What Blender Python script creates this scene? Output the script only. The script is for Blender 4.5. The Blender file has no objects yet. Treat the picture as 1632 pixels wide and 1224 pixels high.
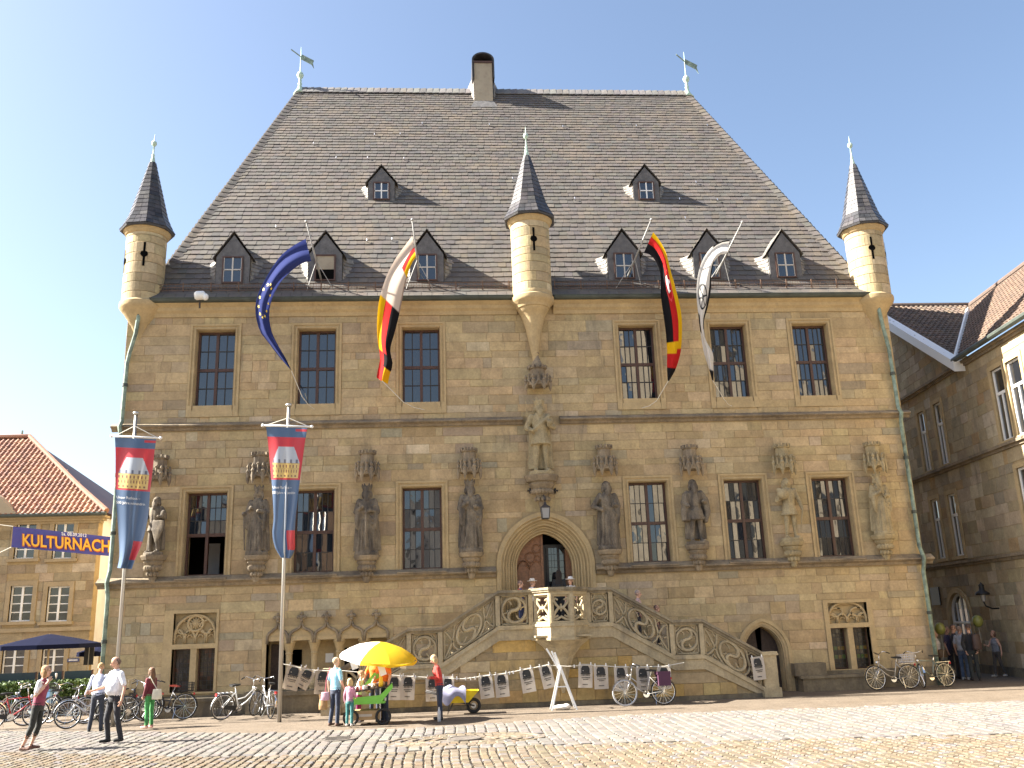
import bpy, math, random
import numpy as np
from mathutils import Vector, Matrix, Euler
R = math.radians
rnd = random.Random(7)
sc = bpy.context.scene
col = sc.collection

# ------------------------------------------------------------------ camera
CAM = np.array((-1.147, -28.689, 2.343)); FPX = 1432.09
YAW, PITCH, ROLL = 0.0769, 0.2593, -0.0350
_f = np.array((math.sin(YAW)*math.cos(PITCH), math.cos(YAW)*math.cos(PITCH), math.sin(PITCH)))
_r0 = np.array((math.cos(YAW), -math.sin(YAW), 0.0)); _u0 = np.cross(_r0, _f)
_r = _r0*math.cos(ROLL) + _u0*math.sin(ROLL); _u = -_r0*math.sin(ROLL) + _u0*math.cos(ROLL)
cam_data = bpy.data.cameras.new('camera'); cam = bpy.data.objects.new('camera', cam_data); col.objects.link(cam)
cam.matrix_world = Matrix(((_r[0], _u[0], -_f[0], CAM[0]), (_r[1], _u[1], -_f[1], CAM[1]), (_r[2], _u[2], -_f[2], CAM[2]), (0, 0, 0, 1)))
cam_data.sensor_width = 36; cam_data.lens = FPX*36/1632; cam_data.clip_end = 3000; cam_data.clip_start = 0.1
sc.camera = cam

# ------------------------------------------------------------------ light
SUN_EL, SUN_AZ = 39.0, -4.5          # light travels towards +x and a little towards the camera
Ldir = Vector((math.cos(R(SUN_EL))*math.cos(R(SUN_AZ)), math.cos(R(SUN_EL))*math.sin(R(SUN_AZ)), -math.sin(R(SUN_EL))))
world = bpy.data.worlds.new('World'); sc.world = world; world.use_nodes = True
wn = world.node_tree.nodes; wl = world.node_tree.links
sky = wn.new('ShaderNodeTexSky'); sky.sky_type = 'NISHITA'; sky.sun_disc = False
sky.sun_elevation = R(SUN_EL); sky.sun_rotation = math.atan2(-Ldir.x, -Ldir.y)
sky.altitude = 60; sky.air_density = 1.0; sky.dust_density = 2.0; sky.ozone_density = 0.45
wl.new(sky.outputs['Color'], wn['Background'].inputs['Color']); wn['Background'].inputs['Strength'].default_value = 0.051
sun_data = bpy.data.lights.new('sun', 'SUN'); sun = bpy.data.objects.new('sun', sun_data); col.objects.link(sun)
sun_data.energy = 5.0; sun_data.angle = R(0.55); sun_data.color = (1.0, 0.94, 0.84)
sun.rotation_euler = Ldir.to_track_quat('-Z', 'Y').to_euler(); sun.location = (-60, 10, 60)
sc.view_settings.view_transform = 'Standard'; sc.view_settings.look = 'None'; sc.view_settings.gamma = 1
sc.view_settings.exposure = 2.45; sc.view_settings.use_curve_mapping = False
sc.cycles.use_denoising = True
sc.cycles.max_bounces = 8; sc.cycles.diffuse_bounces = 4; sc.cycles.glossy_bounces = 3

# ------------------------------------------------------------------ pixel helpers (photo pixels, 1632 wide)
def ray(px, py): return _f + _r*(px-816)/FPX - _u*(py-612)/FPX
def at(px, py, Y=0.0):                # the point seen at a pixel on the vertical plane y = Y
    d = ray(px, py); return Vector(CAM + d*((Y-CAM[1])/d[1]))
def gnd(px, py, z=0.0):               # the point seen at a pixel on the level z
    d = ray(px, py); return Vector(CAM + d*((z-CAM[2])/d[2]))

# ------------------------------------------------------------------ mesh helpers
class MB:
    def __init__(s): s.v = []; s.f = []; s.m = []; s.t = []; s.tint = None; s.mi = 0
    def add(s, vs, fs):
        o = len(s.v); s.v += [tuple(p) for p in vs]; s.f += [tuple(i+o for i in f) for f in fs]; s.m += [s.mi]*len(fs)
        if s.tint is not None: s.t += [s.tint]*len(vs)
        return s
    def box(s, x0, x1, y0, y1, z0, z1):
        return s.add([(x0,y0,z0),(x1,y0,z0),(x1,y1,z0),(x0,y1,z0),(x0,y0,z1),(x1,y0,z1),(x1,y1,z1),(x0,y1,z1)],
                     [(0,3,2,1),(4,5,6,7),(0,1,5,4),(1,2,6,5),(2,3,7,6),(3,0,4,7)])
    def obox(s, c, sx, sy, sz, rot=None):     # centred box with rotation matrix
        M = rot if rot is not None else Matrix.Identity(3); c = Vector(c)
        vs = [c + M @ Vector((a*sx/2, b*sy/2, d*sz/2)) for d in (-1,1) for a, b in ((-1,-1),(1,-1),(1,1),(-1,1))]
        return s.add(vs, [(0,3,2,1),(4,5,6,7),(0,1,5,4),(1,2,6,5),(2,3,7,6),(3,0,4,7)])
    def prism(s, poly, y0, y1):               # polygon in x,z (counter clockwise seen from -y) extruded in y
        n = len(poly); vs = [(x,y0,z) for x,z in poly] + [(x,y1,z) for x,z in poly]
        fs = [tuple(range(n)), tuple(range(2*n-1, n-1, -1))] + [((i+1)%n, i, n+i, n+(i+1)%n) for i in range(n)]
        return s.add(vs, fs)
    def strip(s, A, B, y0, y1, closed=False): # band between polylines A and B in x,z, extruded in y
        n = len(A); vs = [(x,y0,z) for x,z in A] + [(x,y0,z) for x,z in B] + [(x,y1,z) for x,z in A] + [(x,y1,z) for x,z in B]
        fs = []
        for i in range(n if closed else n-1):
            j = (i+1) % n
            fs += [(i,j,n+j,n+i), (2*n+i,3*n+i,3*n+j,2*n+j), (i,2*n+i,2*n+j,j), (n+i,n+j,3*n+j,3*n+i)]
        if not closed: fs += [(0,n,3*n,2*n), (n-1,3*n-1,4*n-1,2*n-1)]
        return s.add(vs, fs)
    def tube(s, pts, r, n=8, cap=True, flat=None, closed=False):
        P = [Vector(p) for p in pts]; m = len(P); rr = r if isinstance(r, (list, tuple)) else [r]*m
        vs = []; prev = None
        for i, p in enumerate(P):
            if closed: d = P[(i+1) % m] - P[i-1]
            else: d = (P[min(i+1, m-1)] - P[max(i-1, 0)])
            d = d.normalized() if d.length > 1e-9 else Vector((0,0,1))
            if prev is None:
                a = Vector((0,1,0)) if abs(d.y) < 0.9 else Vector((1,0,0))
                a = (a - d*a.dot(d)).normalized()
            else:
                a = prev - d*prev.dot(d)
                a = a.normalized() if a.length > 1e-6 else prev
            prev = a; b = d.cross(a)
            fa = flat if flat else 1.0
            for k in range(n):
                t = 2*math.pi*k/n + math.pi/n
                vs.append(p + a*(math.cos(t)*rr[i]*fa) + b*(math.sin(t)*rr[i]))
        fs = []
        for i in range(m if closed else m-1):
            j = (i+1) % m
            fs += [(i*n+k, i*n+(k+1)%n, j*n+(k+1)%n, j*n+k) for k in range(n)]
        if cap and not closed: fs += [tuple(range(n-1,-1,-1)), tuple((m-1)*n+k for k in range(n))]
        return s.add(vs, fs)
    def lathe(s, prof, n=16, c=(0,0,0), a0=0, a1=2*math.pi, sx=1, sy=1, fold=None):
        full = abs(a1-a0-2*math.pi) < 1e-6; k = n if full else n+1; vs = []
        for q, (r_, z) in enumerate(prof):
            for i in range(k):
                t = a0 + (a1-a0)*i/n; rr = r_*(fold(t, z) if fold else 1)
                vs.append((c[0]+rr*sx*math.cos(t), c[1]+rr*sy*math.sin(t), c[2]+z))
        fs = []
        for q in range(len(prof)-1):
            for i in range(n):
                j = (i+1) % k; fs.append((q*k+i, q*k+j, (q+1)*k+j, (q+1)*k+i))
        if full:
            if prof[0][0] > 1e-6: fs.append(tuple(range(k-1,-1,-1)))
            if prof[-1][0] > 1e-6: fs.append(tuple((len(prof)-1)*k+i for i in range(k)))
        return s.add(vs, fs)
    def ell(s, c, rx, ry, rz, n=10, m=7, rot=None):
        vs = [(0,0,-1)]; 
        for j in range(1, m):
            p = -math.pi/2 + math.pi*j/m
            vs += [(math.cos(p)*math.cos(2*math.pi*i/n), math.cos(p)*math.sin(2*math.pi*i/n), math.sin(p)) for i in range(n)]
        vs.append((0,0,1)); M = rot if rot is not None else Matrix.Identity(3); c = Vector(c)
        vs = [c + M @ Vector((a*rx, b*ry, d*rz)) for a, b, d in vs]
        fs = [(0, 1+(i+1)%n, 1+i) for i in range(n)]
        for j in range(m-2):
            o = 1+j*n; fs += [(o+i, o+(i+1)%n, o+n+(i+1)%n, o+n+i) for i in range(n)]
        o = 1+(m-2)*n; fs += [(o+i, o+(i+1)%n, len(vs)-1) for i in range(n)]
        return s.add(vs, fs)
    def mesh(s, name, mats, smooth=False):
        me = bpy.data.meshes.new(name); me.from_pydata(s.v, [], s.f)
        for m in (mats if isinstance(mats, (list, tuple)) else [mats]): me.materials.append(m)
        if any(s.m): me.polygons.foreach_set('material_index', s.m)
        if s.t:
            a = me.color_attributes.new('tint', 'FLOAT_COLOR', 'POINT')
            a.data.foreach_set('color', [c for t in s.t for c in (t[0], t[1], t[2], 1.0)])
        if smooth: me.polygons.foreach_set('use_smooth', [True]*len(me.polygons))
        me.update(); return me
    def build(s, name, mats, parent=None, smooth=False, loc=None):
        return link(name, s.mesh(name, mats, smooth), parent, loc)
def link(name, data, parent=None, loc=None):
    o = bpy.data.objects.new(name, data); col.objects.link(o)
    if parent is not None: o.parent = parent
    if loc is not None: o.location = loc
    return o
def smooth_angle(o, deg=35):
    me = o.data
    try: me.set_sharp_from_angle(angle=R(deg))
    except Exception: pass
    me.polygons.foreach_set('use_smooth', [True]*len(me.polygons)); return o
def tag(o, label=None, cat=None, group=None, kind=None):
    if label: o['label'] = label
    if cat: o['category'] = cat
    if group: o['group'] = group
    if kind: o['kind'] = kind
    return o
def thing(name, label, cat, loc=(0,0,0), rz=0, group=None):
    o = link(name, None, None, loc); o.rotation_euler = (0,0,rz); o.empty_display_size = .2
    return tag(o, label, cat, group)
def copy_tree(o, parent=None):
    c = o.copy(); col.objects.link(c); c.parent = parent
    for ch in list(o.children): copy_tree(ch, c)
    return c
def lerp(a, b, t): return a + (b-a)*t

# ------------------------------------------------------------------ materials
def new_mat(name):
    m = bpy.data.materials.new(name); m.use_nodes = True
    nt = m.node_tree; return m, nt, nt.nodes, nt.links, nt.nodes['Principled BSDF']
def N(nt, typ, **kw):
    n = nt.nodes.new(typ)
    for k, v in kw.items():
        if k in n.inputs: n.inputs[k].default_value = v
        else: setattr(n, k, v)
    return n
def mixc(nt, typ, fac, a, b):
    n = nt.nodes.new('ShaderNodeMix'); n.data_type = 'RGBA'; n.blend_type = typ
    for i, v in ((0, fac), (6, a), (7, b)):
        if hasattr(v, 'is_output'): nt.links.new(v, n.inputs[i])
        elif isinstance(v, (int, float)): n.inputs[i].default_value = v if i == 0 else (v, v, v, 1)
        else: n.inputs[i].default_value = (*v, 1)
    return n.outputs[2]
def ramp(nt, src, a, b, ca=(0,0,0), cb=(1,1,1)):
    n = nt.nodes.new('ShaderNodeValToRGB'); e = n.color_ramp.elements
    e[0].position = a; e[1].position = b; e[0].color = (*ca, 1); e[1].color = (*cb, 1)
    nt.links.new(src, n.inputs[0]); return n.outputs[0]
def plain(name, c, rough=.6, metal=0, var=.0, scale=8, spec=.5, bump=0, sheen=0, src='Object', dirt=None, dirt_scale=1.5, translucent=0):
    m, nt, n, l, b = new_mat(name)
    b.inputs['Roughness'].default_value = rough; b.inputs['Metallic'].default_value = metal
    b.inputs['Specular IOR Level'].default_value = spec
    out = None
    tc = N(nt, 'ShaderNodeTexCoord')
    if var or bump:
        nz = N(nt, 'ShaderNodeTexNoise', Scale=scale, Detail=6.0, Roughness=.6); l.new(tc.outputs[src], nz.inputs['Vector'])
        lo = tuple(max(0, v*(1-var)) for v in c); hi = tuple(min(1, v*(1+var)) for v in c)
        out = ramp(nt, nz.outputs[0], .32, .68, lo, hi)
        if bump:
            bp = N(nt, 'ShaderNodeBump', Strength=bump, Distance=.02); l.new(nz.outputs[0], bp.inputs['Height']); l.new(bp.outputs[0], b.inputs['Normal'])
    if dirt:
        n2 = N(nt, 'ShaderNodeTexNoise', Scale=dirt_scale, Detail=8.0, Roughness=.65); l.new(tc.outputs[src], n2.inputs['Vector'])
        out = mixc(nt, 'MIX', ramp(nt, n2.outputs[0], .5, .68), out if out else c, dirt)
    if out: l.new(out, b.inputs['Base Color'])
    else: b.inputs['Base Color'].default_value = (*c, 1)
    if sheen: b.inputs['Sheen Weight'].default_value = sheen
    if translucent:
        tr = N(nt, 'ShaderNodeBsdfTranslucent'); mx = N(nt, 'ShaderNodeMixShader'); mx.inputs[0].default_value = translucent
        if out: l.new(out, tr.inputs['Color'])
        else: tr.inputs['Color'].default_value = (*c, 1)
        l.new(b.outputs[0], mx.inputs[1]); l.new(tr.outputs[0], mx.inputs[2]); l.new(mx.outputs[0], n['Material Output'].inputs[0])
    return m
def stone(name, src, base=(.4,.31,.17), stain=(.13,.11,.08), stain_at=(.56,.72), var=.22, rough=.85, scale=1.0, bump=.35, streak=True):
    # src: 'attr' reads the per-piece colour attribute, 'obj' the object colour, 'base' the given colour
    m, nt, n, l, b = new_mat(name); b.inputs['Roughness'].default_value = rough; b.inputs['Specular IOR Level'].default_value = .25
    tc = N(nt, 'ShaderNodeTexCoord'); geo = N(nt, 'ShaderNodeNewGeometry')
    if src == 'attr': a = N(nt, 'ShaderNodeAttribute', attribute_name='tint').outputs['Color']
    elif src == 'obj': a = N(nt, 'ShaderNodeObjectInfo').outputs['Color']
    else: a = N(nt, 'ShaderNodeRGB'); a.outputs[0].default_value = (*base, 1); a = a.outputs[0]
    P = geo.outputs['Position']
    n1 = N(nt, 'ShaderNodeTexNoise', Scale=2.2*scale, Detail=8.0, Roughness=.65); l.new(P, n1.inputs['Vector'])
    n2 = N(nt, 'ShaderNodeTexNoise', Scale=14*scale, Detail=6.0, Roughness=.7); l.new(P, n2.inputs['Vector'])
    c = mixc(nt, 'MULTIPLY', 1.0, a, ramp(nt, n1.outputs[0], .3, .7, (1-var,)*3, (1+var*.8,)*3))
    c = mixc(nt, 'MULTIPLY', 1.0, c, ramp(nt, n2.outputs[0], .3, .7, (1-var*.8,)*3, (1+var*.6,)*3))
    mp = N(nt, 'ShaderNodeMapping'); l.new(P, mp.inputs['Vector'])
    mp.inputs['Scale'].default_value = (1.6, 1.6, .35) if streak else (1, 1, 1)
    n3 = N(nt, 'ShaderNodeTexNoise', Scale=.9*scale, Detail=9.0, Roughness=.72); l.new(mp.outputs[0], n3.inputs['Vector'])
    c = mixc(nt, 'MIX', ramp(nt, n3.outputs[0], stain_at[0], stain_at[1], (0,0,0), (.75,.75,.75)), c, stain)
    l.new(c, b.inputs['Base Color'])
    bp = N(nt, 'ShaderNodeBump', Strength=bump, Distance=.015); l.new(n2.outputs[0], bp.inputs['Height']); l.new(bp.outputs[0], b.inputs['Normal'])
    return m
def glass_mat(name, c=(.012,.014,.018), spec=.9, rough=.015, wav=.0):
    m, nt, n, l, b = new_mat(name); b.inputs['Base Color'].default_value = (*c, 1); b.inputs['Roughness'].default_value = rough
    b.inputs['Specular IOR Level'].default_value = spec
    if wav: b.inputs['Coat Weight'].default_value = 1.0; b.inputs['Coat Roughness'].default_value = .02
    if wav:
        tc = N(nt, 'ShaderNodeNewGeometry'); nz = N(nt, 'ShaderNodeTexNoise', Scale=3.0, Detail=1.0); l.new(tc.outputs['Position'], nz.inputs['Vector'])
        bp = N(nt, 'ShaderNodeBump', Strength=wav, Distance=.05); l.new(nz.outputs[0], bp.inputs['Height']); l.new(bp.outputs[0], b.inputs['Normal'])
    return m
M = {}
M['stone_obj'] = stone('sandstone_block', 'obj'); M['stone_attr'] = stone('sandstone_masonry', 'attr')
M['dressed'] = stone('dressed_sandstone', 'base', (.44,.335,.185), var=.16, stain_at=(.6,.8))
M['weathered'] = stone('weathered_sandstone', 'base', (.27,.215,.145), (.09,.075,.065), (.46,.66), var=.3)
M['statue'] = stone('statue_sandstone', 'base', (.2,.165,.12), (.04,.036,.036), (.45,.6), var=.35, scale=1.6)
M['statue_light'] = stone('cleaned_statue_sandstone', 'base', (.33,.27,.16), (.1,.09,.075), (.55,.75), var=.3, scale=1.6)
M['mortar'] = stone('mortar', 'base', (.36,.275,.155), (.2,.15,.1), (.6,.8), var=.2)
M['stair_stone'] = stone('stair_sandstone', 'base', (.40,.33,.21), (.12,.1,.08), (.52,.72), var=.25)
M['plinth'] = stone('damp_plinth_stone', 'base', (.2,.165,.11), (.06,.055,.05), (.45,.65), var=.3)
M['wood'] = plain('brown_window_wood', (.075,.035,.022), .5, var=.3, scale=20)
M['door_wood'] = plain('carved_door_oak', (.22,.105,.05), .55, var=.3, scale=14, bump=.2)
M['dark_wood'] = plain('dark_plank_wood', (.045,.028,.02), .7, var=.35, scale=16, bump=.2)
M['pane'] = glass_mat('window_pane', wav=.06)
M['lead'] = plain('dark_glazing_bar', (.03,.028,.027), .6)
M['leaded'] = glass_mat('coloured_leaded_glass', (.035,.028,.018), .5, .12)
M['dark'] = plain('dark_interior', (.012,.011,.01), .95, spec=.1)
M['void'] = plain('painted_recess_shade', (.006,.006,.006), 1, spec=0)  # near black colour puts the shade of a recess on flat plates
M['copper'] = plain('green_copper', (.2,.27,.22), .6, var=.35, scale=6, dirt=(.07,.09,.07), dirt_scale=2.5)
M['copper_pale'] = plain('pale_verdigris', (.42,.56,.47), .6, var=.2, scale=9)
M['gutter'] = plain('dark_gutter_metal', (.05,.06,.05), .55, var=.3, scale=3)
M['iron'] = plain('wrought_iron', (.035,.03,.028), .6, var=.3, scale=12)
M['rust'] = plain('rusty_guard_rail', (.14,.08,.05), .75, var=.3, scale=12)
M['white_paint'] = plain('white_paint', (.78,.78,.76), .45)
M['steel'] = plain('brushed_steel', (.55,.55,.55), .32, 1.0)
M['chrome'] = plain('chrome', (.7,.7,.7), .18, 1.0)
M['black'] = plain('black_plastic', (.015,.015,.016), .5)
M['rubber'] = plain('tyre_rubber', (.02,.02,.02), .85)
M['plaster'] = plain('white_plaster', (.74,.74,.75), .9, var=.06, scale=2)
M['chim'] = plain('chimney_render', (.36,.31,.23), .9, var=.14, scale=3, bump=.2, dirt=(.24,.2,.15))
# ================================================================== masonry
PAL = [((0.446,0.339,0.193),8), ((0.427,0.325,0.182),7), ((0.465,0.359,0.209),5), ((0.399,0.315,0.198),3), ((0.356,0.301,0.209),1.3), ((0.399,0.301,0.166),3), ((0.494,0.398,0.262),.9), ((0.351,0.276,0.182),.8)]
def pick(pal):
    c = rnd.choices([p[0] for p in pal], [p[1] for p in pal])[0]; k = rnd.uniform(.9, 1.1)
    return tuple(v*k*rnd.uniform(.97,1.03) for v in c)
def masonry(u0, u1, z0, z1, blocks, hr=(.17,.46), wr=(.36,1.4), fixed=(), pal=PAL, minw=.12):
    zs = sorted(set([z0, z1] + [z for z in fixed if z0+.1 < z < z1-.1])); rows = []
    k = 0
    while k < len(zs)-1:                       # merge boundaries that are too close
        if zs[k+1]-zs[k] < .09 and len(zs) > 2: zs.pop(k+1 if k+1 < len(zs)-1 else k)
        else: k += 1
    for a, b in zip(zs[:-1], zs[1:]):
        n = max(1, round((b-a)/rnd.uniform(*[.5*(hr[0]+hr[1])*q for q in (.85,1.1)]))); w = [rnd.uniform(*hr) for _ in range(n)]; s = sum(w)
        z = a
        for q in w: rows.append((z, z+q*(b-a)/s)); z += q*(b-a)/s
    out = []
    for za, zb in rows:
        iv = [(u0, u1)]
        for (a, b, c, d) in blocks:
            if d <= za+.015 or c >= zb-.015: continue
            nv = []
            for p, q in iv:
                if b <= p or a >= q: nv.append((p, q)); continue
                if a-p > minw: nv.append((p, a))
                if q-b > minw: nv.append((b, q))
            iv = nv
        for p, q in iv:
            u = p
            while u < q-1e-6:
                w = rnd.uniform(*wr)*(1 if zb-za > .26 else .8)
                if rnd.random() < .18: w *= .55
                if q-u-w < .22: w = q-u
                if w > 1.6*wr[1]: w *= .5
                out.append((u, u+w, za, zb, pick(pal), rnd.uniform(.006,.02))); u += w
    return out
def piece(mb, s, T, gap=.0045, ch=.009):
    u0, u1, z0, z1, c, d = s; u0 += gap; u1 -= gap; z0 += gap; z1 -= gap
    e = lambda: rnd.uniform(-.004,.004)
    o = [(u0+e(),z0+e()),(u1+e(),z0+e()),(u1+e(),z1+e()),(u0+e(),z1+e())]; i = [(u0+ch,z0+ch),(u1-ch,z0+ch),(u1-ch,z1-ch),(u0+ch,z1-ch)]
    vs = [T(a, -.01, b) for a, b in o] + [T(a, d*.55, b) for a, b in o] + [T(a, d+e(), b) for a, b in i]
    mb.tint = c
    mb.add(vs, [(k,(k+1)%4,4+(k+1)%4,4+k) for k in range(4)] + [(4+k,4+(k+1)%4,8+(k+1)%4,8+k) for k in range(4)] + [(8,9,10,11)])
def lay(stones, T, parent, name='stone', most=300, score=None, mat='stone', ch=.009, rest='joined_stones'):
    st = sorted(stones, key=score or (lambda s: -(s[1]-s[0])*(s[3]-s[2])))
    for s in st[:most]:
        mb = MB(); piece(mb, s, T, ch=ch); mb.t = []
        o = mb.build(name, M[mat+'_obj'], parent); o.color = (*s[4], 1)
    if len(st) > most:
        mb = MB()
        for s in st[most:]: piece(mb, s, T, ch=ch)
        tag(mb.build(rest, M[mat+'_attr'], parent), kind='stuff')
def arch(cx, zs, a, h, n=10, z0=None):
    # pointed arch polyline from the left foot over the apex to the right foot
    Rr = (a*a+h*h)/(2*a); ang = math.atan2(h, Rr-a)
    if Rr < a: ang = math.pi - math.atan2(h, a-Rr)
    L = [(cx-a+Rr-Rr*math.cos(ang*i/n), zs+Rr*math.sin(ang*i/n)) for i in range(n+1)]
    pts = L + [(2*cx-x, z) for x, z in reversed(L[:-1])]
    if z0 is not None: pts = [(cx-a, z0)] + pts + [(cx+a, z0)]
    return pts
def arch_blocks(cx, zs, a, h, z0, n=7):
    b = [(cx-a, cx+a, z0, zs)]; pts = arch(cx, zs, a, h, 24)
    for i in range(n):
        za, zb = zs+h*i/n, zs+h*(i+1)/n
        xs = [x for x, z in pts if z >= za-1e-6 and x <= cx]
        b.append((min(xs), 2*cx-min(xs), za, zb))
    return b

# ================================================================== town hall: body
XL, XR, XC, ZE = -11.484, 14.27, 1.93, 12.9
Z1, Z2 = 8.71, 3.892
hall = thing('town_hall', 'large sandstone town hall with steep grey slate hipped roof, three turrets and double staircase front', 'town hall', (1.4, 8, 0))
hall_off = Vector((1.4, 8, 0))
class HB(MB):                               # meshes of the hall are written in world coordinates
    def build(s, name, mats, parent=None, smooth=False):
        s.v = [(x-1.4, y-8, z) for x, y, z in s.v]; return MB.build(s, name, mats, parent or hall, smooth)
def sub(parent, name, mats, mb, smooth=False):   # a sub-part whose parent sits at the hall's origin
    mb.v = [(x-1.4, y-8, z) for x, y, z in mb.v]; return MB.build(mb, name, mats, parent, smooth)

UX = [-9.236,-5.965,-2.546,4.752,7.917,10.807]; LX = [-9.266,-5.941,-2.562,4.740,7.897,10.844]
WU, WL_, UT, UB, LT, LB = 1.233, 1.247, 11.966, 9.409, 6.617, 4.039
holes = [(x, x+WU, UB, UT) for x in UX] + [(x, x+WL_, LB, LT) for x in LX]
PA, PS, PH = 1.5, 4.0, 1.68                 # portal half width, spring level, rise
holes.append((XC-PA, XC+PA, 2.1, PS+PH))
sd = [at(1190,1010), at(1241,1010)]; SDX = at(1214,1000).x; SDA, SDS, SDH, SDT = .62, 1.12, .8, 1.92
def zat(px, py): return at(px, py).z
SDT = zat(1212, 998); SDS = SDT-.82; SDH = .82
holes.append((SDX-SDA, SDX+SDA, 0.0, SDT))
TWL = (at(273,1060).x, at(342,1060).x, zat(305,1103), zat(305,1034))   # left twin window
TWR = (at(1326,1030).x, at(1389,1030).x, zat(1357,1066), zat(1357,1000))
TP = [(at(262,1000).x, at(349,1000).x, zat(305,1106), zat(305,972)), (at(1315,1000).x, at(1393,1000).x, zat(1357,1070), zat(1357,955))]
holes += [(*TWL[:3], TP[0][3]-.1), (*TWR[:3], TP[1][3]-.1)]
ARC = (at(424,1050).x, at(620,1050).x, .62, zat(520,1019))             # recess behind the five bay arcade
holes.append(ARC)
# wall core cut around the openings
xs = sorted({XL, XR} | {h[0] for h in holes} | {h[1] for h in holes}); zs = sorted({0.0, ZE} | {h[2] for h in holes} | {h[3] for h in holes})
mb = HB()
for za, zb in zip(zs[:-1], zs[1:]):
    run = None
    for xa, xb in zip(xs[:-1], xs[1:]):
        inside = any(h[0]-1e-6 <= xa and xb <= h[1]+1e-6 and h[2]-1e-6 <= za and zb <= h[3]+1e-6 for h in holes)
        if inside:
            if run is not None: mb.box(run, xa, 0, .7, za, zb); run = None
        elif run is None: run = xa
    if run is not None: mb.box(run, XR, 0, .7, za, zb)
def spandrel(m, cx, zs_, a, h, top, y0, y1, n=10):
    A = arch(cx, zs_, a, h, n); m.strip(A, [(x, top) for x, z in A], y0, y1)
spandrel(mb, XC, PS, PA, PH, PS+PH, .0, .7, 12); spandrel(mb, SDX, SDS, SDA, SDH, SDT, 0, .7)
mb.build('front_wall', M['mortar'])
HB().box(XL, XL+.7, .7, 16.3, 0, ZE).build('side_wall', M['dressed']); HB().box(XR-.7, XR, .7, 16.3, 0, ZE).build('side_wall', M['dressed'])
HB().box(XL, XR, 16.3, 17, 0, ZE).build('rear_wall', M['dressed'])
HB().box(XL+.7, XR-.7, 3.2, 3.3, 0, ZE).build('inner_wall', M['dark'])
HB().box(XL+.7, XR-.7, .7, 3.2, 8.3, 8.6).build('upper_floor', M['dark'])

# facade blocks
frame_w = .2
blk = [(h[0]-frame_w, h[1]+frame_w, h[2]-(.38 if h[2] > 8 else .1), h[3]+frame_w) for h in holes[:12]]
blk += arch_blocks(XC, PS, PA+.06, PH+.06, 2.0, 12) + arch_blocks(SDX, SDS, SDA+.24, SDH+.24, 0, 7)
blk += TP + [(ARC[0]-.12, ARC[1]+.12, 0, ARC[3]+.42)]
blk += [(XL, XR, Z1-.16, Z1+.14), (XL, XR, Z2-.2, Z2+.16), (XL, XR, ZE-.5, ZE)]
fx = [b[2] for b in blk[:12]] + [b[3] for b in blk[:12]] + [Z1-.16, Z1+.14, Z2-.2, Z2+.16, ZE-.5]
fx2 = sorted({round(v, 2) for v in fx})
stones = masonry(XL, XR, .55, ZE-.5, blk, fixed=fx2)
FT = lambda u, d, z: (u-1.4, -d-8, z)
lay(stones, FT, hall, score=lambda s: -(s[1]-s[0])*(s[3]-s[2])*(1.25-.02*s[2]), rest='facade_masonry')
# plinth with bench ledge
mb = HB()
for a, b in ((XL-.06, ARC[0]-.5), (ARC[1]+.3, SDX-SDA-.25), (SDX+SDA+.25, XR+.06)): mb.box(a, b, -.1, .02, 0, .5); mb.prism([(a,.5),(b,.5),(b,.56),(a,.56)], -.1, .02)
mb.build('plinth', M['plinth'])
bench = HB(); bench.box(at(1270,1090).x, at(1395,1090).x, -.55, -.02, .0, .38); bench.box(at(1266,1090).x, at(1398,1090).x, -.6, .0, .38, .46); bench.box(at(1262,1090).x, at(1312,1090).x, -.4,-.03,.46,.82); bench.build('stone_bench', M['plinth'])
bench = HB(); bench.box(ARC[0]-.45, ARC[1]+.15, -.5, .0, 0, .5); bench.box(ARC[0]-.5, ARC[1]+.2, -.56, .02, .5, .62); bench.build('stone_bench', M['plinth'])
bench = HB(); bench.box(at(240,1120).x, at(352,1120).x, -.5, -.02, 0, .42); bench.box(at(236,1120).x, at(356,1120).x, -.56, 0, .42, .52); bench.build('stone_bench', M['plinth'])

# string courses and cornice: swept profile
def course(name, x0, x1, prof, mat):
    m = HB(); n = len(prof)
    m.add([(x0, -d, z) for d, z in prof] + [(x1, -d, z) for d, z in prof], [(i, n+i, n+(i+1)%n, (i+1)%n) for i in range(n)] + [tuple(range(n)), tuple(range(2*n-1,n-1,-1))])
    return m.build(name, mat)
p1 = [(-.02,Z1-.12),(.06,Z1-.12),(.1,Z1-.05),(.22,Z1),(.22,Z1+.03),(.03,Z1+.14),(-.02,Z1+.14)]
course('string_course', XL-.2, at(833,672).x, p1, M['weathered']); course('string_course', at(892,670).x, XR+.2, p1, M['weathered'])
p2 = [(-.02,Z2-.16),(.08,Z2-.16),(.12,Z2-.08),(.26,Z2-.02),(.26,Z2+.02),(.04,Z2+.16),(-.02,Z2+.16)]
course('string_course', XL-.24, XC-PA-.08, p2, M['weathered']); course('string_course', XC+PA+.08, XR+.24, p2, M['weathered'])
p3 = [(-.02,ZE-.5),(.05,ZE-.5),(.08,ZE-.38),(.16,ZE-.3),(.18,ZE-.2),(.3,ZE-.1),(.34,ZE-.02),(-.02,ZE-.02)]
course('cornice', XL, XC-.62, p3, M['dressed']); course('cornice', XC+.62, XR, p3, M['dressed'])

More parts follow.
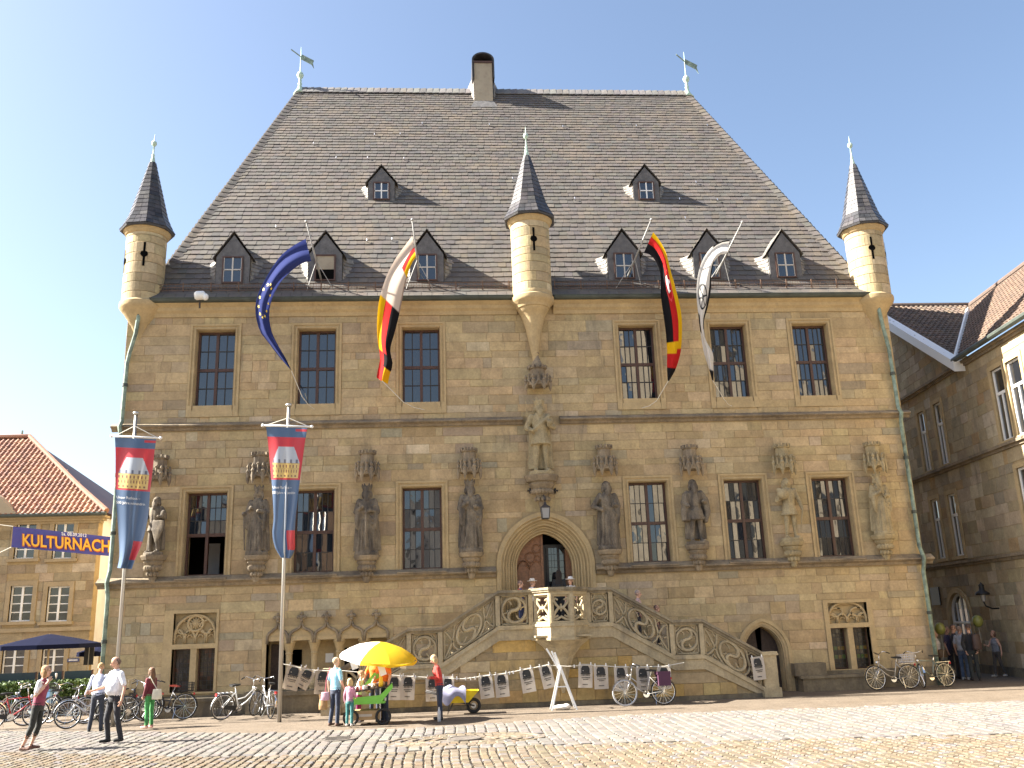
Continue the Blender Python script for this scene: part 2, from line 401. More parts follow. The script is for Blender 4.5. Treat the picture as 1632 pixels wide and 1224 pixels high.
# ================================================================== windows
PANES = {}
def pane_obj(parent, x, y, z, w, h, tilt=.012, mat='pane', rz=0):
    key = (round(w,3), round(h,3), mat)
    if key not in PANES: PANES[key] = MB().box(-w/2, w/2, -.004, .004, -h/2, h/2).mesh('pane', M[mat])
    o = link('pane', PANES[key], parent, (x, y, z)); o.rotation_euler = (rnd.gauss(0, tilt), 0, rz + rnd.gauss(0, tilt)); return o
def window(x0, x1, z0, z1, y, nx, nz, lead=False, tilt=.012, missing=False, off=hall_off, parent=None):
    f = .065; xm = (x0+x1)/2; zm = z0+(z1-z0)*.49
    m = MB(); ox, oy = off.x, off.y
    def B(a, b, c, d, e, g): m.box(a-ox, b-ox, c-oy, d-oy, e, g)
    B(x0, x0+f, y, y+.1, z0, z1); B(x1-f, x1, y, y+.1, z0, z1); B(x0+f, x1-f, y, y+.1, z0, z0+f); B(x0+f, x1-f, y, y+.1, z1-f, z1)
    B(xm-.045, xm+.045, y-.01, y+.1, z0+f, z1-f); B(x0+f, xm-.045, y+.002, y+.1, zm-.05, zm+.05); B(xm+.045, x1-f, y+.002, y+.1, zm-.05, zm+.05)
    w = m.build('window', M['wood'], parent or hall)
    bars = MB()
    def B2(a, b, e, g): bars.box(a-ox, b-ox, y+.03-oy, y+.07-oy, e, g)
    for qa, qb in ((x0+f, xm-.045), (xm+.045, x1-f)):
        for k, (ra, rb) in enumerate(((z0+f, zm-.05), (zm+.05, z1-f))):
            if missing and k == 0: continue
            t = .011 if lead else .016
            for i in range(1, nx): xx = lerp(qa, qb, i/nx); B2(xx-t, xx+t, ra, rb)
            for j in range(1, nz): zz = lerp(ra, rb, j/nz); bars.box(qa-ox, qb-ox, y+.026-oy, y+.074-oy, zz-t, zz+t)
            for i in range(nx):
                for j in range(nz):
                    pw, ph = (qb-qa)/nx, (rb-ra)/nz
                    pane_obj(w, qa+pw*(i+.5)-ox, y+.05-oy, ra+ph*(j+.5), pw, ph, tilt)
    bars.build('glazing_bars', M['lead'], w)
    return w
for k, x in enumerate(UX): window(x, x+WU, UB, UT, .26, 2 if k < 3 else 3, 2, tilt=.004 if k < 3 else .012)
for k, x in enumerate(LX): window(x, x+WL_, LB, LT, .26, 3, 2 if k else 3, lead=True, tilt=.02, missing=(k == 0))
# things glimpsed in the open casement: pale inner wall strip and a candelabra
HB().box(LX[0]+.16, LX[0]+.52, 2.4, 2.45, LB, LB+1.2).build('inner_wall_strip', M['plaster'])

def surround(x0, x1, z0, z1, sill):
    m = HB(); a = frame_w
    def ring(t0, t1, y0, y1, top=True):        # a stepped frame around the opening
        m.box(x0-t1, x0-t0, y0, y1, z0, z1+t1); m.box(x1+t0, x1+t1, y0, y1, z0, z1+t1); m.box(x0-t0, x1+t0, y0, y1, z1+t0, z1+t1)
    ring(.13, a, -.045, .1); ring(.07, .13, -.012, .1); ring(.03, .07, -.035, .12); ring(-.001, .03, .04, .2)
    m.build('window_surround', M['dressed'])
    s = HB()
    if sill == 'upper':
        s.box(x0-.0, x1+.0, -.03, .26, z0-.16, z0-.002); s.box(x0-.03, x1+.03, -.05, .2, z0-.38, z0-.16); s.prism([(x0-.2,z0-.38),(x0-.035,z0-.38),(x0-.035,z0-.002),(x0-.2,z0-.002)], -.045, .1); s.prism([(x1+.035,z0-.38),(x1+.2,z0-.38),(x1+.2,z0-.002),(x1+.035,z0-.002)], -.045, .1)
    else:
        n = [(.3,z0-.12),(.3,z0-.08),(-.26,z0-.003),(-.26,z0-.12)]
        s.add([(x0-.14,-d,z) for d,z in n]+[(x1+.14,-d,z) for d,z in n], [(0,4,5,1),(1,5,6,2),(2,6,7,3),(3,7,4,0),(0,1,2,3),(7,6,5,4)])
    s.build('window_sill', M['dressed'] if sill == 'upper' else M['weathered'])
for x in UX: surround(x, x+WU, UB, UT, 'upper')
for x in LX: surround(x, x+WL_, LB, LT, 'lower')

# ================================================================== portal
orders = [(1.5,1.68,-.07,.1), (1.42,1.6,-.02,.2), (1.33,1.51,.07,.3), (1.24,1.42,.12,.4), (1.15,1.33,.22,.5), (1.07,1.25,.28,.6), (.99,1.17,.36,.7)]
for k, (a, h, y0, y1) in enumerate(orders):
    ai, hi = (orders[k+1][0], orders[k+1][1]) if k < len(orders)-1 else (.91, 1.09)
    m = HB(); A = arch(XC, PS, a+(.06 if k == 0 else 0), h+(.06 if k == 0 else 0), 12, 2.2); B = arch(XC, PS, ai, hi, 12, 2.2); m.strip(B, A, y0, y1)
    m.build('portal_moulding', M['dressed'])
    m = HB(); rr = .038; m.tube([(x, y0+.02, z) for x, z in arch(XC, PS, ai+.012, hi+.012, 12, 2.2)], rr, 6); m.build('portal_roll', M['dressed'], smooth=True)
IA, IH = .91, 1.09
door = HB()                                  # left leaf, closed; carved blind tracery on it
L = [p for p in arch(XC, PS, IA, IH, 12, 2.2) if p[0] <= XC+1e-6]
door.prism(L + [(XC, 2.2)], .62, .7)
d_left = door.build('door_leaf', M['door_wood'])
m = HB()
for xx in (XC-.86, XC-.45, XC-.05): m.box(xx-.03, xx+.03, .58, .62, 2.2, 3.95 if xx != XC-.05 else 5.0)
for i in range(3):
    cx = XC-.66+.42*i*.5; m.tube([(x, .6, z) for x, z in arch(XC-.66+.42*(i%2), 3.95, .2, .3, 6)], .022, 5)
for (cx, cz, r_) in ((XC-.42,4.35,.16),(XC-.22,4.62,.13),(XC-.5,4.12,.08),(XC-.2,4.3,.1)):
    m.tube([(cx+r_*math.cos(t), .6, cz+r_*math.sin(t)) for t in [2*math.pi*q/14 for q in range(14)]], .02, 5, closed=True)
sub(d_left, 'door_carving', M['door_wood'], m)
m = HB(); m.prism([(XC+.72,2.2),(XC+.9,2.2)] + [p for p in arch(XC, PS, IA, IH, 12) if p[0] >= XC+.72][::-1], .7, 1.1); m.build('door_leaf', M['door_wood'])
m = HB(); m.box(XC+.02, XC+.1, .9, .98, 2.2, 4.75); m.box(XC+.12, XC+.2, .92, .98, 2.2, 4.75); m.box(XC+.48, XC+.56, .92, .98, 2.2, 4.65); m.box(XC+.1, XC+.9, .91, .98, 3.3, 3.4); m.box(XC+.1, XC+.9, .91, .98, 4.66, 4.76)
idoor = m.build('inner_glass_door', M['black'])
mb = HB()
for i in range(1, 3): mb.box(XC+.2+.28*i/3-.006, XC+.2+.28*i/3+.006, .945, .955, 3.4, 4.66)
for j in range(1, 6): mb.box(XC+.2, XC+.9, .944, .956, 3.4+1.26*j/6-.006, 3.4+1.26*j/6+.006)
sub(idoor, 'glazing_bars', M['lead'], mb)
for a, b, c, d in ((.2,.48,3.4,4.66),(.56,.72,3.4,4.66),(.2,.48,2.2,3.3),(.56,.72,2.2,3.3)):
    pane_obj(idoor, XC+(a+b)/2-1.4, .95-8, (c+d)/2, b-a, d-c, .01)
HB().box(XC-.95, XC+.95, 1.6, 1.65, 2.1, 5.4).build('hall_inside', M['dark'])
HB().box(XC-1.0, XC+1.0, .3, 1.65, 2.05, 2.19).build('threshold', M['stair_stone'])

# ================================================================== small pointed door
m = HB()
for k, (a, h, y0, y1) in enumerate(((.86,1.06,-.06,.1),(.76,.96,-.02,.25),(.68,.88,.1,.4))):
    ai, hi = ((.76,.96),(.68,.88),(.6,.8))[k]; m.strip(arch(SDX, SDS, ai, hi, 10, 0), arch(SDX, SDS, a, h, 10, 0), y0, y1)
m.build('door_surround', M['dressed'])
m = HB(); A = arch(SDX, SDS, .6, .8, 10, 0.0); m.prism([p for p in A if p[0] <= SDX-.01] + [(SDX-.01, 0)], .4, .46); m.build('plank_door', M['dark_wood'])
m = HB(); m.prism([p for p in A if p[0] >= SDX+.01] + [(SDX+.01, 0)], .4, .46); m.build('plank_door', M['dark_wood'])
m = HB(); m.box(SDX-.16, SDX-.02, .38, .397, 1.05, 1.2); m.build('door_notice', M['white_paint'])

# ================================================================== twin windows with blind tracery heads
def twin(P, T, nlights, coloured):
    x0, x1, z0, z1 = T; X0, X1, Z0, Z1_ = P; m = HB()
    m.box(X0, x0, -.05, .2, Z0, Z1_); m.box(x1, X1, -.05, .2, Z0, Z1_); m.box(x0, x1, -.05, .2, z1, z1+.14); m.box(x0, x1, -.05, .25, Z0, z0)
    zt0 = z1+.14; m.box(x0, x1, .15, .2, zt0, Z1_-.1); m.box(x0, x1, -.05, .2, Z1_-.1, Z1_); xm = (x0+x1)/2; m.box(xm-.09, xm+.09, -.03, .3, z0, z1)
    fr = m.build('window_surround', M['dressed'])
    t = HB(); w = x1-x0; zt1 = Z1_-.12; hh = zt1-zt0
    for i in range(nlights):
        cx = x0+w*(i+.5)/nlights; t.tube([(x, .08, z) for x, z in arch(cx, zt0+.18*hh, w/nlights/2-.012, .3*hh, 6, zt0)], .036, 6)
        for s in (-1, 1): t.tube([(cx+s*w/nlights*.25, .08, zt0+.2*hh), (cx+s*w/nlights*.12, .08, zt0+.3*hh), (cx, .08, zt0+.28*hh)], .022, 5)
    t.tube([(x, .06, z) for x, z in arch(xm, zt0+.25*hh, w/2-.03, .72*hh, 10, zt0)], .045, 6)
    if nlights == 4 and not coloured:
        rr = .26*hh; t.tube([(xm+rr*math.cos(q), .06, zt0+.68*hh+rr*math.sin(q)) for q in [2*math.pi*i/16 for i in range(16)]], .04, 6, closed=True)
        for q in range(6): a = math.pi*q/6; t.tube([(xm+rr*math.cos(a), .08, zt0+.68*hh+rr*math.sin(a)), (xm-rr*math.cos(a), .08, zt0+.68*hh-rr*math.sin(a))], .026, 5)
    for s in (-1, 1):
        cx = xm+s*w*.27
        for q in range(3):
            t.tube([(cx+.17*w*math.cos(a), .07, zt0+.55*hh+.22*hh*math.sin(a)) for a in [R(200-s*20+150*i/8)*s + (0 if s > 0 else math.pi) + q*2.1 for i in range(9)]], .034, 6)
    sub(fr, 'blind_tracery', M['dressed'], t, True)
    for a, b in ((x0, xm-.09), (xm+.09, x1)):
        wn_ = HB(); wn_.box(a, a+.04, .24, .3, z0, z1); wn_.box(b-.04, b, .24, .3, z0, z1); wn_.box(a+.04, b-.04, .24, .3, z0, z0+.04); wn_.box(a+.04, b-.04, .24, .3, z1-.04, z1)
        w_ = wn_.build('leaded_window', M['wood']); g = HB(); nx, nz = 4, 9
        for i in range(1, nx): xx = lerp(a+.04, b-.04, i/nx); g.box(xx-.008, xx+.008, .262, .278, z0+.04, z1-.04)
        for j in range(1, nz): zz = lerp(z0+.04, z1-.04, j/nz); g.box(a+.04, b-.04, .26, .28, zz-.008, zz+.008)
        sub(w_, 'lead_cames', M['lead'], g)
        for i in range(nx):
            for j in range(nz):
                pw, ph = (b-a-.08)/nx, (z1-z0-.08)/nz
                mt = 'leaded' if not (coloured and j in (2, 4)) else ('leaded_green' if rnd.random() < .6 else 'leaded_amber')
                if not coloured and rnd.random() < .25: mt = 'leaded_red'
                pane_obj(w_, a+.04+pw*(i+.5)-1.4, .27-8, z0+.04+ph*(j+.5), pw, ph, .01, mt)
M['leaded_green'] = glass_mat('green_leaded_glass', (.07,.11,.03), .5, .15); M['leaded_amber'] = glass_mat('amber_leaded_glass', (.16,.1,.02), .5, .15); M['leaded_red'] = glass_mat('brown_leaded_glass', (.075,.035,.02), .5, .15)
twin(TP[0], TWL, 4, False); twin(TP[1], TWR, 4, True)
sg = HB(); q0, q1 = at(210,992), at(220,1012); sg.box(q0.x, q1.x+.05, -.04, .0, q1.z, q0.z); sg.build('carved_plaque', M['statue_light'])

# ================================================================== five bay arcade
cols_px = [424, 459.5, 500, 540, 580, 620]; cx_ = [at(p, 1050).x for p in cols_px]; zl = ARC[3]
m = HB(); m.box(ARC[0], ARC[1], .55, .65, ARC[2], zl); m.build('arcade_back_wall', M['dressed'])
m = HB(); m.box(ARC[0]-.12, ARC[1]+.12, -.05, .3, zl, zl+.12); m.box(ARC[0]-.12, ARC[0], -.05, .4, .62, zl); m.box(ARC[1], ARC[1]+.12, -.05, .4, .62, zl); m.box(ARC[0]-.12, ARC[1]+.12, -.02, .3, zl+.12, zl+.42); m.build('arcade_lintel', M['dressed'])
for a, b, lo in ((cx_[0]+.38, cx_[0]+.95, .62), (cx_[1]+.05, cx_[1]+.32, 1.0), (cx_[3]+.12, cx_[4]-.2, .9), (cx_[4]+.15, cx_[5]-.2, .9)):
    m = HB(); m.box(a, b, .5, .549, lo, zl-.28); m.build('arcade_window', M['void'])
m = HB(); m.box(cx_[0]+.06, cx_[0]+.36, .46, .549, .62, zl-.1); m.build('plank_door', M['dark_wood'])
m = HB(); m.box(cx_[2]+.28, cx_[2]+.52, .53, .549, 1.35, 1.62); m.build('paper_notice', M['white_paint'])
for k in range(1, 5):
    x = cx_[k]; m = HB()
    m.lathe([(.14,.62),(.14,.72),(.17,.72),(.17,.8),(.12,.86),(.1,.9),(.095,zl-.42),(.1,zl-.4),(.12,zl-.38),(.1,zl-.34),(.17,zl-.1),(.2,zl-.06),(.2,zl)], 12, (x, .12, 0)); smooth_angle(m.build('arcade_column', M['dressed']))
for k in range(5):
    a, b = cx_[k]+.02, cx_[k+1]-.02; xm = (a+b)/2; h0 = zl+.02; pts = []
    L = [(a, h0-.1), (a+.01, h0+.12), (a+.06, h0+.22), (a+.16, h0+.28), (xm-.14, h0+.3), (xm-.05, h0+.36), (xm, h0+.52)]
    pts = L + [(2*xm-x, z) for x, z in reversed(L[:-1])]
    m = HB(); m.tube([(x, -.06, z) for x, z in pts], .045, 7)
    hood = m.build('ogee_hood', M['weathered'], smooth=True)
    f = HB(); f.ell((xm, -.08, h0+.66), .09, .08, .08, 8, 6)
    for q in range(4): f.ell((xm+.1*math.cos(q*1.57), -.1, h0+.66+.1*math.sin(q*1.57)), .055, .05, .055, 7, 5)
    f.tube([(xm,-.06,h0+.48),(xm,-.06,h0+.62)], .04, 6); sub(hood, 'finial', M['weathered'], f, True)

# ================================================================== gutters and down pipes
def gutter(x0, x1):
    m = HB(); A = [(-.33+.12*math.cos(t), ZE+.03+.12*math.sin(t)) for t in [math.pi+math.pi*i/8 for i in range(9)]]
    vs = [(x0, y, z) for y, z in A] + [(x1, y, z) for y, z in A]; n = 9
    m.add(vs, [(i, i+1, n+i+1, n+i) for i in range(n-1)]); m.add([(x0,y,z+.0) for y,z in A],[tuple(range(n))]); m.add([(x1,y,z) for y,z in A],[tuple(range(n))])
    m.tube([(x0,-.45,ZE+.04),(x1,-.45,ZE+.04)], .018, 6); m.build('gutter', M['gutter'])
gutter(at(245,487).x, XC-.63); gutter(XC+.63, at(1385,470).x)
def downpipe(pts, hopper):
    m = HB(); m.tube(pts, .065, 10); p = m.build('downpipe', M['copper'], smooth=True)
    h = HB(); h.lathe([(.07,-.55),(.075,-.4),(.1,-.3),(.13,-.1),(.2,-.04),(.2,.02)], 12, hopper); sub(p, 'hopper_head', M['gutter'], h, True)
    for z in (2.2, 5.4, 7.2, 10.1):
        c = HB(); q = min(pts, key=lambda a: abs(a[2]-z)); i = 0
        for a, b in zip(pts[:-1], pts[1:]):
            if min(a[2], b[2]) <= z <= max(a[2], b[2]): t = (z-a[2])/(b[2]-a[2]+1e-9); q = Vector(a).lerp(Vector(b), t)
        c.lathe([(.066,-.05),(.088,-.05),(.088,.05),(.066,.05)], 10, (q[0], q[1], z)); sub(p, 'pipe_clamp', M['gutter'], c)
lx = XL+.28; h0 = at(222,486,-.3)
downpipe([(h0.x, -.3, ZE-.3), (h0.x, -.3, ZE-.6), (h0.x-.08,-.2,ZE-1.1), (h0.x-.24,-.14,ZE-1.7), (h0.x-.3,-.14,ZE-2.1), (XL+.12,-.14,9), (XL+.12,-.14,Z1+.2), (XL+.12,-.3,Z1), (XL+.12,-.14,Z1-.3), (XL+.12,-.14,Z2+.4), (XL+.12,-.32,Z2), (XL+.12,-.16,Z2-.4), (XL+.12,-.16,.0)], (h0.x,-.3,ZE+.05))
h1 = at(1398,473,-.3)
downpipe([(h1.x,-.3,ZE-.3), (h1.x,-.3,ZE-.6), (h1.x+.1,-.2,ZE-1.1), (XR-.2,-.14,ZE-1.9), (XR-.18,-.14,Z1+.2), (XR-.18,-.3,Z1), (XR-.16,-.14,Z1-.3), (XR-.16,-.14,Z2+.4), (XR-.16,-.32,Z2), (XR-.16,-.16,Z2-.4), (XR-.16,-.16,.0)], (h1.x,-.3,ZE+.05))

# ================================================================== statue consoles and canopies
SP = [(243,885,730), (408,885,725), (584,885,722), (751,880,718), (973,876,713), (1113,868,713), (1264,862,711), (1411,852,708)]
def canopy(x, z, zt, part='statue_canopy', s=1.0, tone='weathered'):
    # octagonal crown with battlements, little gables and pendants
    m = HB(); y = -.3*s
    def prof(pr): return [(r_*s, zz) for r_, zz in pr]
    H = zt-z
    m.lathe(prof([(.2,H*.5),(.22,H*.6),(.22,H*.92),(.27,H*.95),(.27,H*.99),(.2,H)]), 8, (x, y+.05, z))
    for k in range(7):
        a = R(180+180*k/6); m.obox((x+.25*s*math.cos(a), y+.05+.25*s*math.sin(a), zt+.03), .07*s, .07*s, .09, Matrix.Rotation(a, 3, 'Z'))
    for k in range(4):                           # pinnacles and pendants
        a = R(195+50*k); px, py = x+.36*s*math.cos(a), y+.05+.33*s*math.sin(a)
        m.lathe([(.015,-.1*H),(.05,.02*H),(.06,.1*H),(.05,.3*H),(.075,.36*H),(.03,.46*H),(.055,.54*H),(.0,.68*H)], 7, (px, py, z))
    for k in range(3):                           # gables between
        a0, a1 = R(195+50*k), R(245+50*k); p = [Vector((x+.36*s*math.cos(a), y+.05+.33*s*math.sin(a), 0)) for a in (a0, (a0+a1)/2, a1)]
        mid = (p[0]+p[2])/2*.6+p[1]*.4
        m.tube([p[0]+Vector((0,0,z+.05*H)), mid+Vector((0,0,z+.34*H)), p[2]+Vector((0,0,z+.05*H))], .04*s, 5)
        m.tube([mid+Vector((0,0,z+.3*H)), mid+Vector((0,0,z+.62*H))], [.05*s,.025*s], 5); m.ell(mid+Vector((0,0,z+.62*H)), .05, .05, .05, 6, 5)
    m.lathe(prof([(.33,H*.16),(.34,H*.3),(.24,H*.52)]), 10, (x, y+.05, z))
    return m.build(part, M[tone])
def console(x, zt, hgt=.75, r=.36, tone='weathered'):
    m = HB(); y = -.2
    m.lathe([(.05,-hgt),(.09,-hgt*.96),(.13,-hgt*.8),(.12,-hgt*.74),(r*.62,-hgt*.4),(r*.85,-hgt*.26),(r*.8,-hgt*.2),(r,-hgt*.17),(r*1.12,-.04),(r*1.12,0)], 10, (x, y, zt))
    for k in range(9):
        a = R(190+20*k); m.ell((x+r*.62*math.cos(a), y+r*.62*math.sin(a), zt-hgt*.46), .075, .075, .09, 6, 5)
    for k in range(5):
        a = R(200+35*k); m.ell((x+r*.45*math.cos(a), y+r*.45*math.sin(a), zt-hgt*.68), .06, .06, .08, 6, 5)
    return m.build('statue_console', M[tone])
STAT = []
for k, (px, pb, pt) in enumerate(SP):
    p = at(px, pb, -.35); t = at(px, pt, -.3); x = p.x; tone = 'statue_light' if k >= 6 else 'weathered'
    console(x, p.z, .82, tone=tone); canopy(x, at(px, pt+42, -.3).z, t.z, tone=tone); STAT.append((x, p.z))
pc = at(864, 757, -.45); console(pc.x, pc.z, 1.1, .5); canopy(pc.x, at(856,620,-.4).z, at(856,586,-.4).z, s=1.15)
ZC = pc
m = HB(); tp = at(856, 586, -.3)
m.lathe([(.24,0),(.12,.25),(.05,.45),(.1,.5),(.03,.58)], 8, (tp.x, -.3, tp.z)); m.build('canopy_spire', M['weathered'])
for px in (845, 885):
    q = at(px, 782, -.1); m = HB(); m.tube([(q.x-.09,-.08,q.z),(q.x+.09,-.08,q.z)], .03, 5); m.tube([(q.x,-.08,q.z-.09),(q.x,-.08,q.z+.09)], .03, 5); m.ell((q.x,-.1,q.z), .05,.05,.05,6,5); m.build('wall_anchor', M['iron'])
# ================================================================== roof
SLP = R(58); TS, CS, SS = math.tan(SLP), math.cos(SLP), math.sin(SLP)
RY0, RZ0 = -.3, ZE                       # reference eave line of the main slope
RYR, RZR = 8.0, 26.2                     # ridge
RXL, RXR, EXL, EXR = -7.54, 10.43, -11.0, 13.75
def roofz(y): return RZ0 + (y-RY0)*TS
def onroof(px, py):
    d = ray(px, py); s = (RZ0+TS*(CAM[1]-RY0)-CAM[2])/(d[2]-TS*d[1]); return Vector(CAM+d*s)
def xl(z): return lerp(EXL, RXL, (z-RZ0)/(RZR-RZ0))
def xr(z): return lerp(EXR, RXR, (z-RZ0)/(RZR-RZ0))
M['slate_attr'] = stone('grey_slate', 'attr', stain=(.2,.152,.105), stain_at=(.5,.8), var=.13, rough=.6, scale=.8, bump=.2, streak=False)
M['slate'] = stone('slate_cladding', 'base', (.13,.126,.126), (.08,.08,.084), (.5,.7), var=.35, rough=.6, scale=3, bump=.4)
M['slate_dark'] = stone('dark_cone_slate', 'base', (.06,.058,.06), (.035,.035,.04), (.5,.7), var=.35, rough=.42, scale=3, bump=.3)
m = HB()
yb = 16.6
m.add([(EXL,RY0+.03,RZ0-.05),(EXR,RY0+.03,RZ0-.05),(RXR,RYR,RZR-.06),(RXL,RYR,RZR-.06),(EXL,yb,RZ0),(EXR,yb,RZ0)], [(0,1,2,3),(1,5,2),(4,0,3),(5,4,3,2),(0,4,5,1)])
m.build('roof_deck', M['slate'])
SPAL = [((0.110,0.099,0.089),6), ((0.106,0.095,0.087),5), ((0.113,0.101,0.089),4), ((0.101,0.093,0.086),3), ((0.118,0.103,0.085),1.2), ((0.095,0.089,0.085),1.2)]
nv = Vector((0, -SS, CS)); up = Vector((0, CS, SS))
m = HB(); Ls = math.hypot(RYR-RY0, RZR-RZ0); n_rows = 62
rows_h = [Ls/n_rows*lerp(1.16, .84, k/(n_rows-1)) for k in range(n_rows)]; sc_ = Ls/sum(rows_h); s0 = 0
def slate_row(mb, s0, hgt, xa, xb, zrow, lift):
    x = xa
    while x < xb-.02:
        w = rnd.uniform(.22,.31)*(1.15-.3*s0/Ls); w = min(w, xb-x)
        if xb-x-w < .12: w = xb-x
        o = Vector((0, RY0, RZ0)) + up*s0; d0 = lift+rnd.uniform(.004,.014); g = .003; t = .016
        lo = rnd.uniform(-.012,.006); sk = rnd.uniform(-.006,.006); cut = .14*w
        A = [(x+g, lo+sk), (x+w-g-cut, lo-sk), (x+w-g, lo+.035), (x+w-g, hgt+.03), (x+g, hgt+.03)]
        top = [o + up*b + nv*(d0+.02-(.024*b/hgt)) + Vector((a,0,0)) for a, b in A]; bot = [p-nv*t for p in top]
        mb.tint = pick(SPAL); mb.add(top+bot, [(0,1,2,3,4)] + [(i+5, (i+1)%5+5, (i+1)%5, i) for i in (0,1,2,4)]); x += w
for k in range(n_rows):
    hgt = rows_h[k]*sc_; z = RZ0 + s0*SS
    slate_row(m, s0, hgt, xl(z)-.06, xr(z)+.06, z, .008); s0 += hgt
tag(m.build('roof_slates', M['slate_attr']), kind='stuff')
# eave kick: two rows of flatter slates over the gutter
m = HB()
for q in range(2):
    x = EXL-.1
    while x < EXR+.1:
        w = rnd.uniform(.3,.42); y0, z0 = -.42+.22*q, ZE+.06+.2*q
        m.tint = pick(SPAL); p = [(x+.006,y0,z0),(x+w-.006,y0,z0),(x+w-.006,y0+.3,z0+.27),(x+.006,y0+.3,z0+.27)]
        m.add(p+[(a,b+.01,c-.015) for a,b,c in p], [(0,1,2,3),(4,5,1,0),(5,6,2,1),(7,4,0,3)]); x += w
tag(m.build('eave_slates', M['slate_attr']), kind='stuff')
# ridge and hip capping pieces
RPAL = [((.165,.158,.15),3), ((.135,.128,.122),2)]
m = HB(); x = RXL
while x < RXR:
    w = .3; m.tint = pick(RPAL); p = [(x,RYR-.3,RZR-.34),(x+w+.03,RYR-.28,RZR-.3),(x+w+.03,RYR,RZR+.1),(x,RYR,RZR+.06)]
    m.add(p+[(a,b,c-.04) for a,b,c in p]+[(x,RYR+.2,RZR-.2),(x+w,RYR+.2,RZR-.2)], [(0,1,2,3),(4,5,1,0),(1,5,6,2),(4,0,3,7),(3,2,9,8)]); x += w
tag(m.build('ridge_slates', M['slate_attr']), kind='stuff')
m = HB()
for (xa, xb_) in ((EXL, RXL), (EXR, RXR)):
    n = 52
    for k in range(n):
        t0, t1 = k/n, (k+1)/n; s = 1 if xa > 0 else -1
        P = lambda t: Vector((lerp(xa, xb_, t), lerp(RY0, RYR, t), lerp(RZ0, RZR, t)))
        a, b = P(t0), P(t1+.006); i = Vector((-s*.3, 0, 0)); o = Vector((s*.05, .16, .0)); l = nv*.05
        m.tint = pick(SPAL); m.add([a+i+l*.6, a+l*1.6, b+l, b+i+l*.2, a+o, b+o], [(0,1,2,3) if s > 0 else (3,2,1,0), (1,4,5,2) if s > 0 else (2,5,4,1)])
tag(m.build('hip_slates', M['slate_attr']), kind='stuff')

# roof hooks, snow guards
hk = [(500,232),(597,218),(638,217),(673,200),(780,202),(897,205),(1014,204),(1127,203),(536,255),(586,255),(644,256),(817,288),(916,320),(1083,321),(1143,322),(1109,294),(1092,351),(440,365),(585,387),(625,385)]
for px, py in hk:
    p = onroof(px, py); h = HB(); h.tube([p+nv*.0, p+nv*.09, p+nv*.1+up*.1], .018, 5); h.build('roof_hook', M['chrome'])
def guard(pxa, pxb, py):
    a, b = onroof(pxa, py), onroof(pxb, py); g = HB(); b = Vector((b.x, a.y, a.z))
    n0 = Vector((0,-.06,.0))
    for q in (.03, .14, .25): g.tube([a+n0+Vector((0,0,q)), b+n0+Vector((0,0,q))], .011, 4)
    L_ = b.x-a.x; k = int(L_/.09)
    for i in range(k+1): x = a.x+L_*i/k; g.tube([(x, a.y-.06, a.z+.02), (x, a.y-.06, a.z+.25)], .006, 3)
    for i in range(int(L_/.9)+1): x = a.x+.9*i; g.tube([(x, a.y+.12, a.z+.0), (x, a.y-.07, a.z+.02), (x, a.y-.08, a.z+.3)], .022, 4)
    tag(g.build('snow_guard', M['rust']))
guard(248, 822, 466); guard(884, 1378, 462)

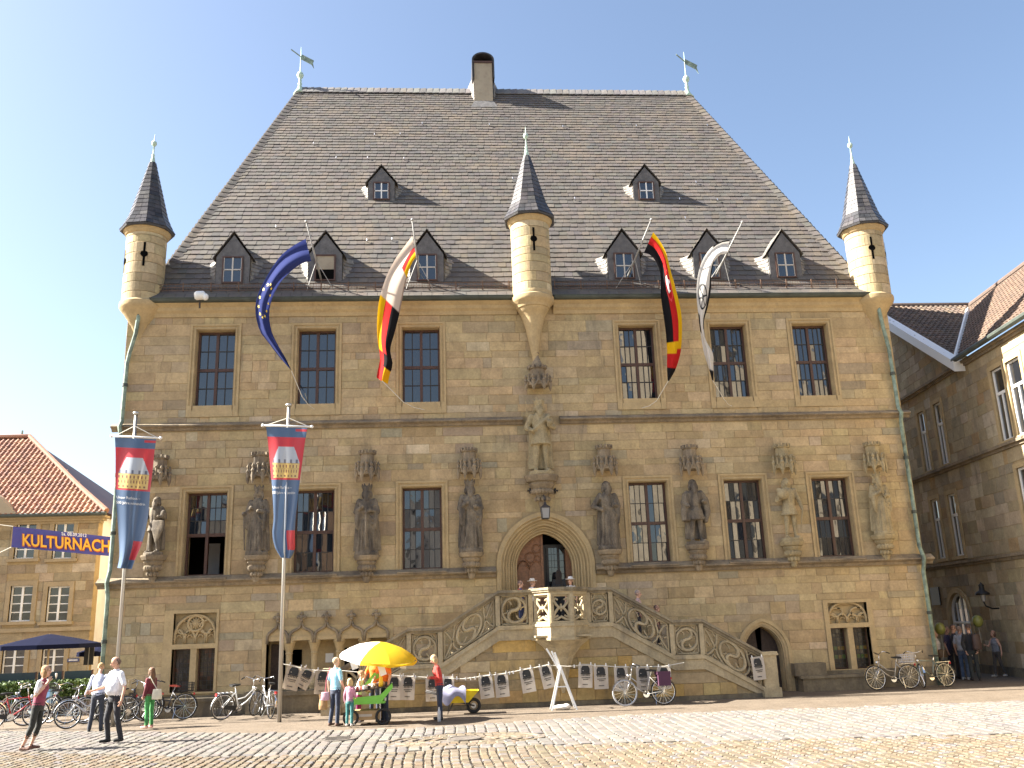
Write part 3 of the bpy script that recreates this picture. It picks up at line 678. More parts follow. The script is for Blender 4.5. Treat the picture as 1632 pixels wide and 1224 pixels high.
# ================================================================== dormers
def dormer(px, apy, bpy_, wpx, big=True, opened=False):
    b = onroof(px, bpy_); y0 = b.y-.02; a = at(px, apy, y0); x = b.x; z0 = b.z-.1; zt = a.z; w = (at(px+wpx/2, bpy_, y0).x-at(px-wpx/2, bpy_, y0).x)/2
    zk = z0+(zt-z0)*.56
    front = [(x-w,z0),(x+w,z0),(x+w,zk),(x,zt-.06),(x-w,zk)]
    d = HB(); yback = RY0+(zt-RZ0)/TS+.5
    d.prism(front, y0, yback); body = d.build('dormer', M['slate'])
    ww, wz0, wz1 = w*.62, z0+.12, zk-.0
    # gable roof slates with oversailing edges
    r = HB()
    for s in (-1, 1):
        n = 7
        for k in range(n):
            t0, t1 = k/n, (k+1)/n
            e0 = Vector((x+s*(w+.09), 0, zk-.08)).lerp(Vector((x, 0, zt)), t0); e1 = Vector((x+s*(w+.09), 0, zk-.08)).lerp(Vector((x, 0, zt)), t1+.05)
            yb_ = y0+.02
            while True:
                yn = yb_+.26; r.tint = pick([((.13,.122,.115),2),((.15,.138,.126),2)])
                if s > 0: q = [(e0.x,yb_-.07,e0.z),(e0.x,yn,e0.z),(e1.x,yn,e1.z),(e1.x,yb_-.07,e1.z)]
                else: q = [(e0.x,yn,e0.z),(e0.x,yb_-.07,e0.z),(e1.x,yb_-.07,e1.z),(e1.x,yn,e1.z)]
                lift = rnd.uniform(.0,.02); q = [(p[0]+s*.03,p[1],p[2]+.03+lift) for p in q]
                r.add(q+[(p[0],p[1],p[2]-.03) for p in q], [(0,1,2,3),(4,5,1,0),(6,7,3,2),(5,6,2,1),(7,4,0,3)]); yb_ = yn-.02
                if roofz(yb_-.2) > e1.z: break
    rf = sub(body, 'dormer_roof', M['slate_attr'], r); tag(rf, kind='stuff')
    # swept cheeks of curved slate courses
    for s in (-1, 1):
        c = HB(); n = 7
        for k in range(n):
            za, zb = lerp(z0+.02, zk, k/n), lerp(z0+.02, zk, (k+1)/n)
            m0 = 6; ptsA, ptsB = [], []
            for i in range(m0+1):
                t = i/m0; yy_a = lerp(y0+.04, RY0+(za-RZ0)/TS+.05, t); yy_b = lerp(y0+.04, RY0+(zb+.05-RZ0)/TS+.05, t)
                fl = .42*t**2.2*(.6+.5*t)
                ptsA.append((x+s*(w+.03+fl), yy_a, za)); ptsB.append((x+s*(w+.0+fl*.92), yy_b, zb+.05))
            for i in range(m0):
                c.tint = pick([((.19,.175,.155),2),((.24,.22,.19),2),((.15,.14,.13),1)])
                q = [ptsA[i], ptsA[i+1], ptsB[i+1], ptsB[i]]
                q2 = [(p[0]-s*.02, p[1], p[2]) for p in q]
                c.add(q+q2, [(0,1,2,3) if s > 0 else (3,2,1,0), (4,0,1,5) if s < 0 else (0,4,5,1)])
        sub(body, 'dormer_cheek', M['slate_attr'], c)
    # window
    f = HB(); t = .05
    f.box(x-ww, x-ww+t, y0-.05, y0+.0, wz0, wz1); f.box(x+ww-t, x+ww, y0-.05, y0, wz0, wz1); f.box(x-ww+t, x+ww-t, y0-.05, y0, wz0, wz0+t); f.box(x-ww+t, x+ww-t, y0-.05, y0, wz1-t, wz1)
    wo = sub(body, 'dormer_window', M['wood'], f)
    g = HB(); zm = (wz0+wz1)/2
    if opened:
        g.box(x-ww+t, x+ww-t, y0-.012, y0-.004, wz0+t, zm-.06); sub(body, 'dark_opening', M['void'], g)
        g = HB(); g.box(x-ww+t, x+ww-t, y0-.016, y0-.004, zm-.06, wz1-t); sub(body, 'blind', M['chim'], g)
    else:
        for sx in (-1, 1):
            for lo, hi in ((wz0+t, zm), (zm, wz1-t)):
                gp = HB(); xa, xb_ = sorted((x, x+sx*(ww-t))); gp.box(xa+.012, xb_-.012, y0-.018, y0-.008, lo+.012, hi-.012); sub(body, 'pane', M['pane'], gp)
        g.box(x-.024, x+.024, y0-.045, y0-.005, wz0+t, wz1-t); g.box(x-ww+t, x-.024, y0-.04, y0-.005, zm-.02, zm+.02); g.box(x+.024, x+ww-t, y0-.04, y0-.005, zm-.02, zm+.02)
        for q in (.014,): g.box(x-ww+t, x-ww+t+.02, y0-.04, y0-.005, wz0+t, wz1-t); g.box(x+ww-t-.02, x+ww-t, y0-.04, y0-.005, wz0+t, wz1-t)
        sub(body, 'window_sash', M['white_paint'] if not big else M['sash'], g)
M['sash'] = plain('grey_white_sash', (.5,.47,.42), .6)
for a in ((370,372,453,54), (518,370,449,54,True,True), (681,368,449,53), (996,367,446,52), (1133,367,445,51), (1254,368,444,50)): dormer(*a)
dormer(608, 265, 320, 42, False); dormer(1031, 264, 320, 41, False)

# ================================================================== chimney
cb = onroof(771, 163); y0 = cb.y; xa, xb_ = at(757,165,y0).x, at(786,165,y0).x; zt = at(771,97,y0).z
m = HB(); m.box(xa, xb_, y0, y0+1.6, cb.z-.3, zt); ch = m.build('chimney', M['chim'])
m = HB(); xm = (xa+xb_)/2; hw = (xb_-xa)/2+.1
A = [(xm+hw*math.cos(t), zt-.0+hw*.78*math.sin(t)) for t in [math.pi-math.pi*i/12 for i in range(13)]]; B = [(xm+(hw-.07)*math.cos(t), zt+(hw-.07)*.74*math.sin(t)) for t in [math.pi-math.pi*i/12 for i in range(13)]]
m.strip(B, A, y0-.1, y0+1.7); m.box(xm-hw, xm-hw+.07, y0-.1, y0+1.7, RZR+.2, zt); m.box(xm+hw-.07, xm+hw, y0-.1, y0+1.7, RZR+.2, zt); m.box(xa, xb_, y0+1.2, y0+1.25, zt, zt+.5)
sub(ch, 'chimney_cowl', M['slate_dark'], m)
m = HB(); m.box(xa-.04, xb_+.04, y0-.04, y0+1.64, zt-.12, zt-.02); sub(ch, 'chimney_collar', M['wood'], m)
m = HB()                                          # flared slate saddle at its foot
m.add([(xa-.02,y0-.03,cb.z+.05),(xb_+.02,y0-.03,cb.z+.05),(xb_+.22,y0-.32,roofz(y0-.32)+.06),(xa-.22,y0-.32,roofz(y0-.32)+.06)], [(3,2,1,0)]); sub(ch, 'lead_apron', M['slate'], m)
for s in (-1, 1):
    c = HB(); X = xa if s < 0 else xb_
    for k in range(12):
        za, zb = lerp(cb.z-.15, RZR+.7, k/12), lerp(cb.z-.15, RZR+.7, (k+1)/12)
        pa, pb = [], []
        for i in range(6):
            t = i/5; fl = .36*t**2*(1-max(0,(za-RZR)/.7)*.9); ya = lerp(y0+.02, min(RYR+.3, RY0+(za-RZ0)/TS+.25), t); pa.append((X+s*(.03+fl), ya, za)); pb.append((X+s*(.01+fl*.9), ya, zb+.03))
        for i in range(5): c.tint = pick([((.2,.18,.16),1),((.24,.22,.19),1)]); c.add([pa[i],pa[i+1],pb[i+1],pb[i]], [(0,1,2,3) if s > 0 else (3,2,1,0)])
    sub(ch, 'saddle_slates', M['slate_attr'], c)

# ================================================================== ridge finials with weather vanes
for px, py, top in ((479,141,76), (1095,147,84)):
    e = Vector((RXL if px < 800 else RXR, RYR-.05, RZR)); H = at(px, top, RYR).z-RZR
    m = HB(); m.lathe([(.3,-.35),(.14,-.1),(.07,.15),(.1,.22),(.06,.3),(.08,.38),(.05,.46),(.12,.54),(.16,.66),(.12,.78),(.04,.84),(.025,1.0),(.022,1.6),(.04,1.64),(.022,1.68),(.018,H-.7),(.006,H)], 12, e)
    f = m.build('ridge_finial', M['copper_pale'], smooth=True)
    m = HB(); z = e.z+H-.75; m.tube([(e.x-.42,e.y-.16,z+.5),(e.x+.02,e.y,z+.22),(e.x+.1,e.y,z+.16)], .03, 5)
    m.prism([(e.x+.02,z+.1),(e.x+.5,z-.18),(e.x+.62,z-.42),(e.x+.56,z-.1),(e.x+.6,z+.04),(e.x+.03,z+.36)], e.y-.015, e.y+.015); sub(f, 'weather_vane', M['copper'], m)

# ================================================================== turrets
M['turret_obj'] = M['stone_obj']
def wedge(mb, cx, cy, r0, r1, z0, z1, a0, a1, n=7, tint=None):
    vs = []; mb.tint = tint
    for z, r_ in ((z0, r1-.008), (z0+.012, r1), (z1-.012, r1), (z1, r1-.008)):
        vs += [(cx+r_*math.cos(lerp(a0,a1,i/n)), cy+r_*math.sin(lerp(a0,a1,i/n)), z) for i in range(n+1)]
    k = n+1; mb.add(vs, [(q*k+i, q*k+i+1, (q+1)*k+i+1, (q+1)*k+i) for q in range(3) for i in range(n)])
TPAL = [((.42,.33,.19),4), ((.46,.37,.22),3), ((.5,.41,.26),2), ((.36,.29,.175),1.5)]
def turret(cx, cy, r, zb, zt, zapex, zball, cone_r, corbel, slits):
    m = HB(); m.lathe([(r-.03, zb), (r-.03, zt)], 24, (cx, cy, 0)); body = m.build('turret', M['mortar'], smooth=True)
    z = zb; q = 0
    while z < zt-.05:
        h = min(rnd.uniform(.26,.42), zt-z)
        if zt-z-h < .15: h = zt-z
        a = rnd.uniform(0, 1)
        n = rnd.choice((6,7,8))
        for i in range(n):
            a0 = a+2*math.pi*i/n; a1 = a0+2*math.pi/n-.012; am = (a0+a1)/2
            if math.sin(am) > .55: continue
            w = HB(); wedge(w, cx, cy, r-.03, r, z+.006, z+h-.006, a0, a1); w.t = []; c = pick(TPAL)
            o = sub(body, 'turret_stone', M['stone_obj'], w); o.color = (*c, 1)
        z += h
    m = HB(); m.lathe([(r,zt-.16),(r+.05,zt-.12),(r+.08,zt-.02),(r+.14,zt+.04),(r+.12,zt+.1)], 24, (cx, cy, 0)); sub(body, 'turret_cornice', M['dressed'], m, True)
    m = HB(); m.lathe(corbel, 24, (cx, cy, 0)); smooth_angle(sub(body, 'turret_corbel', M['dressed'], m), 40)
    # octagonal slated cone with a flared foot
    prof = [(cone_r, zt+.08), (cone_r*.86, zt+.3), (cone_r*.7, zt+.62), (.11, zapex)]
    m = HB(); m.lathe([(cone_r-.02,zt+.02)]+prof, 8, (cx, cy, 0), R(22.5-8), R(22.5-8)+2*math.pi); cone = sub(body, 'turret_cone', M['slate_dark'], m)
    s = HB(); zz = zt+.1
    while zz < zapex-.1:
        zn = zz+.17
        def rad(z_):
            for (ra, za), (rb, zb_) in zip(prof[:-1], prof[1:]):
                if za <= z_ <= zb_: return lerp(ra, rb, (z_-za)/(zb_-za))
            return prof[-1][0]
        ra, rb = rad(zz)+.022, rad(min(zn+.03, zapex))+.008
        for k in range(8):
            a0, a1 = R(14.5+45*k), R(14.5+45*(k+1))
            if math.sin((a0+a1)/2) > .8: continue
            npc = max(1, int(ra*.8/.2))
            for j in range(npc):
                f0, f1 = j/npc+.01, (j+1)/npc-.01
                P = lambda rr, f, z_: Vector((cx+rr*lerp(math.cos(a0),math.cos(a1),f), cy+rr*lerp(math.sin(a0),math.sin(a1),f), z_))
                s.tint = pick([((.06,.058,.062),2),((.085,.08,.08),2),((.045,.045,.05),1)])
                s.add([P(ra,f0,zz),P(ra,f1,zz),P(rb,f1,zn+.03),P(rb,f0,zn+.03),P(ra-.02,f0,zz),P(ra-.02,f1,zz)], [(0,1,2,3),(4,5,1,0)])
        zz = zn
    tag(sub(body, 'cone_slates', M['slate_attr_cone'], s), kind='stuff')
    m = HB(); H = zball-zapex
    m.lathe([(.13,zapex-.25),(.075,zapex+.15),(.04,zapex+.3),(.055,zapex+.34),(.03,zapex+.4),(.024,zball-.12),(.05,zball-.1),(.08,zball-.06),(.095,zball),(.08,zball+.06),(.02,zball+.1),(.01,zball+.3),(.0,zball+.4)], 10, (cx, cy, 0)); sub(body, 'turret_finial', M['copper_pale'], m, True)
    for a, zc in slits:
        m = HB(); T = lambda u, z_: (cx+(r+.02)*math.sin(a+u/r), cy-(r+.02)*math.cos(a+u/r), z_)
        pts = [(-.035,-.42),(.035,-.42),(.035,-.1),(.09,-.06),(.12,0),(.09,.09),(.035,.11),(.035,.42),(-.035,.42),(-.035,.11),(-.09,.09),(-.12,0),(-.09,-.06),(-.035,-.1)]
        c = [T(u, zc+v) for u, v in pts]; m.add(c, [(0,1,2,3,12,13),(3,4,5,10,11,12),(5,6,9,10),(6,7,8,9)]); sub(body, 'arrow_slit', M['void'], m)  # black plate just proud of the stones, painted shade instead of a cut slit
    return body
M['slate_attr_cone'] = stone('cone_slate', 'attr', stain=(.03,.03,.035), stain_at=(.5,.7), var=.3, rough=.3, scale=2, bump=.25, streak=False)
r = .66
cz = [(.05,10.62),(.09,10.7),(.1,10.8),(.17,11.2),(.27,11.75),(.36,12.1),(.44,12.32),(.47,12.34),(.52,12.46),(.56,12.48),(.6,12.6),(.69,12.66),(.72,12.74),(.72,12.84),(.68,12.88),(.68,12.96),(r,13.02)]
turret(1.84, -.28, r, 13.0, 15.62, 18.2, 19.0, .92, cz, [(.08, 14.75)])
def corner_corbel(zb): return [(.02,zb-1.5),(.08,zb-1.3),(.2,zb-.95),(.3,zb-.7),(.34,zb-.66),(.42,zb-.5),(.46,zb-.46),(.54,zb-.32),(.58,zb-.28),(.68,zb-.16),(.7,zb-.1),(.7,zb+.02),(.645,zb+.08)]
turret(-11.1, .1, .64, 12.85, 15.42, 18.05, 18.85, .88, corner_corbel(12.85), [(.25, 14.45), (-1.0, 14.3)])
turret(13.86, .1, .64, 12.85, 15.42, 18.05, 18.9, .88, corner_corbel(12.85), [(-.12, 14.55), (1.2, 14.5)])
# floodlight on the eave
p = at(318, 471, -.5)
fl = thing('floodlight', 'white floodlight on the eave at the left end of the gutter', 'floodlight', p)
m = MB(); m.lathe([(.1,-.16),(.15,-.1),(.15,.12),(.1,.18)], 12); o = m.build('lamp_housing', M['white_paint'], fl, True); o.rotation_euler = (0, R(80), R(20))
m = MB(); m.ell((.2,-.03,-.06), .1, .1, .12); m.build('lamp_head', M['white_paint'], fl, True); MB().tube([(0,.05,-.1),(0,.1,-.4)], .03, 6).build('bracket', M['iron'], fl)
# ================================================================== figures: one continuous skin over a posed skeleton
from mathutils import kdtree
class Fig:
    def __init__(s): s.mb = MB(); s.pts = []; s.mats = []; s.post = MB(); s.names = []
    def mat(s, m):
        if m not in s.names: s.names.append(m)
        return s.names.index(m)
    def _reg(s, a, m):
        k = s.mat(m)
        for p in s.mb.v[a:]: s.pts.append(p); s.mats.append(k)
    def cap(s, p0, p1, r0, r1, m, n=9):
        p0, p1 = Vector(p0), Vector(p1); a = len(s.mb.v); L = (p1-p0).length; k = max(2, int(L/.03)); d = (p1-p0).normalized() if L > 1e-6 else Vector((0,0,1))
        P = []; RR = []
        for q in (80, 50, 25): P.append(p0-d*r0*math.sin(R(q))); RR.append(r0*math.cos(R(q)))
        for i in range(k+1): P.append(p0.lerp(p1, i/k)); RR.append(lerp(r0, r1, i/k))
        for q in (25, 50, 80): P.append(p1+d*r1*math.sin(R(q))); RR.append(r1*math.cos(R(q)))
        s.mb.tube(P, RR, n); s._reg(a, m)
    def ell(s, c, rx, ry, rz, m, rot=None): a = len(s.mb.v); s.mb.ell(c, rx, ry, rz, 12, 9, rot); s._reg(a, m)
    def loft(s, rings, m, n=18, folds=0, amp=0, ph=0, twist=0):
        # rings: (x, y, z, rx, ry) from bottom to top
        a = len(s.mb.v); R2 = []
        for q in range(len(rings)-1):
            A, B = rings[q], rings[q+1]; k = max(1, int(abs(B[2]-A[2])/.04))
            R2 += [tuple(lerp(A[i], B[i], j/k) for i in range(5)) for j in range(k)]
        R2.append(rings[-1]); vs = []
        zb, zt = rings[0][2], rings[-1][2]
        if folds: n = max(n, folds*6)
        for (x, y, z, rx, ry) in R2:
            f = (zt-z)/(zt-zb+1e-9)
            for i in range(n):
                t = 2*math.pi*i/n; g = 1+amp*min(1, .25+f)*math.sin(folds*t+ph+twist*f)*(.6+.4*math.sin(2.3*t+ph*3)) if folds else 1
                vs.append((x+rx*g*math.cos(t), y+ry*g*math.sin(t), z))
        m_ = len(R2); fs = [(q*n+i, q*n+(i+1)%n, (q+1)*n+(i+1)%n, (q+1)*n+i) for q in range(m_-1) for i in range(n)] + [tuple(range(n-1,-1,-1)), tuple((m_-1)*n+i for i in range(n))]
        s.mb.add(vs, fs); s._reg(a, m)
    def box(s, c, sx, sy, sz, m, rot=None):
        a = len(s.mb.v); s.mb.obox(c, sx, sy, sz, rot); s._reg(a, m)
    def hand(s, w, d, nrm, m, k=1.0, curl=.6):
        # palm, four unequal fingers and a thumb leaving the side of the palm
        w, d, nrm = Vector(w), Vector(d).normalized(), Vector(nrm); nrm = (nrm-d*nrm.dot(d)).normalized(); side = d.cross(nrm)
        s.cap(w, w+d*.06*k, .026*k, .03*k, m); s.post.mi = s.mat(m)
        for i, (o, L) in enumerate(((-.027,.062),(-.009,.074),(.009,.07),(.027,.055))):
            b = w+d*.075*k+side*o*k; mid = b+(d*math.cos(curl*.4)+nrm*math.sin(curl*.4))*L*.5*k; e = mid+(d*math.cos(curl*1.5)+nrm*math.sin(curl*1.5))*L*.5*k
            s.post.tube([b-d*.02, b, mid, e], [.0095*k,.0095*k,.0088*k,.007*k], 6)
        b = w+d*.025*k-side*.026*k; mid = b+(d*.6-side*.7+nrm*.25).normalized()*.035*k; e = mid+(d*.9-side*.15+nrm*.4).normalized()*.03*k
        s.post.tube([b, mid, e], [.012*k,.0105*k,.008*k], 6)
    def finish(s, name, mats, voxel, parent=None, loc=(0,0,0), rz=0, scale=1, smooth_it=2):
        me = s.mb.mesh('tmp', []); o = bpy.data.objects.new('tmp', me); col.objects.link(o)
        md = o.modifiers.new('r', 'REMESH'); md.mode = 'VOXEL'; md.voxel_size = voxel; md.use_smooth_shade = True
        if smooth_it: sm = o.modifiers.new('s', 'SMOOTH'); sm.factor = .5; sm.iterations = smooth_it
        dg = bpy.context.evaluated_depsgraph_get(); dg.update()
        e = bpy.data.meshes.new_from_object(o.evaluated_get(dg)); bpy.data.objects.remove(o); bpy.data.meshes.remove(me)
        e.materials.clear()
        kd = kdtree.KDTree(len(s.pts))
        for i, p in enumerate(s.pts): kd.insert(p, i)
        kd.balance()
        nv_ = len(e.vertices); co = np.empty(nv_*3); e.vertices.foreach_get('co', co); co = co.reshape(-1,3)
        out = MB(); out.v = [tuple(p) for p in co.tolist()]; out.f = [tuple(p.vertices) for p in e.polygons]
        out.m = [s.mats[kd.find(p.center)[1]] for p in e.polygons] if len(set(s.mats)) > 1 else [0]*len(out.f)
        bpy.data.meshes.remove(e)
        k = len(out.v); out.v += s.post.v; out.f += [tuple(i+k for i in f) for f in s.post.f]; out.m += s.post.m
        me = out.mesh(name, [mats(n) for n in s.names], True)
        ob = link(name, me, parent, loc); ob.rotation_euler = (0,0,rz); ob.scale = (scale,)*3
        return ob
CM = {}
def cloth(key):
    if key not in CM:
        c, r_ = {'skin':((.58,.34,.24),.55),'skin_tan':((.5,.28,.19),.55)}.get(key, (None, None)) if isinstance(key, str) else (key, .85)
        if c is None: CM[key] = M[key]
        else: CM[key] = plain('skin' if isinstance(key, str) else 'clothing', c, r_, var=.12 if isinstance(key, str) else .25, scale=9, bump=0 if isinstance(key, str) else .9, sheen=0 if isinstance(key, str) else .15)
    return CM[key]
def person(label, pos, rz, H=1.75, top=(.5,.5,.5), bottom=(.03,.03,.05), hair=(.1,.06,.03), shoes=(.03,.02,.02), skin='skin', sleeve='short', leg='long', style='short',
           armL=None, armR=None, legL=None, legR=None, lean=(0,0), head=(0,0,0), belly=0, fem=False, hat=None, group=None, waist_up=False, child=False, collar=None, vest=None, skirt=None, hands=(None,None), tuck=True):
    f = Fig(); lx_, ly = lean
    def at_(x, y, z): t = max(0, (z-.95)/.5); return (x+lx_*t, y+ly*t, z)
    sw = .175 if not fem else .155; hw = .165 if not fem else .17
    if child: sw, hw = .15, .14
    hz = 1.0 if not child else .93
    # legs
    for sgn, L in ((1, legL), (-1, legR)):
        kn, an = L or ((sgn*.095, 0, .5), (sgn*.1, .02, .09)); hip = (sgn*.088, 0, .9); kn, an = Vector(kn), Vector(an)
        lm = bottom
        f.cap(hip, kn, .088, .064, lm)
        if leg == 'long': f.cap(kn, an, .064, .056, lm)
        elif leg == 'capri': q = kn.lerp(an, .45); f.cap(kn, q, .064, .062, lm); f.cap(q, an, .046, .034, skin)
        else: f.cap(kn, an, .054, .034, skin)
        toe = an + Vector((sgn*.03, -.16, -.045)); f.cap(an+Vector((0,.03,-.045)), toe, .042, .034, shoes); f.cap(an+Vector((0,.01,-.03)), an, .045, .04, shoes)
    # pelvis and torso
    b_ = belly
    f.loft([(0,0,.82,hw*.9,.1),(0,0,.9,hw,.118),(0,0,.98,hw*.86,.1)], bottom)
    tz = .9 if not tuck else .97
    R_ = [(0,0,tz,hw*1.02,.122+b_*.4),(0,-b_*.35,1.05,hw*(.9 if fem else .98)+b_*.15,.115+b_),(0,-b_*.3,1.16,sw*.93+b_*.1,.118+b_*.8),(0,-.012 if fem else 0,1.28,sw*1.0,.13 if fem else .122),(0,.005,1.38,sw*.98,.1),(0,.012,1.44,sw*.62,.075),(0,.012,1.47,.075,.06)]
    f.loft([(*at_(x,y,z),rx,ry) for x,y,z,rx,ry in R_], vest or top)
    f.cap(at_(0,.012,1.44), at_(0,.0,1.55), .055, .05, skin)
    if collar: f.loft([(*at_(0,.008,1.45),.085,.075),(*at_(0,.006,1.49),.068,.062)], collar)
    # arms
    for sgn, A, hn in ((1, armL, hands[0]), (-1, armR, hands[1])):
        el, wr = A or ((sgn*(sw+.07), .03, 1.14), (sgn*(sw+.08), -.04, .9)); el, wr = Vector(el), Vector(wr); sh = Vector(at_(sgn*(sw-.005), .005, 1.405))
        if sleeve == 'long': f.cap(sh, el, .06, .048, top); f.cap(el, wr, .048, .038, top)
        elif sleeve == 'short': q = sh.lerp(el, .72); f.cap(sh, q, .062, .058, top); f.cap(q, el, .042, .038, skin); f.cap(el, wr, .037, .027, skin)
        else: f.cap(sh, el, .045, .038, skin); f.cap(el, wr, .037, .027, skin)
        d = (wr-el); f.hand(wr, hn[0] if hn else d, hn[1] if hn else Vector((-sgn, -.3, 0)), skin, .95, .7)
    # head
    hx, hy, hzr = head; hr = Matrix.Rotation(hzr, 3, 'Z') @ Matrix.Rotation(hx, 3, 'X'); hc = Vector(at_(0, 0, 1.635)) + hr @ Vector((0,-.012,0)) + Vector((0, hy, 0))
    k = 1.0 if not child else 1.14
    W = lambda v: hc + hr @ (Vector(v)*k)
    f.ell(W((0,.005,.02)), .076*k, .094*k, .1*k, skin, hr); f.ell(W((0,-.025,-.055)), .054*k, .062*k, .062*k, skin, hr)
    for sgn in (1,-1): f.post.mi = f.mat(skin); f.post.ell(W((sgn*.077,.01,-.005)), .012*k, .022*k, .032*k, 8, 6, hr)
    f.post.ell(W((0,-.098,-.018)), .013*k, .02*k, .025*k, 8, 6, hr)
    f.post.mi = f.mat('eye_dark')
    for sgn in (1,-1): f.post.ell(W((sgn*.03,-.083,.012)), .011*k, .007*k, .007*k, 7, 5, hr)
    f.post.mi = f.mat('lip'); f.post.ell(W((0,-.086,-.058)), .022*k, .008*k, .007*k, 7, 5, hr)
    if style == 'bald': f.ell(W((0,.045,.0)), .08*k, .07*k, .07*k, hair, hr)
    else:
        f.ell(W((0,.024,.04)), .088*k, .095*k, .094*k, hair, hr)
        if style in ('bob','long'):
            f.ell(W((0,.04,-.03)), .098*k, .078*k, .1*k, hair, hr)
            for sgn in (1,-1): f.ell(W((sgn*.078,.0,-.05)), .03*k, .05*k, .09*k, hair, hr)
        if style == 'long': f.loft([(*W((0,.09,-.32)),.085,.04),(*W((0,.075,-.2)),.1,.05),(*W((0,.06,-.05)),.095,.07)], hair)
        if style == 'bun': f.ell(W((0,.11,.06)), .05, .05, .05, hair, hr)
    if hat:
        a = W((0,.01,.075)); f.loft([(a.x,a.y,a.z-.012,.19,.21),(a.x,a.y,a.z+.008,.19,.21)], hat, 20); f.loft([(a.x,a.y,a.z,.098,.11),(a.x,a.y,a.z+.08,.09,.1),(a.x,a.y,a.z+.1,.06,.07)], hat)
    if skirt: f.loft(skirt[1], skirt[0], folds=7, amp=.06)
    sc_f = H/1.76
    return tag(f.finish('person', cloth, .0165, None, pos, rz, sc_f, 1), label, 'person', group)
M['eye_dark'] = plain('eye', (.02,.015,.012), .3); M['lip'] = plain('lips', (.35,.12,.1), .5)

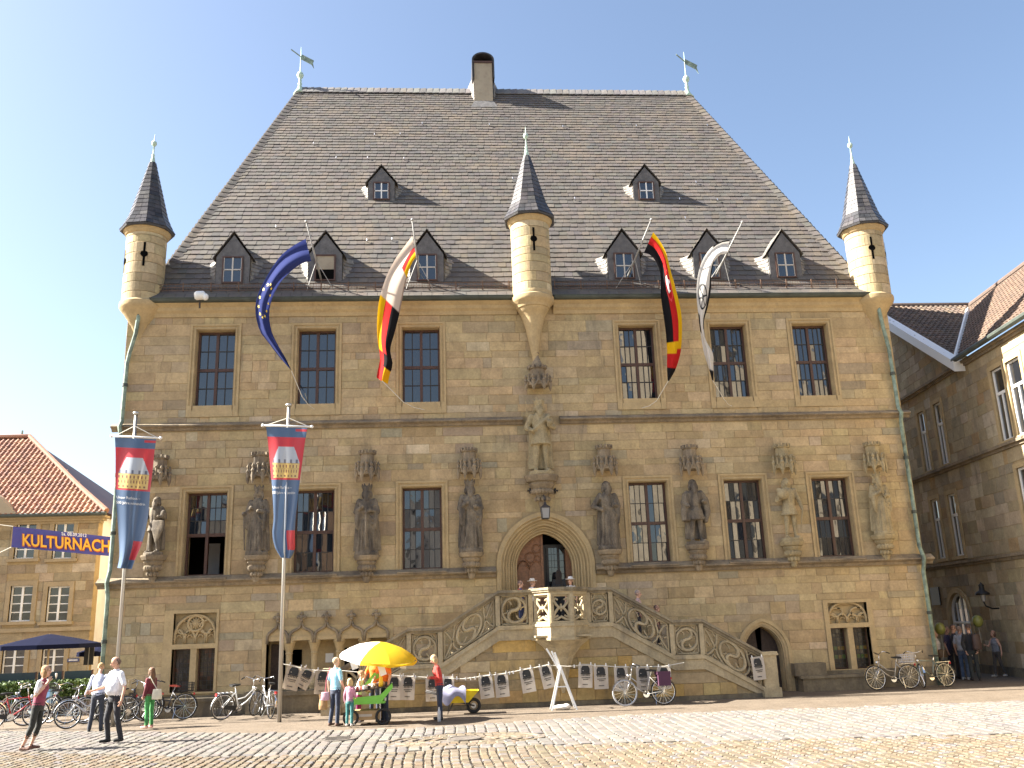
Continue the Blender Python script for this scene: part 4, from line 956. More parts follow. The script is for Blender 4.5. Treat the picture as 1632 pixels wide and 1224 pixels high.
# ================================================================== statues
def statue(label, x, y, z, H, kind, tone, rz=0):
    f = Fig(); T = 'body'
    hz = 1.62
    if kind in ('robe', 'robe_sword', 'queen', 'bishop', 'hip'):
        p0 = rnd.uniform(0,6)
        f.loft([(0,0,.02,.25,.19),(0,-.01,.3,.215,.17),(0,-.02,.7,.195,.165),(0,-.01,1.0,.17,.15),(0,0,1.2,.2,.16),(0,0,1.36,.185,.13),(0,0,1.45,.1,.09)], T, folds=7, amp=.3, ph=p0, twist=1.6)
        f.loft([(0,.08,.06,.33,.12),(0,.09,.5,.31,.11),(0,.08,1.0,.27,.11),(0,.05,1.3,.25,.11),(0,.03,1.42,.14,.09)], T, folds=7, amp=.22, ph=p0+1)      # mantle behind
        for sgn in (1,-1):
            out = kind == 'hip' and sgn < 0
            el = (sgn*.4,.02,1.08) if out else (sgn*.29,-.04,1.08); wr = (sgn*.2,-.14,.98) if out else (sgn*.1,-.25,1.1 if sgn > 0 else 1.2)
            f.cap((sgn*.2,0,1.37), el, .085, .07, T); f.cap(el, wr, .07, .045, T); f.ell(wr, .055, .05, .055, T)
            if not out: f.loft([(sgn*.24,-.1,.62,.03,.05),(sgn*.25,-.11,.85,.065,.08),(sgn*.24,-.08,1.06,.075,.08)], T, folds=4, amp=.2)   # hanging sleeve
            f.cap((sgn*.2,-.1,.1), (sgn*.17,-.13,1.25), .032, .03, T)                       # mantle edge
        for q in range(4): f.cap((-.13+.085*q+rnd.uniform(-.02,.02),-.19,.08), (-.09+.06*q,-.165,.85), .034, .016, T)
        f.cap((-.19,-.1,1.3), (.16,-.17,.86), .045, .035, T); f.cap((-.18,-.12,1.16), (.17,-.16,.74), .032, .025, T)     # drapery across the body
    else:                                                    # hose and tunic, legs showing
        for sgn in (1,-1): f.cap((sgn*.1,0,.85), (sgn*.11,-.02,.48), .1, .075, T); f.cap((sgn*.11,-.02,.48), (sgn*.13,.02,.1), .075, .05, T); f.cap((sgn*.13,.03,.05), (sgn*.16,-.16,.04), .055, .045, T)
        f.loft([(0,0,.68,.25,.2),(0,0,.85,.2,.165),(0,0,1.0,.165,.14),(0,0,1.2,.2,.15),(0,0,1.38,.2,.13),(0,0,1.46,.1,.09)], T, folds=10, amp=.06, ph=1)
        if kind != 'page': f.loft([(0,.12,.1,.3,.07),(0,.12,.7,.28,.08),(0,.09,1.2,.24,.09),(0,.05,1.42,.16,.07)], T, folds=8, amp=.12)
        for sgn in (1,-1): f.cap((sgn*.2,0,1.38), (sgn*.33,.0,1.1), .08, .07, T)
        f.cap((.33,0,1.1), (.2,-.18,1.12) if kind != 'page' else (.36,-.1,.85), .065, .045, T); f.cap((-.33,0,1.1), (-.22,-.2,1.0) if kind != 'page' else (-.15,-.2,1.22), .065, .045, T)
        if kind == 'page':
            f.ell((-.2,-.18,1.28), .17, .12, .16, T); f.ell((-.28,-.1,1.4), .07,.07,.08,T); f.cap((.36,-.12,.84), (.22,-.14,.18), .025, .014, T); f.ell((.2,0,1.4), .1,.09,.08, T); f.ell((-.2,0,1.4), .1,.09,.08, T)
        if kind == 'shield': f.loft([(.2,-.22,.3,.03,.02),(.22,-.2,.7,.2,.04),(.22,-.16,1.0,.2,.04)], T); f.ell((.3,-.05,1.2), .1,.1,.14, T)
        if kind == 'cape': f.loft([(.28,.04,.55,.06,.1),(.36,.02,.85,.1,.1),(.3,.02,1.2,.12,.1),(.18,.0,1.4,.1,.1)], T, folds=5, amp=.15); f.loft([(-.3,.0,.6,.1,.12),(-.28,0,.9,.12,.12),(-.2,0,1.38,.12,.11)], T, folds=6, amp=.15); f.loft([(0,-.03,.62,.23,.18),(0,-.02,.9,.2,.16)], T, folds=8, amp=.1)
        if kind == 'emperor':
            f.cap((-.3,-.2,.95), (-.36,-.22,1.85), .018, .014, T); f.ell((.22,-.2,1.2), .075,.075,.08, T); f.cap((-.2,-.1,1.0), (.22,-.14,1.35), .05, .05, T)
    f.cap((0,.01,1.4), (0,0,1.55), .07, .065, T); f.ell((0,-.01,1.63), .1, .115, .135, T); f.ell((0,-.12,1.62), .02,.03,.035, T); f.ell((0,-.1,1.68), .075,.03,.02, T)
    if kind != 'page' and kind != 'queen': f.loft([(0,-.13,1.38,.04,.03),(0,-.1,1.48,.085,.055),(0,-.06,1.6,.1,.075)], T)     # beard
    f.ell((0,.035,1.65), .125, .115, .13, T)
    for sgn in (1,-1): f.ell((sgn*.11,.02,1.55), .04,.06,.09, T)
    if kind == 'queen': f.ell((0,.07,1.56), .1, .07, .14, T)
    if kind in ('robe','robe_sword','queen','emperor','bishop'):
        f.loft([(0,0,1.7,.125,.125),(0,0,1.78,.135,.135)], T, 14)
        for q in range(6): a = q*math.pi/3; f.cap((.12*math.cos(a),.12*math.sin(a),1.76), (.13*math.cos(a),.13*math.sin(a),1.84), .03, .018, T)
    if kind == 'robe_sword': f.cap((.0,-.24,.15), (0,-.25,1.15), .022, .03, T); f.cap((-.1,-.25,1.06), (.1,-.25,1.06), .02, .02, T)
    if kind == 'bishop': f.cap((-.28,-.2,1.75), (.12,-.24,.9), .02, .018, T)
    if kind == 'queen': f.cap((-.32,-.18,1.02), (-.26,-.2,.08), .03, .02, T); f.ell((-.32,-.2,1.05), .06,.06,.06, T)
    f.loft([(0,0,-.06,.33,.24),(0,0,.03,.32,.23)], T, 10)
    o = f.finish('statue', lambda n: M[tone], .019, None, (x, y, z+.06*H/1.8), rz, H/1.8, 0)
    return tag(o, label, 'statue', 'statues on the front wall')
ST = [('shield', 'weathered stone statue with a shield, at the far left behind the banner', 'statue'),
      ('queen', 'dark stone crowned figure with a staff, just left of the second banner', 'statue'),
      ('robe_sword', 'dark stone king with crown and long mantle, between the two leftmost fully visible lower windows', 'statue'),
      ('robe', 'dark robed stone king with long draped cloak, immediately left of the portal arch', 'statue'),
      ('hip', 'dark bearded stone figure with hand on hip, immediately right of the portal arch', 'statue'),
      ('cape', 'dark stone figure in short cape with bare legs, second statue right of the portal', 'statue'),
      ('page', 'pale stone figure in a short pleated tunic holding a helmet, third from the portal', 'statue_light'),
      ('bishop', 'pale robed stone figure holding a sceptre, rightmost statue by the green downpipe', 'statue_light')]
STOP = [793, 779, 777, 770, 768, 765, 763, 757]
for k, (kind, lab, tone) in enumerate(ST):
    x, z = STAT[k]; zt = at(SP[k][0], STOP[k], -.35).z; statue(lab, x, -.3, z, zt-z, kind, tone, R((-15,-10,0,5,8,0,0,0)[k]))
statue('large pale stone emperor with orb and staff, on the central console above the portal', ZC.x, -.42, ZC.z, at(858,641,-.45).z-ZC.z, 'emperor', 'statue_light')
# ================================================================== entrance staircase
YF = -1.7
perron = thing('entrance_staircase', 'double sandstone entrance staircase with pierced tracery parapets and projecting central balcony', 'staircase', (2.0, -.9, 0))
class PB(MB):
    def build(s, name, mats, parent=None, smooth=False):
        s.v = [(x-2.0, y+.9, z) for x, y, z in s.v]; return MB.build(s, name, mats, parent or perron, smooth)
FL = [(-4.25,.2),(-2.32,1.22),(-1.37,1.22),(.3,2.2),(3.62,2.2),(5.4,1.2),(6.28,1.2),(7.98,.22)]      # foot line of the parapet
def fz(x):
    for (xa, za), (xb, zb) in zip(FL[:-1], FL[1:]):
        if xa <= x <= xb: return lerp(za, zb, (x-xa)/(xb-xa))
    return .2
m = PB(); bz = [(x, z-.02) for x, z in FL]
m.strip([(x, 0) for x, z in bz], bz, YF+.06, -.02); m.build('stair_core', M['mortar'])
# sloping string band under the parapet
m = PB(); m.strip([(x, max(0.0, z-.36)) for x, z in FL], [(x, z-.04) for x, z in FL], YF-.02, YF+.2); m.build('string_band', M['stair_stone'])
m = PB(); m.strip([(x, z-.06) for x, z in FL], [(x, z+.06) for x, z in FL], YF-.07, YF+.22); m.build('string_moulding', M['stair_stone'])
# front wall blocks
GPAL = [((.41,.29,.13),4), ((.43,.31,.14),3), ((.44,.29,.1),2.2), ((.37,.28,.16),2), ((.46,.36,.22),1.2), ((.33,.25,.14),1.2)]
st = []; z = 0.12
while z < 1.8:
    h = rnd.uniform(.18,.36); xs_ = [q/50 for q in range(-215,400) if fz(q/50)-.37 >= z+h*.55]
    if xs_:
        a, b = min(xs_), max(xs_)
        if z+h > .86:                                  # three separate parts above the mid landings cannot occur: the profile is a pyramid with ledges
            pass
        u = a
        while u < b-.05:
            w = rnd.uniform(.4,1.3); w = w if b-u-w > .25 else b-u; st.append((u, u+w, z, z+h, pick(GPAL), rnd.uniform(.004,.016))); u += w
    z += h
lay(st, lambda u, d, z: (u-2.0, YF+.06-d-.03+.9, z), perron, name='wall_block', ch=.008)
m = PB(); m.box(-4.0, 7.9, YF-.03, YF+.05, 0, .12); m.build('stair_plinth', M['plinth'])
# steps
for xa, xb, za, zb in ((-4.4,-2.32,0,1.22), (-1.37,.3,1.22,2.2), (8.0,6.28,0,1.2), (5.4,3.62,1.2,2.2)):
    n = round((zb-za)/.17)
    for k in range(n):
        x0, x1 = sorted((lerp(xa, xb, k/n), lerp(xa, xb, (k+1)/n))); s = PB(); s.box(x0, x1, YF+.23, -.03, max(0, za+(zb-za)*k/n-.3), za+(zb-za)*(k+1)/n); s.build('step', M['stair_stone'])
m = PB(); m.box(.3, 3.62, YF+.2, -.03, 1.9, 2.203); m.build('landing', M['stair_stone'])
for a, b in ((-2.32,-1.37),(5.4,6.28)): m = PB(); m.box(a, b, YF+.2, -.03, .9, 1.222); m.build('landing', M['stair_stone'])
# coping
TOP = [(x, z+1.03) for x, z in FL]
def coping(pts, name='coping'):
    m = PB(); m.strip([(x, z-.13) for x, z in pts], [(x, z-.05) for x, z in pts], YF-.02, YF+.22); m.strip([(x, z-.05) for x, z in pts], [(x, z+.03) for x, z in pts], YF-.1, YF+.28); m.build(name, M['stair_cope'])
M['stair_cope'] = stone('stair_coping_stone', 'base', (.3,.25,.165), (.09,.08,.065), (.42,.62), var=.3)
coping([p for p in TOP if p[0] <= .31] + [(1.32, 3.23)]); coping([(2.92,3.23)] + [p for p in TOP if p[0] > 3.5])
# posts
def post(x, w=.13, y0=YF-.03, y1=YF+.22, z0=None, z1=None):
    z = fz(x); m = PB(); m.box(x-w/2, x+w/2, y0, y1, z+.06 if z0 is None else z0, z+.92 if z1 is None else z1); m.build('parapet_post', M['stair_stone'])
for x in (-4.2,-2.3,-1.4,.28,1.25,2.95,3.62,5.38,6.26): post(x)
for a, b in ((-4.7,-4.25),(8.0,8.42)):
    m = PB(); m.box(a-.05, b+.05, YF-.1, YF+.26, 0, .26); m.box(a, b, YF-.05, YF+.22, .26, 1.16); m.box(a-.05, b+.05, YF-.1, YF+.27, 1.16, 1.21); m.box(a-.03, b+.03, YF-.08, YF+.25, 1.21, 1.26); m.build('newel_pier', M['stair_stone'])
# tracery panels
def tracery(xa, xb, flight):
    W = xb-xa; H = .86; sl = (fz(xb-.02)-fz(xa+.02))/(W-.04) if flight else 0; zb = fz(xa+.02)+.06
    P = lambda u, v: (xa+u, YF+.09, zb+sl*u+v*H)
    m = PB()
    def bar(pts, r_=.04, closed=False): m.tube([P(u, v) for u, v in pts], r_, 6, flat=1.5, closed=closed)
    def bars(a, b, y0=YF+.02, y1=YF+.17): pass
    bar([(.03,.04),(W-.03,.04)], .035); bar([(.03,.96),(W-.03,.96)], .035); bar([(.05,.0),(.05,1)], .035); bar([(W-.05,0),(W-.05,1)], .035)
    def ring_s(cu, rad, flip=1, r2=.04):
        asp = 1/H
        bar([(cu+rad*math.cos(t), .5+rad*asp*math.sin(t)) for t in [2*math.pi*i/26 for i in range(26)]], r2+.012, True)
        S = [(cu+flip*rad*.5*math.sin(t), .5+rad*asp*(.5+.5*math.cos(t))) for t in [math.pi*i/9 for i in range(10)]] + [(cu-flip*rad*.5*math.sin(t), .5+rad*asp*(-.5+.5*math.cos(t))) for t in [math.pi*i/9 for i in range(1,10)]]
        bar(S, r2+.018)
        for s in (1,-1):                                   # cusps
            bar([(cu+s*flip*rad*.92, .5+s*rad*asp*.3), (cu+s*flip*rad*.6, .5+s*rad*asp*.18), (cu+s*flip*rad*.5, .5+s*rad*asp*.0)], .03)
            bar([(cu-s*flip*rad*.55, .5+s*rad*asp*.82), (cu-s*flip*rad*.28, .5+s*rad*asp*.62), (cu-s*flip*rad*.2, .5+s*rad*asp*.42)], .028)
    if not flight:
        ring_s(W/2, min(.385, W/2-.07)); 
        for su, sv in ((0,0),(0,1),(1,0),(1,1)): bar([(.06 if su == 0 else W-.06, .24 if sv == 0 else .76), (W*.2 if su == 0 else W*.8, .16 if sv == 0 else .84), (W*.3 if su == 0 else W*.7, .05 if sv == 0 else .95)], .03)
    else:
        ring_s(W/2, .36, -1 if sl > 0 else 1)
        for s in (0, 1):
            U = lambda u: u if s == 0 else W-u
            g = W/2-.42
            bar([(U(.05),.05),(U(g*.45),.2),(U(g*.8),.45),(U(g*.95),.7),(U(g*1.0),.95)], .04); bar([(U(.05),.95),(U(g*.4),.8),(U(g*.75),.52),(U(g*1.0),.22),(U(g*1.3),.05)], .04)
            bar([(U(.06),.5),(U(g*.25),.5),(U(g*.45),.42)], .028); bar([(U(g*.7),.93),(U(g*.9),.82),(U(g*1.15),.93)], .028); bar([(U(g*.5),.07),(U(g*.62),.2),(U(g*.85),.12)], .028)
    smooth_angle(m.build('tracery_panel', M['stair_stone']), 50)
for a, b, f in ((-4.13,-2.36,True),(-2.24,-1.46,False),(-1.34,.22,True),(.34,1.19,False),(3.01,3.56,False),(3.68,5.32,True),(5.44,6.2,False),(6.32,7.98,True)): tracery(a, b, f)
# blind backing behind some panels (solid slabs as in the lower left and upper right)
# balcony: half octagon
OCT = [(1.28,-1.68),(1.72,-2.55),(2.38,-2.55),(2.95,-1.68)]
def ringwall(pts, z0, z1, t=.2, out=0, name='b', mat='stair_stone', parent=None):
    # a wall following the plan polyline, thickness inward
    m = PB(); C_ = Vector((2.1,-1.7)); O = [Vector(p) for p in pts]; O = [C_+(p-C_)*(1+out) for p in O]; I = [C_+(p-C_)*(1-t) for p in O]; n = len(O)
    vs = [(p.x,p.y,z0) for p in O]+[(p.x,p.y,z1) for p in O]+[(p.x,p.y,z0) for p in I]+[(p.x,p.y,z1) for p in I]
    fs = []
    for i in range(n-1): fs += [(i,i+1,n+i+1,n+i),(2*n+i+1,2*n+i,3*n+i,3*n+i+1),(n+i,n+i+1,3*n+i+1,3*n+i),(i+1,i,2*n+i,2*n+i+1)]
    fs += [(0,n,3*n,2*n),(n-1,3*n-1,4*n-1,2*n-1)]; m.add(vs, fs); return m.build(name, M[mat], parent)
ringwall(OCT, 1.88, 2.2, .3, 0, 'balcony_base'); ringwall(OCT, 1.82, 1.89, .3, .05, 'balcony_base_moulding'); ringwall(OCT, 2.2, 2.28, .3, .05, 'balcony_base_moulding')
ringwall(OCT, 2.28, 2.34, .22, .0, 'balcony_rail'); ringwall(OCT, 3.08, 3.16, .22, .0, 'balcony_rail'); ringwall(OCT, 3.16, 3.21, .3, .06, 'coping', 'stair_cope'); ringwall(OCT, 3.21, 3.28, .34, .1, 'coping', 'stair_cope')
m = PB(); m.prism([(1.3,1.9),(2.93,1.9),(2.93,1.95),(1.3,1.95)], -2.4, -1.6); m.add([(1.3,-1.7,2.2),(1.73,-2.5,2.2),(2.37,-2.5,2.2),(2.93,-1.7,2.2)], [(0,1,2,3)]); m.build('balcony_floor', M['stair_stone'])
for k, (x, y) in enumerate(OCT):
    if k in (1, 2): m = PB(); m.lathe([(.075,2.3),(.075,3.12)], 8, (x+(.03 if k == 1 else -.03), y+.06, 0)); m.build('balcony_post', M['stair_stone'])
for (xa, ya), (xb, yb_) in zip(OCT[:-1], OCT[1:]):
    m = PB(); A, B = Vector((xa, ya, 0)), Vector((xb, yb_, 0)); d = (B-A).normalized(); nn = Vector((d.y, -d.x, 0)); W = (B-A).length
    A = A-nn*.08
    Q = lambda u, v: A+d*(W*(.12+.76*u))+Vector((0,0,2.34+.74*v))
    def bar(pts, r_=.035, closed=False): m.tube([Q(u, v) for u, v in pts], r_, 6, closed=closed)
    bar([(-.02,0),(-.02,1)], .06); bar([(1.02,0),(1.02,1)], .06)
    bar([(0,.02),(.12,.3),(.36,.5),(.12,.7),(0,.98)], .045); bar([(1,.02),(.88,.3),(.64,.5),(.88,.7),(1,.98)], .045); bar([(.3,.5),(.7,.5)], .05); bar([(0,.04),(.25,.06),(.5,.16),(.75,.06),(1,.04)], .04); bar([(0,.97),(1,.97)], .04)
    for sv, c in ((1,.74),(-1,.26)):
        for k in range(3):
            a0 = R(90*sv+60*sv+120*k); bar([(.5+.2*math.cos(a0), c+.1*math.sin(a0)), (.5+.34*math.cos(a0), c+.19*math.sin(a0)), (.5+.46*math.cos(a0), c+.24*math.sin(a0))], .028)
    smooth_angle(m.build('balcony_tracery', M['stair_stone']), 50)
m = PB(); m.lathe([(.04,.35),(.12,.6),(.16,.8),(.22,1.05),(.34,1.35),(.55,1.62),(.82,1.83)], 8, (2.1,-1.75,0), R(22.5), R(382.5), sx=1.05); m.build('balcony_corbel', M['stair_stone'])
# lantern over the portal
lp = at(869, 815, -.75); lan = thing('portal_lantern', 'black iron and glass lantern hanging above the portal arch', 'lantern', lp)
m = MB(); m.tube([(0,.75,.52),(0,.3,.55),(0,0,.42),(0,0,.3)], .02, 6); m.lathe([(.0,.5),(.03,.44),(.05,.38),(.03,.33)], 8); m.build('bracket', M['iron'], lan, True)
m = MB(); m.lathe([(.03,.3),(.08,.2),(.2,.14),(.21,.1)], 4, (0,0,0), R(45), R(405)); m.build('lantern_roof', M['iron'], lan)
m = MB()
for k in range(4):
    a = R(45+90*k); m.tube([(.15*math.cos(a),.15*math.sin(a),-.22),(.19*math.cos(a),.19*math.sin(a),.12)], .013, 5)
m.lathe([(.15,-.24),(.16,-.22),(.1,-.21)], 4, (0,0,0), R(45), R(405)); m.build('lantern_frame', M['iron'], lan)
M['lamp_glass'] = glass_mat('lantern_glass', (.25,.26,.27), .8, .05)
for k in range(4):
    a0, a1 = R(45+90*k), R(135+90*k); m = MB(); m.add([(.147*math.cos(a0),.147*math.sin(a0),-.21),(.147*math.cos(a1),.147*math.sin(a1),-.21),(.186*math.cos(a1),.186*math.sin(a1),.11),(.186*math.cos(a0),.186*math.sin(a0),.11)], [(0,1,2,3)]); m.build('lantern_pane', M['lamp_glass'], lan)
# ================================================================== neighbouring house on the right
def tiles(mb, O, U, V, Nn, nu, nv_, tw, tl, inside, pal, amp=.045):
    # pantiles: each a small S-shaped strip, lapped upwards along V
    O, U, V, Nn = Vector(O), Vector(U).normalized(), Vector(V).normalized(), Vector(Nn).normalized()
    for j in range(nv_):
        for i in range(nu):
            if not inside((i+.5)*tw, (j+.5)*tl): continue
            mb.tint = pick(pal); vs = []
            for k, (f, h) in enumerate(((0,.0),(.2,amp*.9),(.45,amp),(.65,amp*.25),(.85,-amp*.15),(1.0,.0))):
                b = O+U*((i+f)*tw); e = rnd.uniform(-.004,.004)
                vs += [b+V*(j*tl-.03)+Nn*(h+.045+e), b+V*((j+1)*tl)+Nn*(h+.012), b+V*(j*tl-.03)+Nn*(h+.01)]
            mb.add(vs, [(3*k, 3*k+3, 3*k+4, 3*k+1) for k in range(5)] + [(3*k+2, 3*k+5, 3*k+3, 3*k) for k in range(5)])
WA = R(84); WD = Vector((math.cos(WA), math.sin(WA), 0)); WN = Vector((-math.sin(WA), math.cos(WA), 0)); WB = gnd(1607, 1077); WB.z = 0
def onwall(px, py):
    d = Vector(ray(px, py)); s = (WB-Vector(CAM)).dot(WN)/d.dot(WN); P = Vector(CAM)+d*s; return (P-WB).dot(WD), P.z
WT = lambda u, d, z: tuple(WB+WD*u+WN*d+Vector((0,0,z)))
rh = thing('corner_house', 'sandstone house with white sash windows and brown tiled roof, right of the alley', 'house')
def rbox(m, u0, u1, d0, d1, z0, z1):
    vs = [WT(u, d, z) for z in (z0, z1) for u, d in ((u0,d0),(u1,d0),(u1,d1),(u0,d1))]
    return m.add(vs, [(3,2,1,0),(4,5,6,7),(0,4,7,3) if False else (1,5,4,0),(2,6,5,1),(3,7,6,2),(0,4,7,3)])
E_Z = 11.1; UV = -.5; yr = 9.7
ur = (yr-WB.y)/WD.y; ZR = 16.0
wins = [(3.4,4.06,7.7,10.15),(1.8,2.48,7.7,10.15),(3.36,4.06,4.2,6.55),(1.76,2.5,4.2,6.55),(-3.15,-2.35,7.7,10.2),(-4.3,-3.4,7.7,10.2),(-3.75,-2.9,4.2,6.7),(-4.9,-4.0,4.2,6.7),(2.1,3.86,.4,2.85)]
us = sorted({-9.0, 12.0} | {w[0] for w in wins} | {w[1] for w in wins}); zz_ = sorted({0.0, E_Z} | {w[2] for w in wins} | {w[3] for w in wins})
m = MB()
for za, zb in zip(zz_[:-1], zz_[1:]):
    for ua, ub in zip(us[:-1], us[1:]):
        if not any(w[0]-1e-6 <= ua and ub <= w[1]+1e-6 and w[2]-1e-6 <= za and zb <= w[3]+1e-6 for w in wins): rbox(m, ua, ub, -.5, 0, za, zb)
# gable above the eave level
g0 = [WT(UV, 0, E_Z), WT(12.0, 0, E_Z), WT(12.0, 0, ZR-(12.0-ur)*(ZR-E_Z)/(ur-UV)), WT(ur, 0, ZR-.1)]; g1 = [tuple(Vector(p)-WN*.5) for p in g0]
m.add(g0+g1, [(3,2,1,0),(4,5,6,7),(0,4,7,3),(3,7,6,2)])
m.build('side_wall', M['mortar'], rh)
RPL = [((.36,.29,.18),4), ((.4,.33,.22),3), ((.33,.27,.18),3), ((.45,.38,.27),2), ((.35,.25,.13),1.5), ((.28,.24,.17),1)]
bl = [(w[0]-.16, w[1]+.16, w[2]-.12, w[3]+.16) for w in wins[:-1]] + arch_blocks(2.98, 2.0, 1.06, 1.02, .3, 5) + [(-9,12,3.82,4.06),(-9,12,7.42,7.66),(-9,12,E_Z-.25,E_Z+.02)]
stn = masonry(-5.6, 6.6, .3, E_Z-.25, bl, (.3,.5), (.45,1.0), [3.82,4.06,7.42,7.66], RPL)
lay(stn, WT, rh, name='stone', score=lambda s: s[0], most=230, rest='side_masonry')
gst = masonry(UV, ur, E_Z+.02, ZR-.3, [], (.34,.46), (.5,.9), [], RPL); gst = [s for s in gst if (s[0]-UV)*(ZR-E_Z)/(ur-UV)+E_Z-.2 > s[3]]
lay(gst, WT, rh, name='stone', most=60)
for z in (3.94, 7.54, E_Z-.1):
    m = MB()
    for d, z0, z1 in ((.08,z-.12,z-.02),(.17,z-.02,z+.08)): rbox(m, -9, 12, -.02, d, z0, z1)
    m.build('string_course', M['weathered'], rh)
m = MB(); rbox(m, -9, 12, -.02, .1, 0, .3); m.build('plinth', M['plinth'], rh)
# windows
for w in wins[:-1]:
    u0, u1, z0, z1 = w; s = MB(); rbox(s, u0-.16, u0, -.1, .04, z0, z1+.16); rbox(s, u1, u1+.16, -.1, .04, z0, z1+.16); rbox(s, u0, u1, -.1, .04, z1, z1+.16); rbox(s, u0-.2, u1+.2, -.3, .1, z0-.12, z0); s.build('window_surround', M['dressed'], rh)
    f = MB(); t = .07; zm = z0+(z1-z0)*.66; um = (u0+u1)/2
    rbox(f, u0, u0+t, -.15, -.05, z0, z1); rbox(f, u1-t, u1, -.15, -.05, z0, z1); rbox(f, u0+t, u1-t, -.15, -.05, z0, z0+t); rbox(f, u0+t, u1-t, -.15, -.05, z1-t, z1); rbox(f, u0+t, u1-t, -.15, -.045, zm-.05, zm+.05)
    rbox(f, um-.035, um+.035, -.15, -.05, z0+t, zm-.05); wo = f.build('sash_window', M['white_paint'], rh)
    for a, b, c, d in ((u0+t, um-.035, z0+t, zm-.05), (um+.035, u1-t, z0+t, zm-.05), (u0+t, u1-t, zm+.05, z1-t)):
        g = MB(); rbox(g, a, b, -.11, -.09, c, d); g.build('pane', M['pane'], wo)
m = MB(); U_, A = (lambda x, z: WT(x, -.12, z)), arch(2.98, 2.0, .84, .82, 8, .4)
m.tube([U_(x, z) for x, z in A], .06, 6); m.tube([U_(x, 1.75) for x in (2.14,3.82)], .05, 6)
for x in (2.55,2.98,3.41): m.tube([U_(x, .4), U_(x, 2.5 if x != 2.98 else 2.8)], .035, 6)
wo = m.build('arched_window', M['white_paint'], rh)
for a_, b_, c_, d_ in ((2.14,2.98,.4,1.75),(2.98,3.82,.4,1.75),(2.14,3.82,1.75,2.8)):
    g = MB(); rbox(g, a_, b_, -.16, -.14, c_, d_); g.build('pane', M['pane'], wo)
m = MB(); A2 = arch(2.98, 2.0, .88, .86, 8, .3); B2 = arch(2.98, 2.0, 1.06, 1.04, 8, .3); n = len(A2)
vs = [WT(x,-.3,z) for x,z in A2]+[WT(x,-.3,z) for x,z in B2]+[WT(x,.05,z) for x,z in A2]+[WT(x,.05,z) for x,z in B2]
m.add(vs, [f for i in range(n-1) for f in ((2*n+i,2*n+i+1,3*n+i+1,3*n+i),(i,i+1,2*n+i+1,2*n+i),(n+i+1,n+i,3*n+i,3*n+i+1))]); m.build('window_surround', M['dressed'], rh)
# spandrel filling beside the arch
m = MB(); Aa = arch(2.98, 2.0, .88, .86, 8); m.add([WT(x, -.02, z) for x, z in Aa]+[WT(x, -.02, 2.87) for x, z in Aa], [(i, i+1, len(Aa)+i+1, len(Aa)+i) for i in range(len(Aa)-1)]); m.build('arch_spandrel', M['dressed'], rh)
# roofs
V2 = Vector(WT(UV, .25, E_Z)); G = Vector(WT(ur, .25, ZR)); R2 = Vector((23.6, 9.7, ZR)); 
TPAL = [((.115,.085,.065),4), ((.14,.1,.075),3), ((.1,.078,.062),3), ((.16,.115,.08),1)]
M['tile_attr'] = stone('clay_roof_tile', 'attr', stain=(.05,.045,.04), stain_at=(.55,.75), var=.2, rough=.75, scale=2, bump=.15, streak=False)
m = MB(); m.add([V2, R2, G], [(0,1,2)]); E1 = Vector(WT(-9, .25, E_Z)); R1 = R2-WD*14; m.add([E1, R1, R2, V2], [(0,1,2,3)]); back = [Vector((24.5,20,E_Z)), Vector(WT(12,0,E_Z))]; m.add([G, R2, Vector((26,17,12)), Vector(WT(12,.2,ZR-(12.0-ur)*(ZR-E_Z)/(ur-UV)))], [(0,1,2,3)])
m.build('roof_deck', M['slate'], rh)
def plane_tiles(name, O, U, Vh, poly, pal, tw=.24, tl=.33, parent=rh, amp=.04):
    O = Vector(O); U = Vector(U).normalized(); Nn = U.cross(Vector(Vh)).normalized(); 
    if Nn.z < 0: Nn = -Nn
    V = Nn.cross(U).normalized()
    if V.z < 0: V = -V
    P2 = [((Vector(p)-O).dot(U), (Vector(p)-O).dot(V)) for p in poly]; o_u = min(p[0] for p in P2); P2 = [(a-o_u, b) for a, b in P2]; O = O+U*o_u
    def ins(x, y):
        c = False; n = len(P2)
        for i in range(n):
            (x0, y0), (x1, y1) = P2[i], P2[(i+1) % n]
            if (y0 > y) != (y1 > y) and x < (x1-x0)*(y-y0)/(y1-y0)+x0: c = not c
        return c
    mb = MB(); tiles(mb, O, U, V, Nn, int(max(p[0] for p in P2)/tw)+1, int(max(p[1] for p in P2)/tl)+1, tw, tl, ins, pal, amp); return tag(mb.build(name, M['tile_attr'], parent), kind='stuff')
plane_tiles('roof_tiles', V2, (1,0,0), R2-V2, [V2, R2, G], TPAL)
plane_tiles('roof_tiles', E1, WD, R2-V2, [E1, V2, R2, R1], [((.125,.085,.062),4), ((.145,.098,.07),3), ((.105,.075,.058),2)])
m = MB(); d = (G-V2); pr_ = [(0,0),(.34,0),(.34,.1),(0,.1)]
a, b = V2-d.normalized()*.2, G; nn = WN*1.0; a = a+WN*.12; b = b+WN*.12; m.add([a-Vector((0,0,.3))+nn*.05, a+Vector((0,0,.1))+nn*.05, b+Vector((0,0,.1))+nn*.05, b-Vector((0,0,.3))+nn*.05, a-nn*.35+Vector((0,0,.1)), b-nn*.35+Vector((0,0,.1)), a-nn*.35-Vector((0,0,.3)), b-nn*.35-Vector((0,0,.3))], [(0,3,2,1),(1,2,5,4),(0,1,4,6),(3,7,5,2),(0,6,7,3)]); m.build('verge_board', M['white_lead'] if 'white_lead' in M else M['white_paint'], rh)
m = MB(); m.tube([V2+Vector((0.1,0.1,.12)), V2.lerp(R2,.86)+Vector((0,0,.12))], .16, 4, flat=.5); m.build('valley_flashing', M['white_paint'], rh)
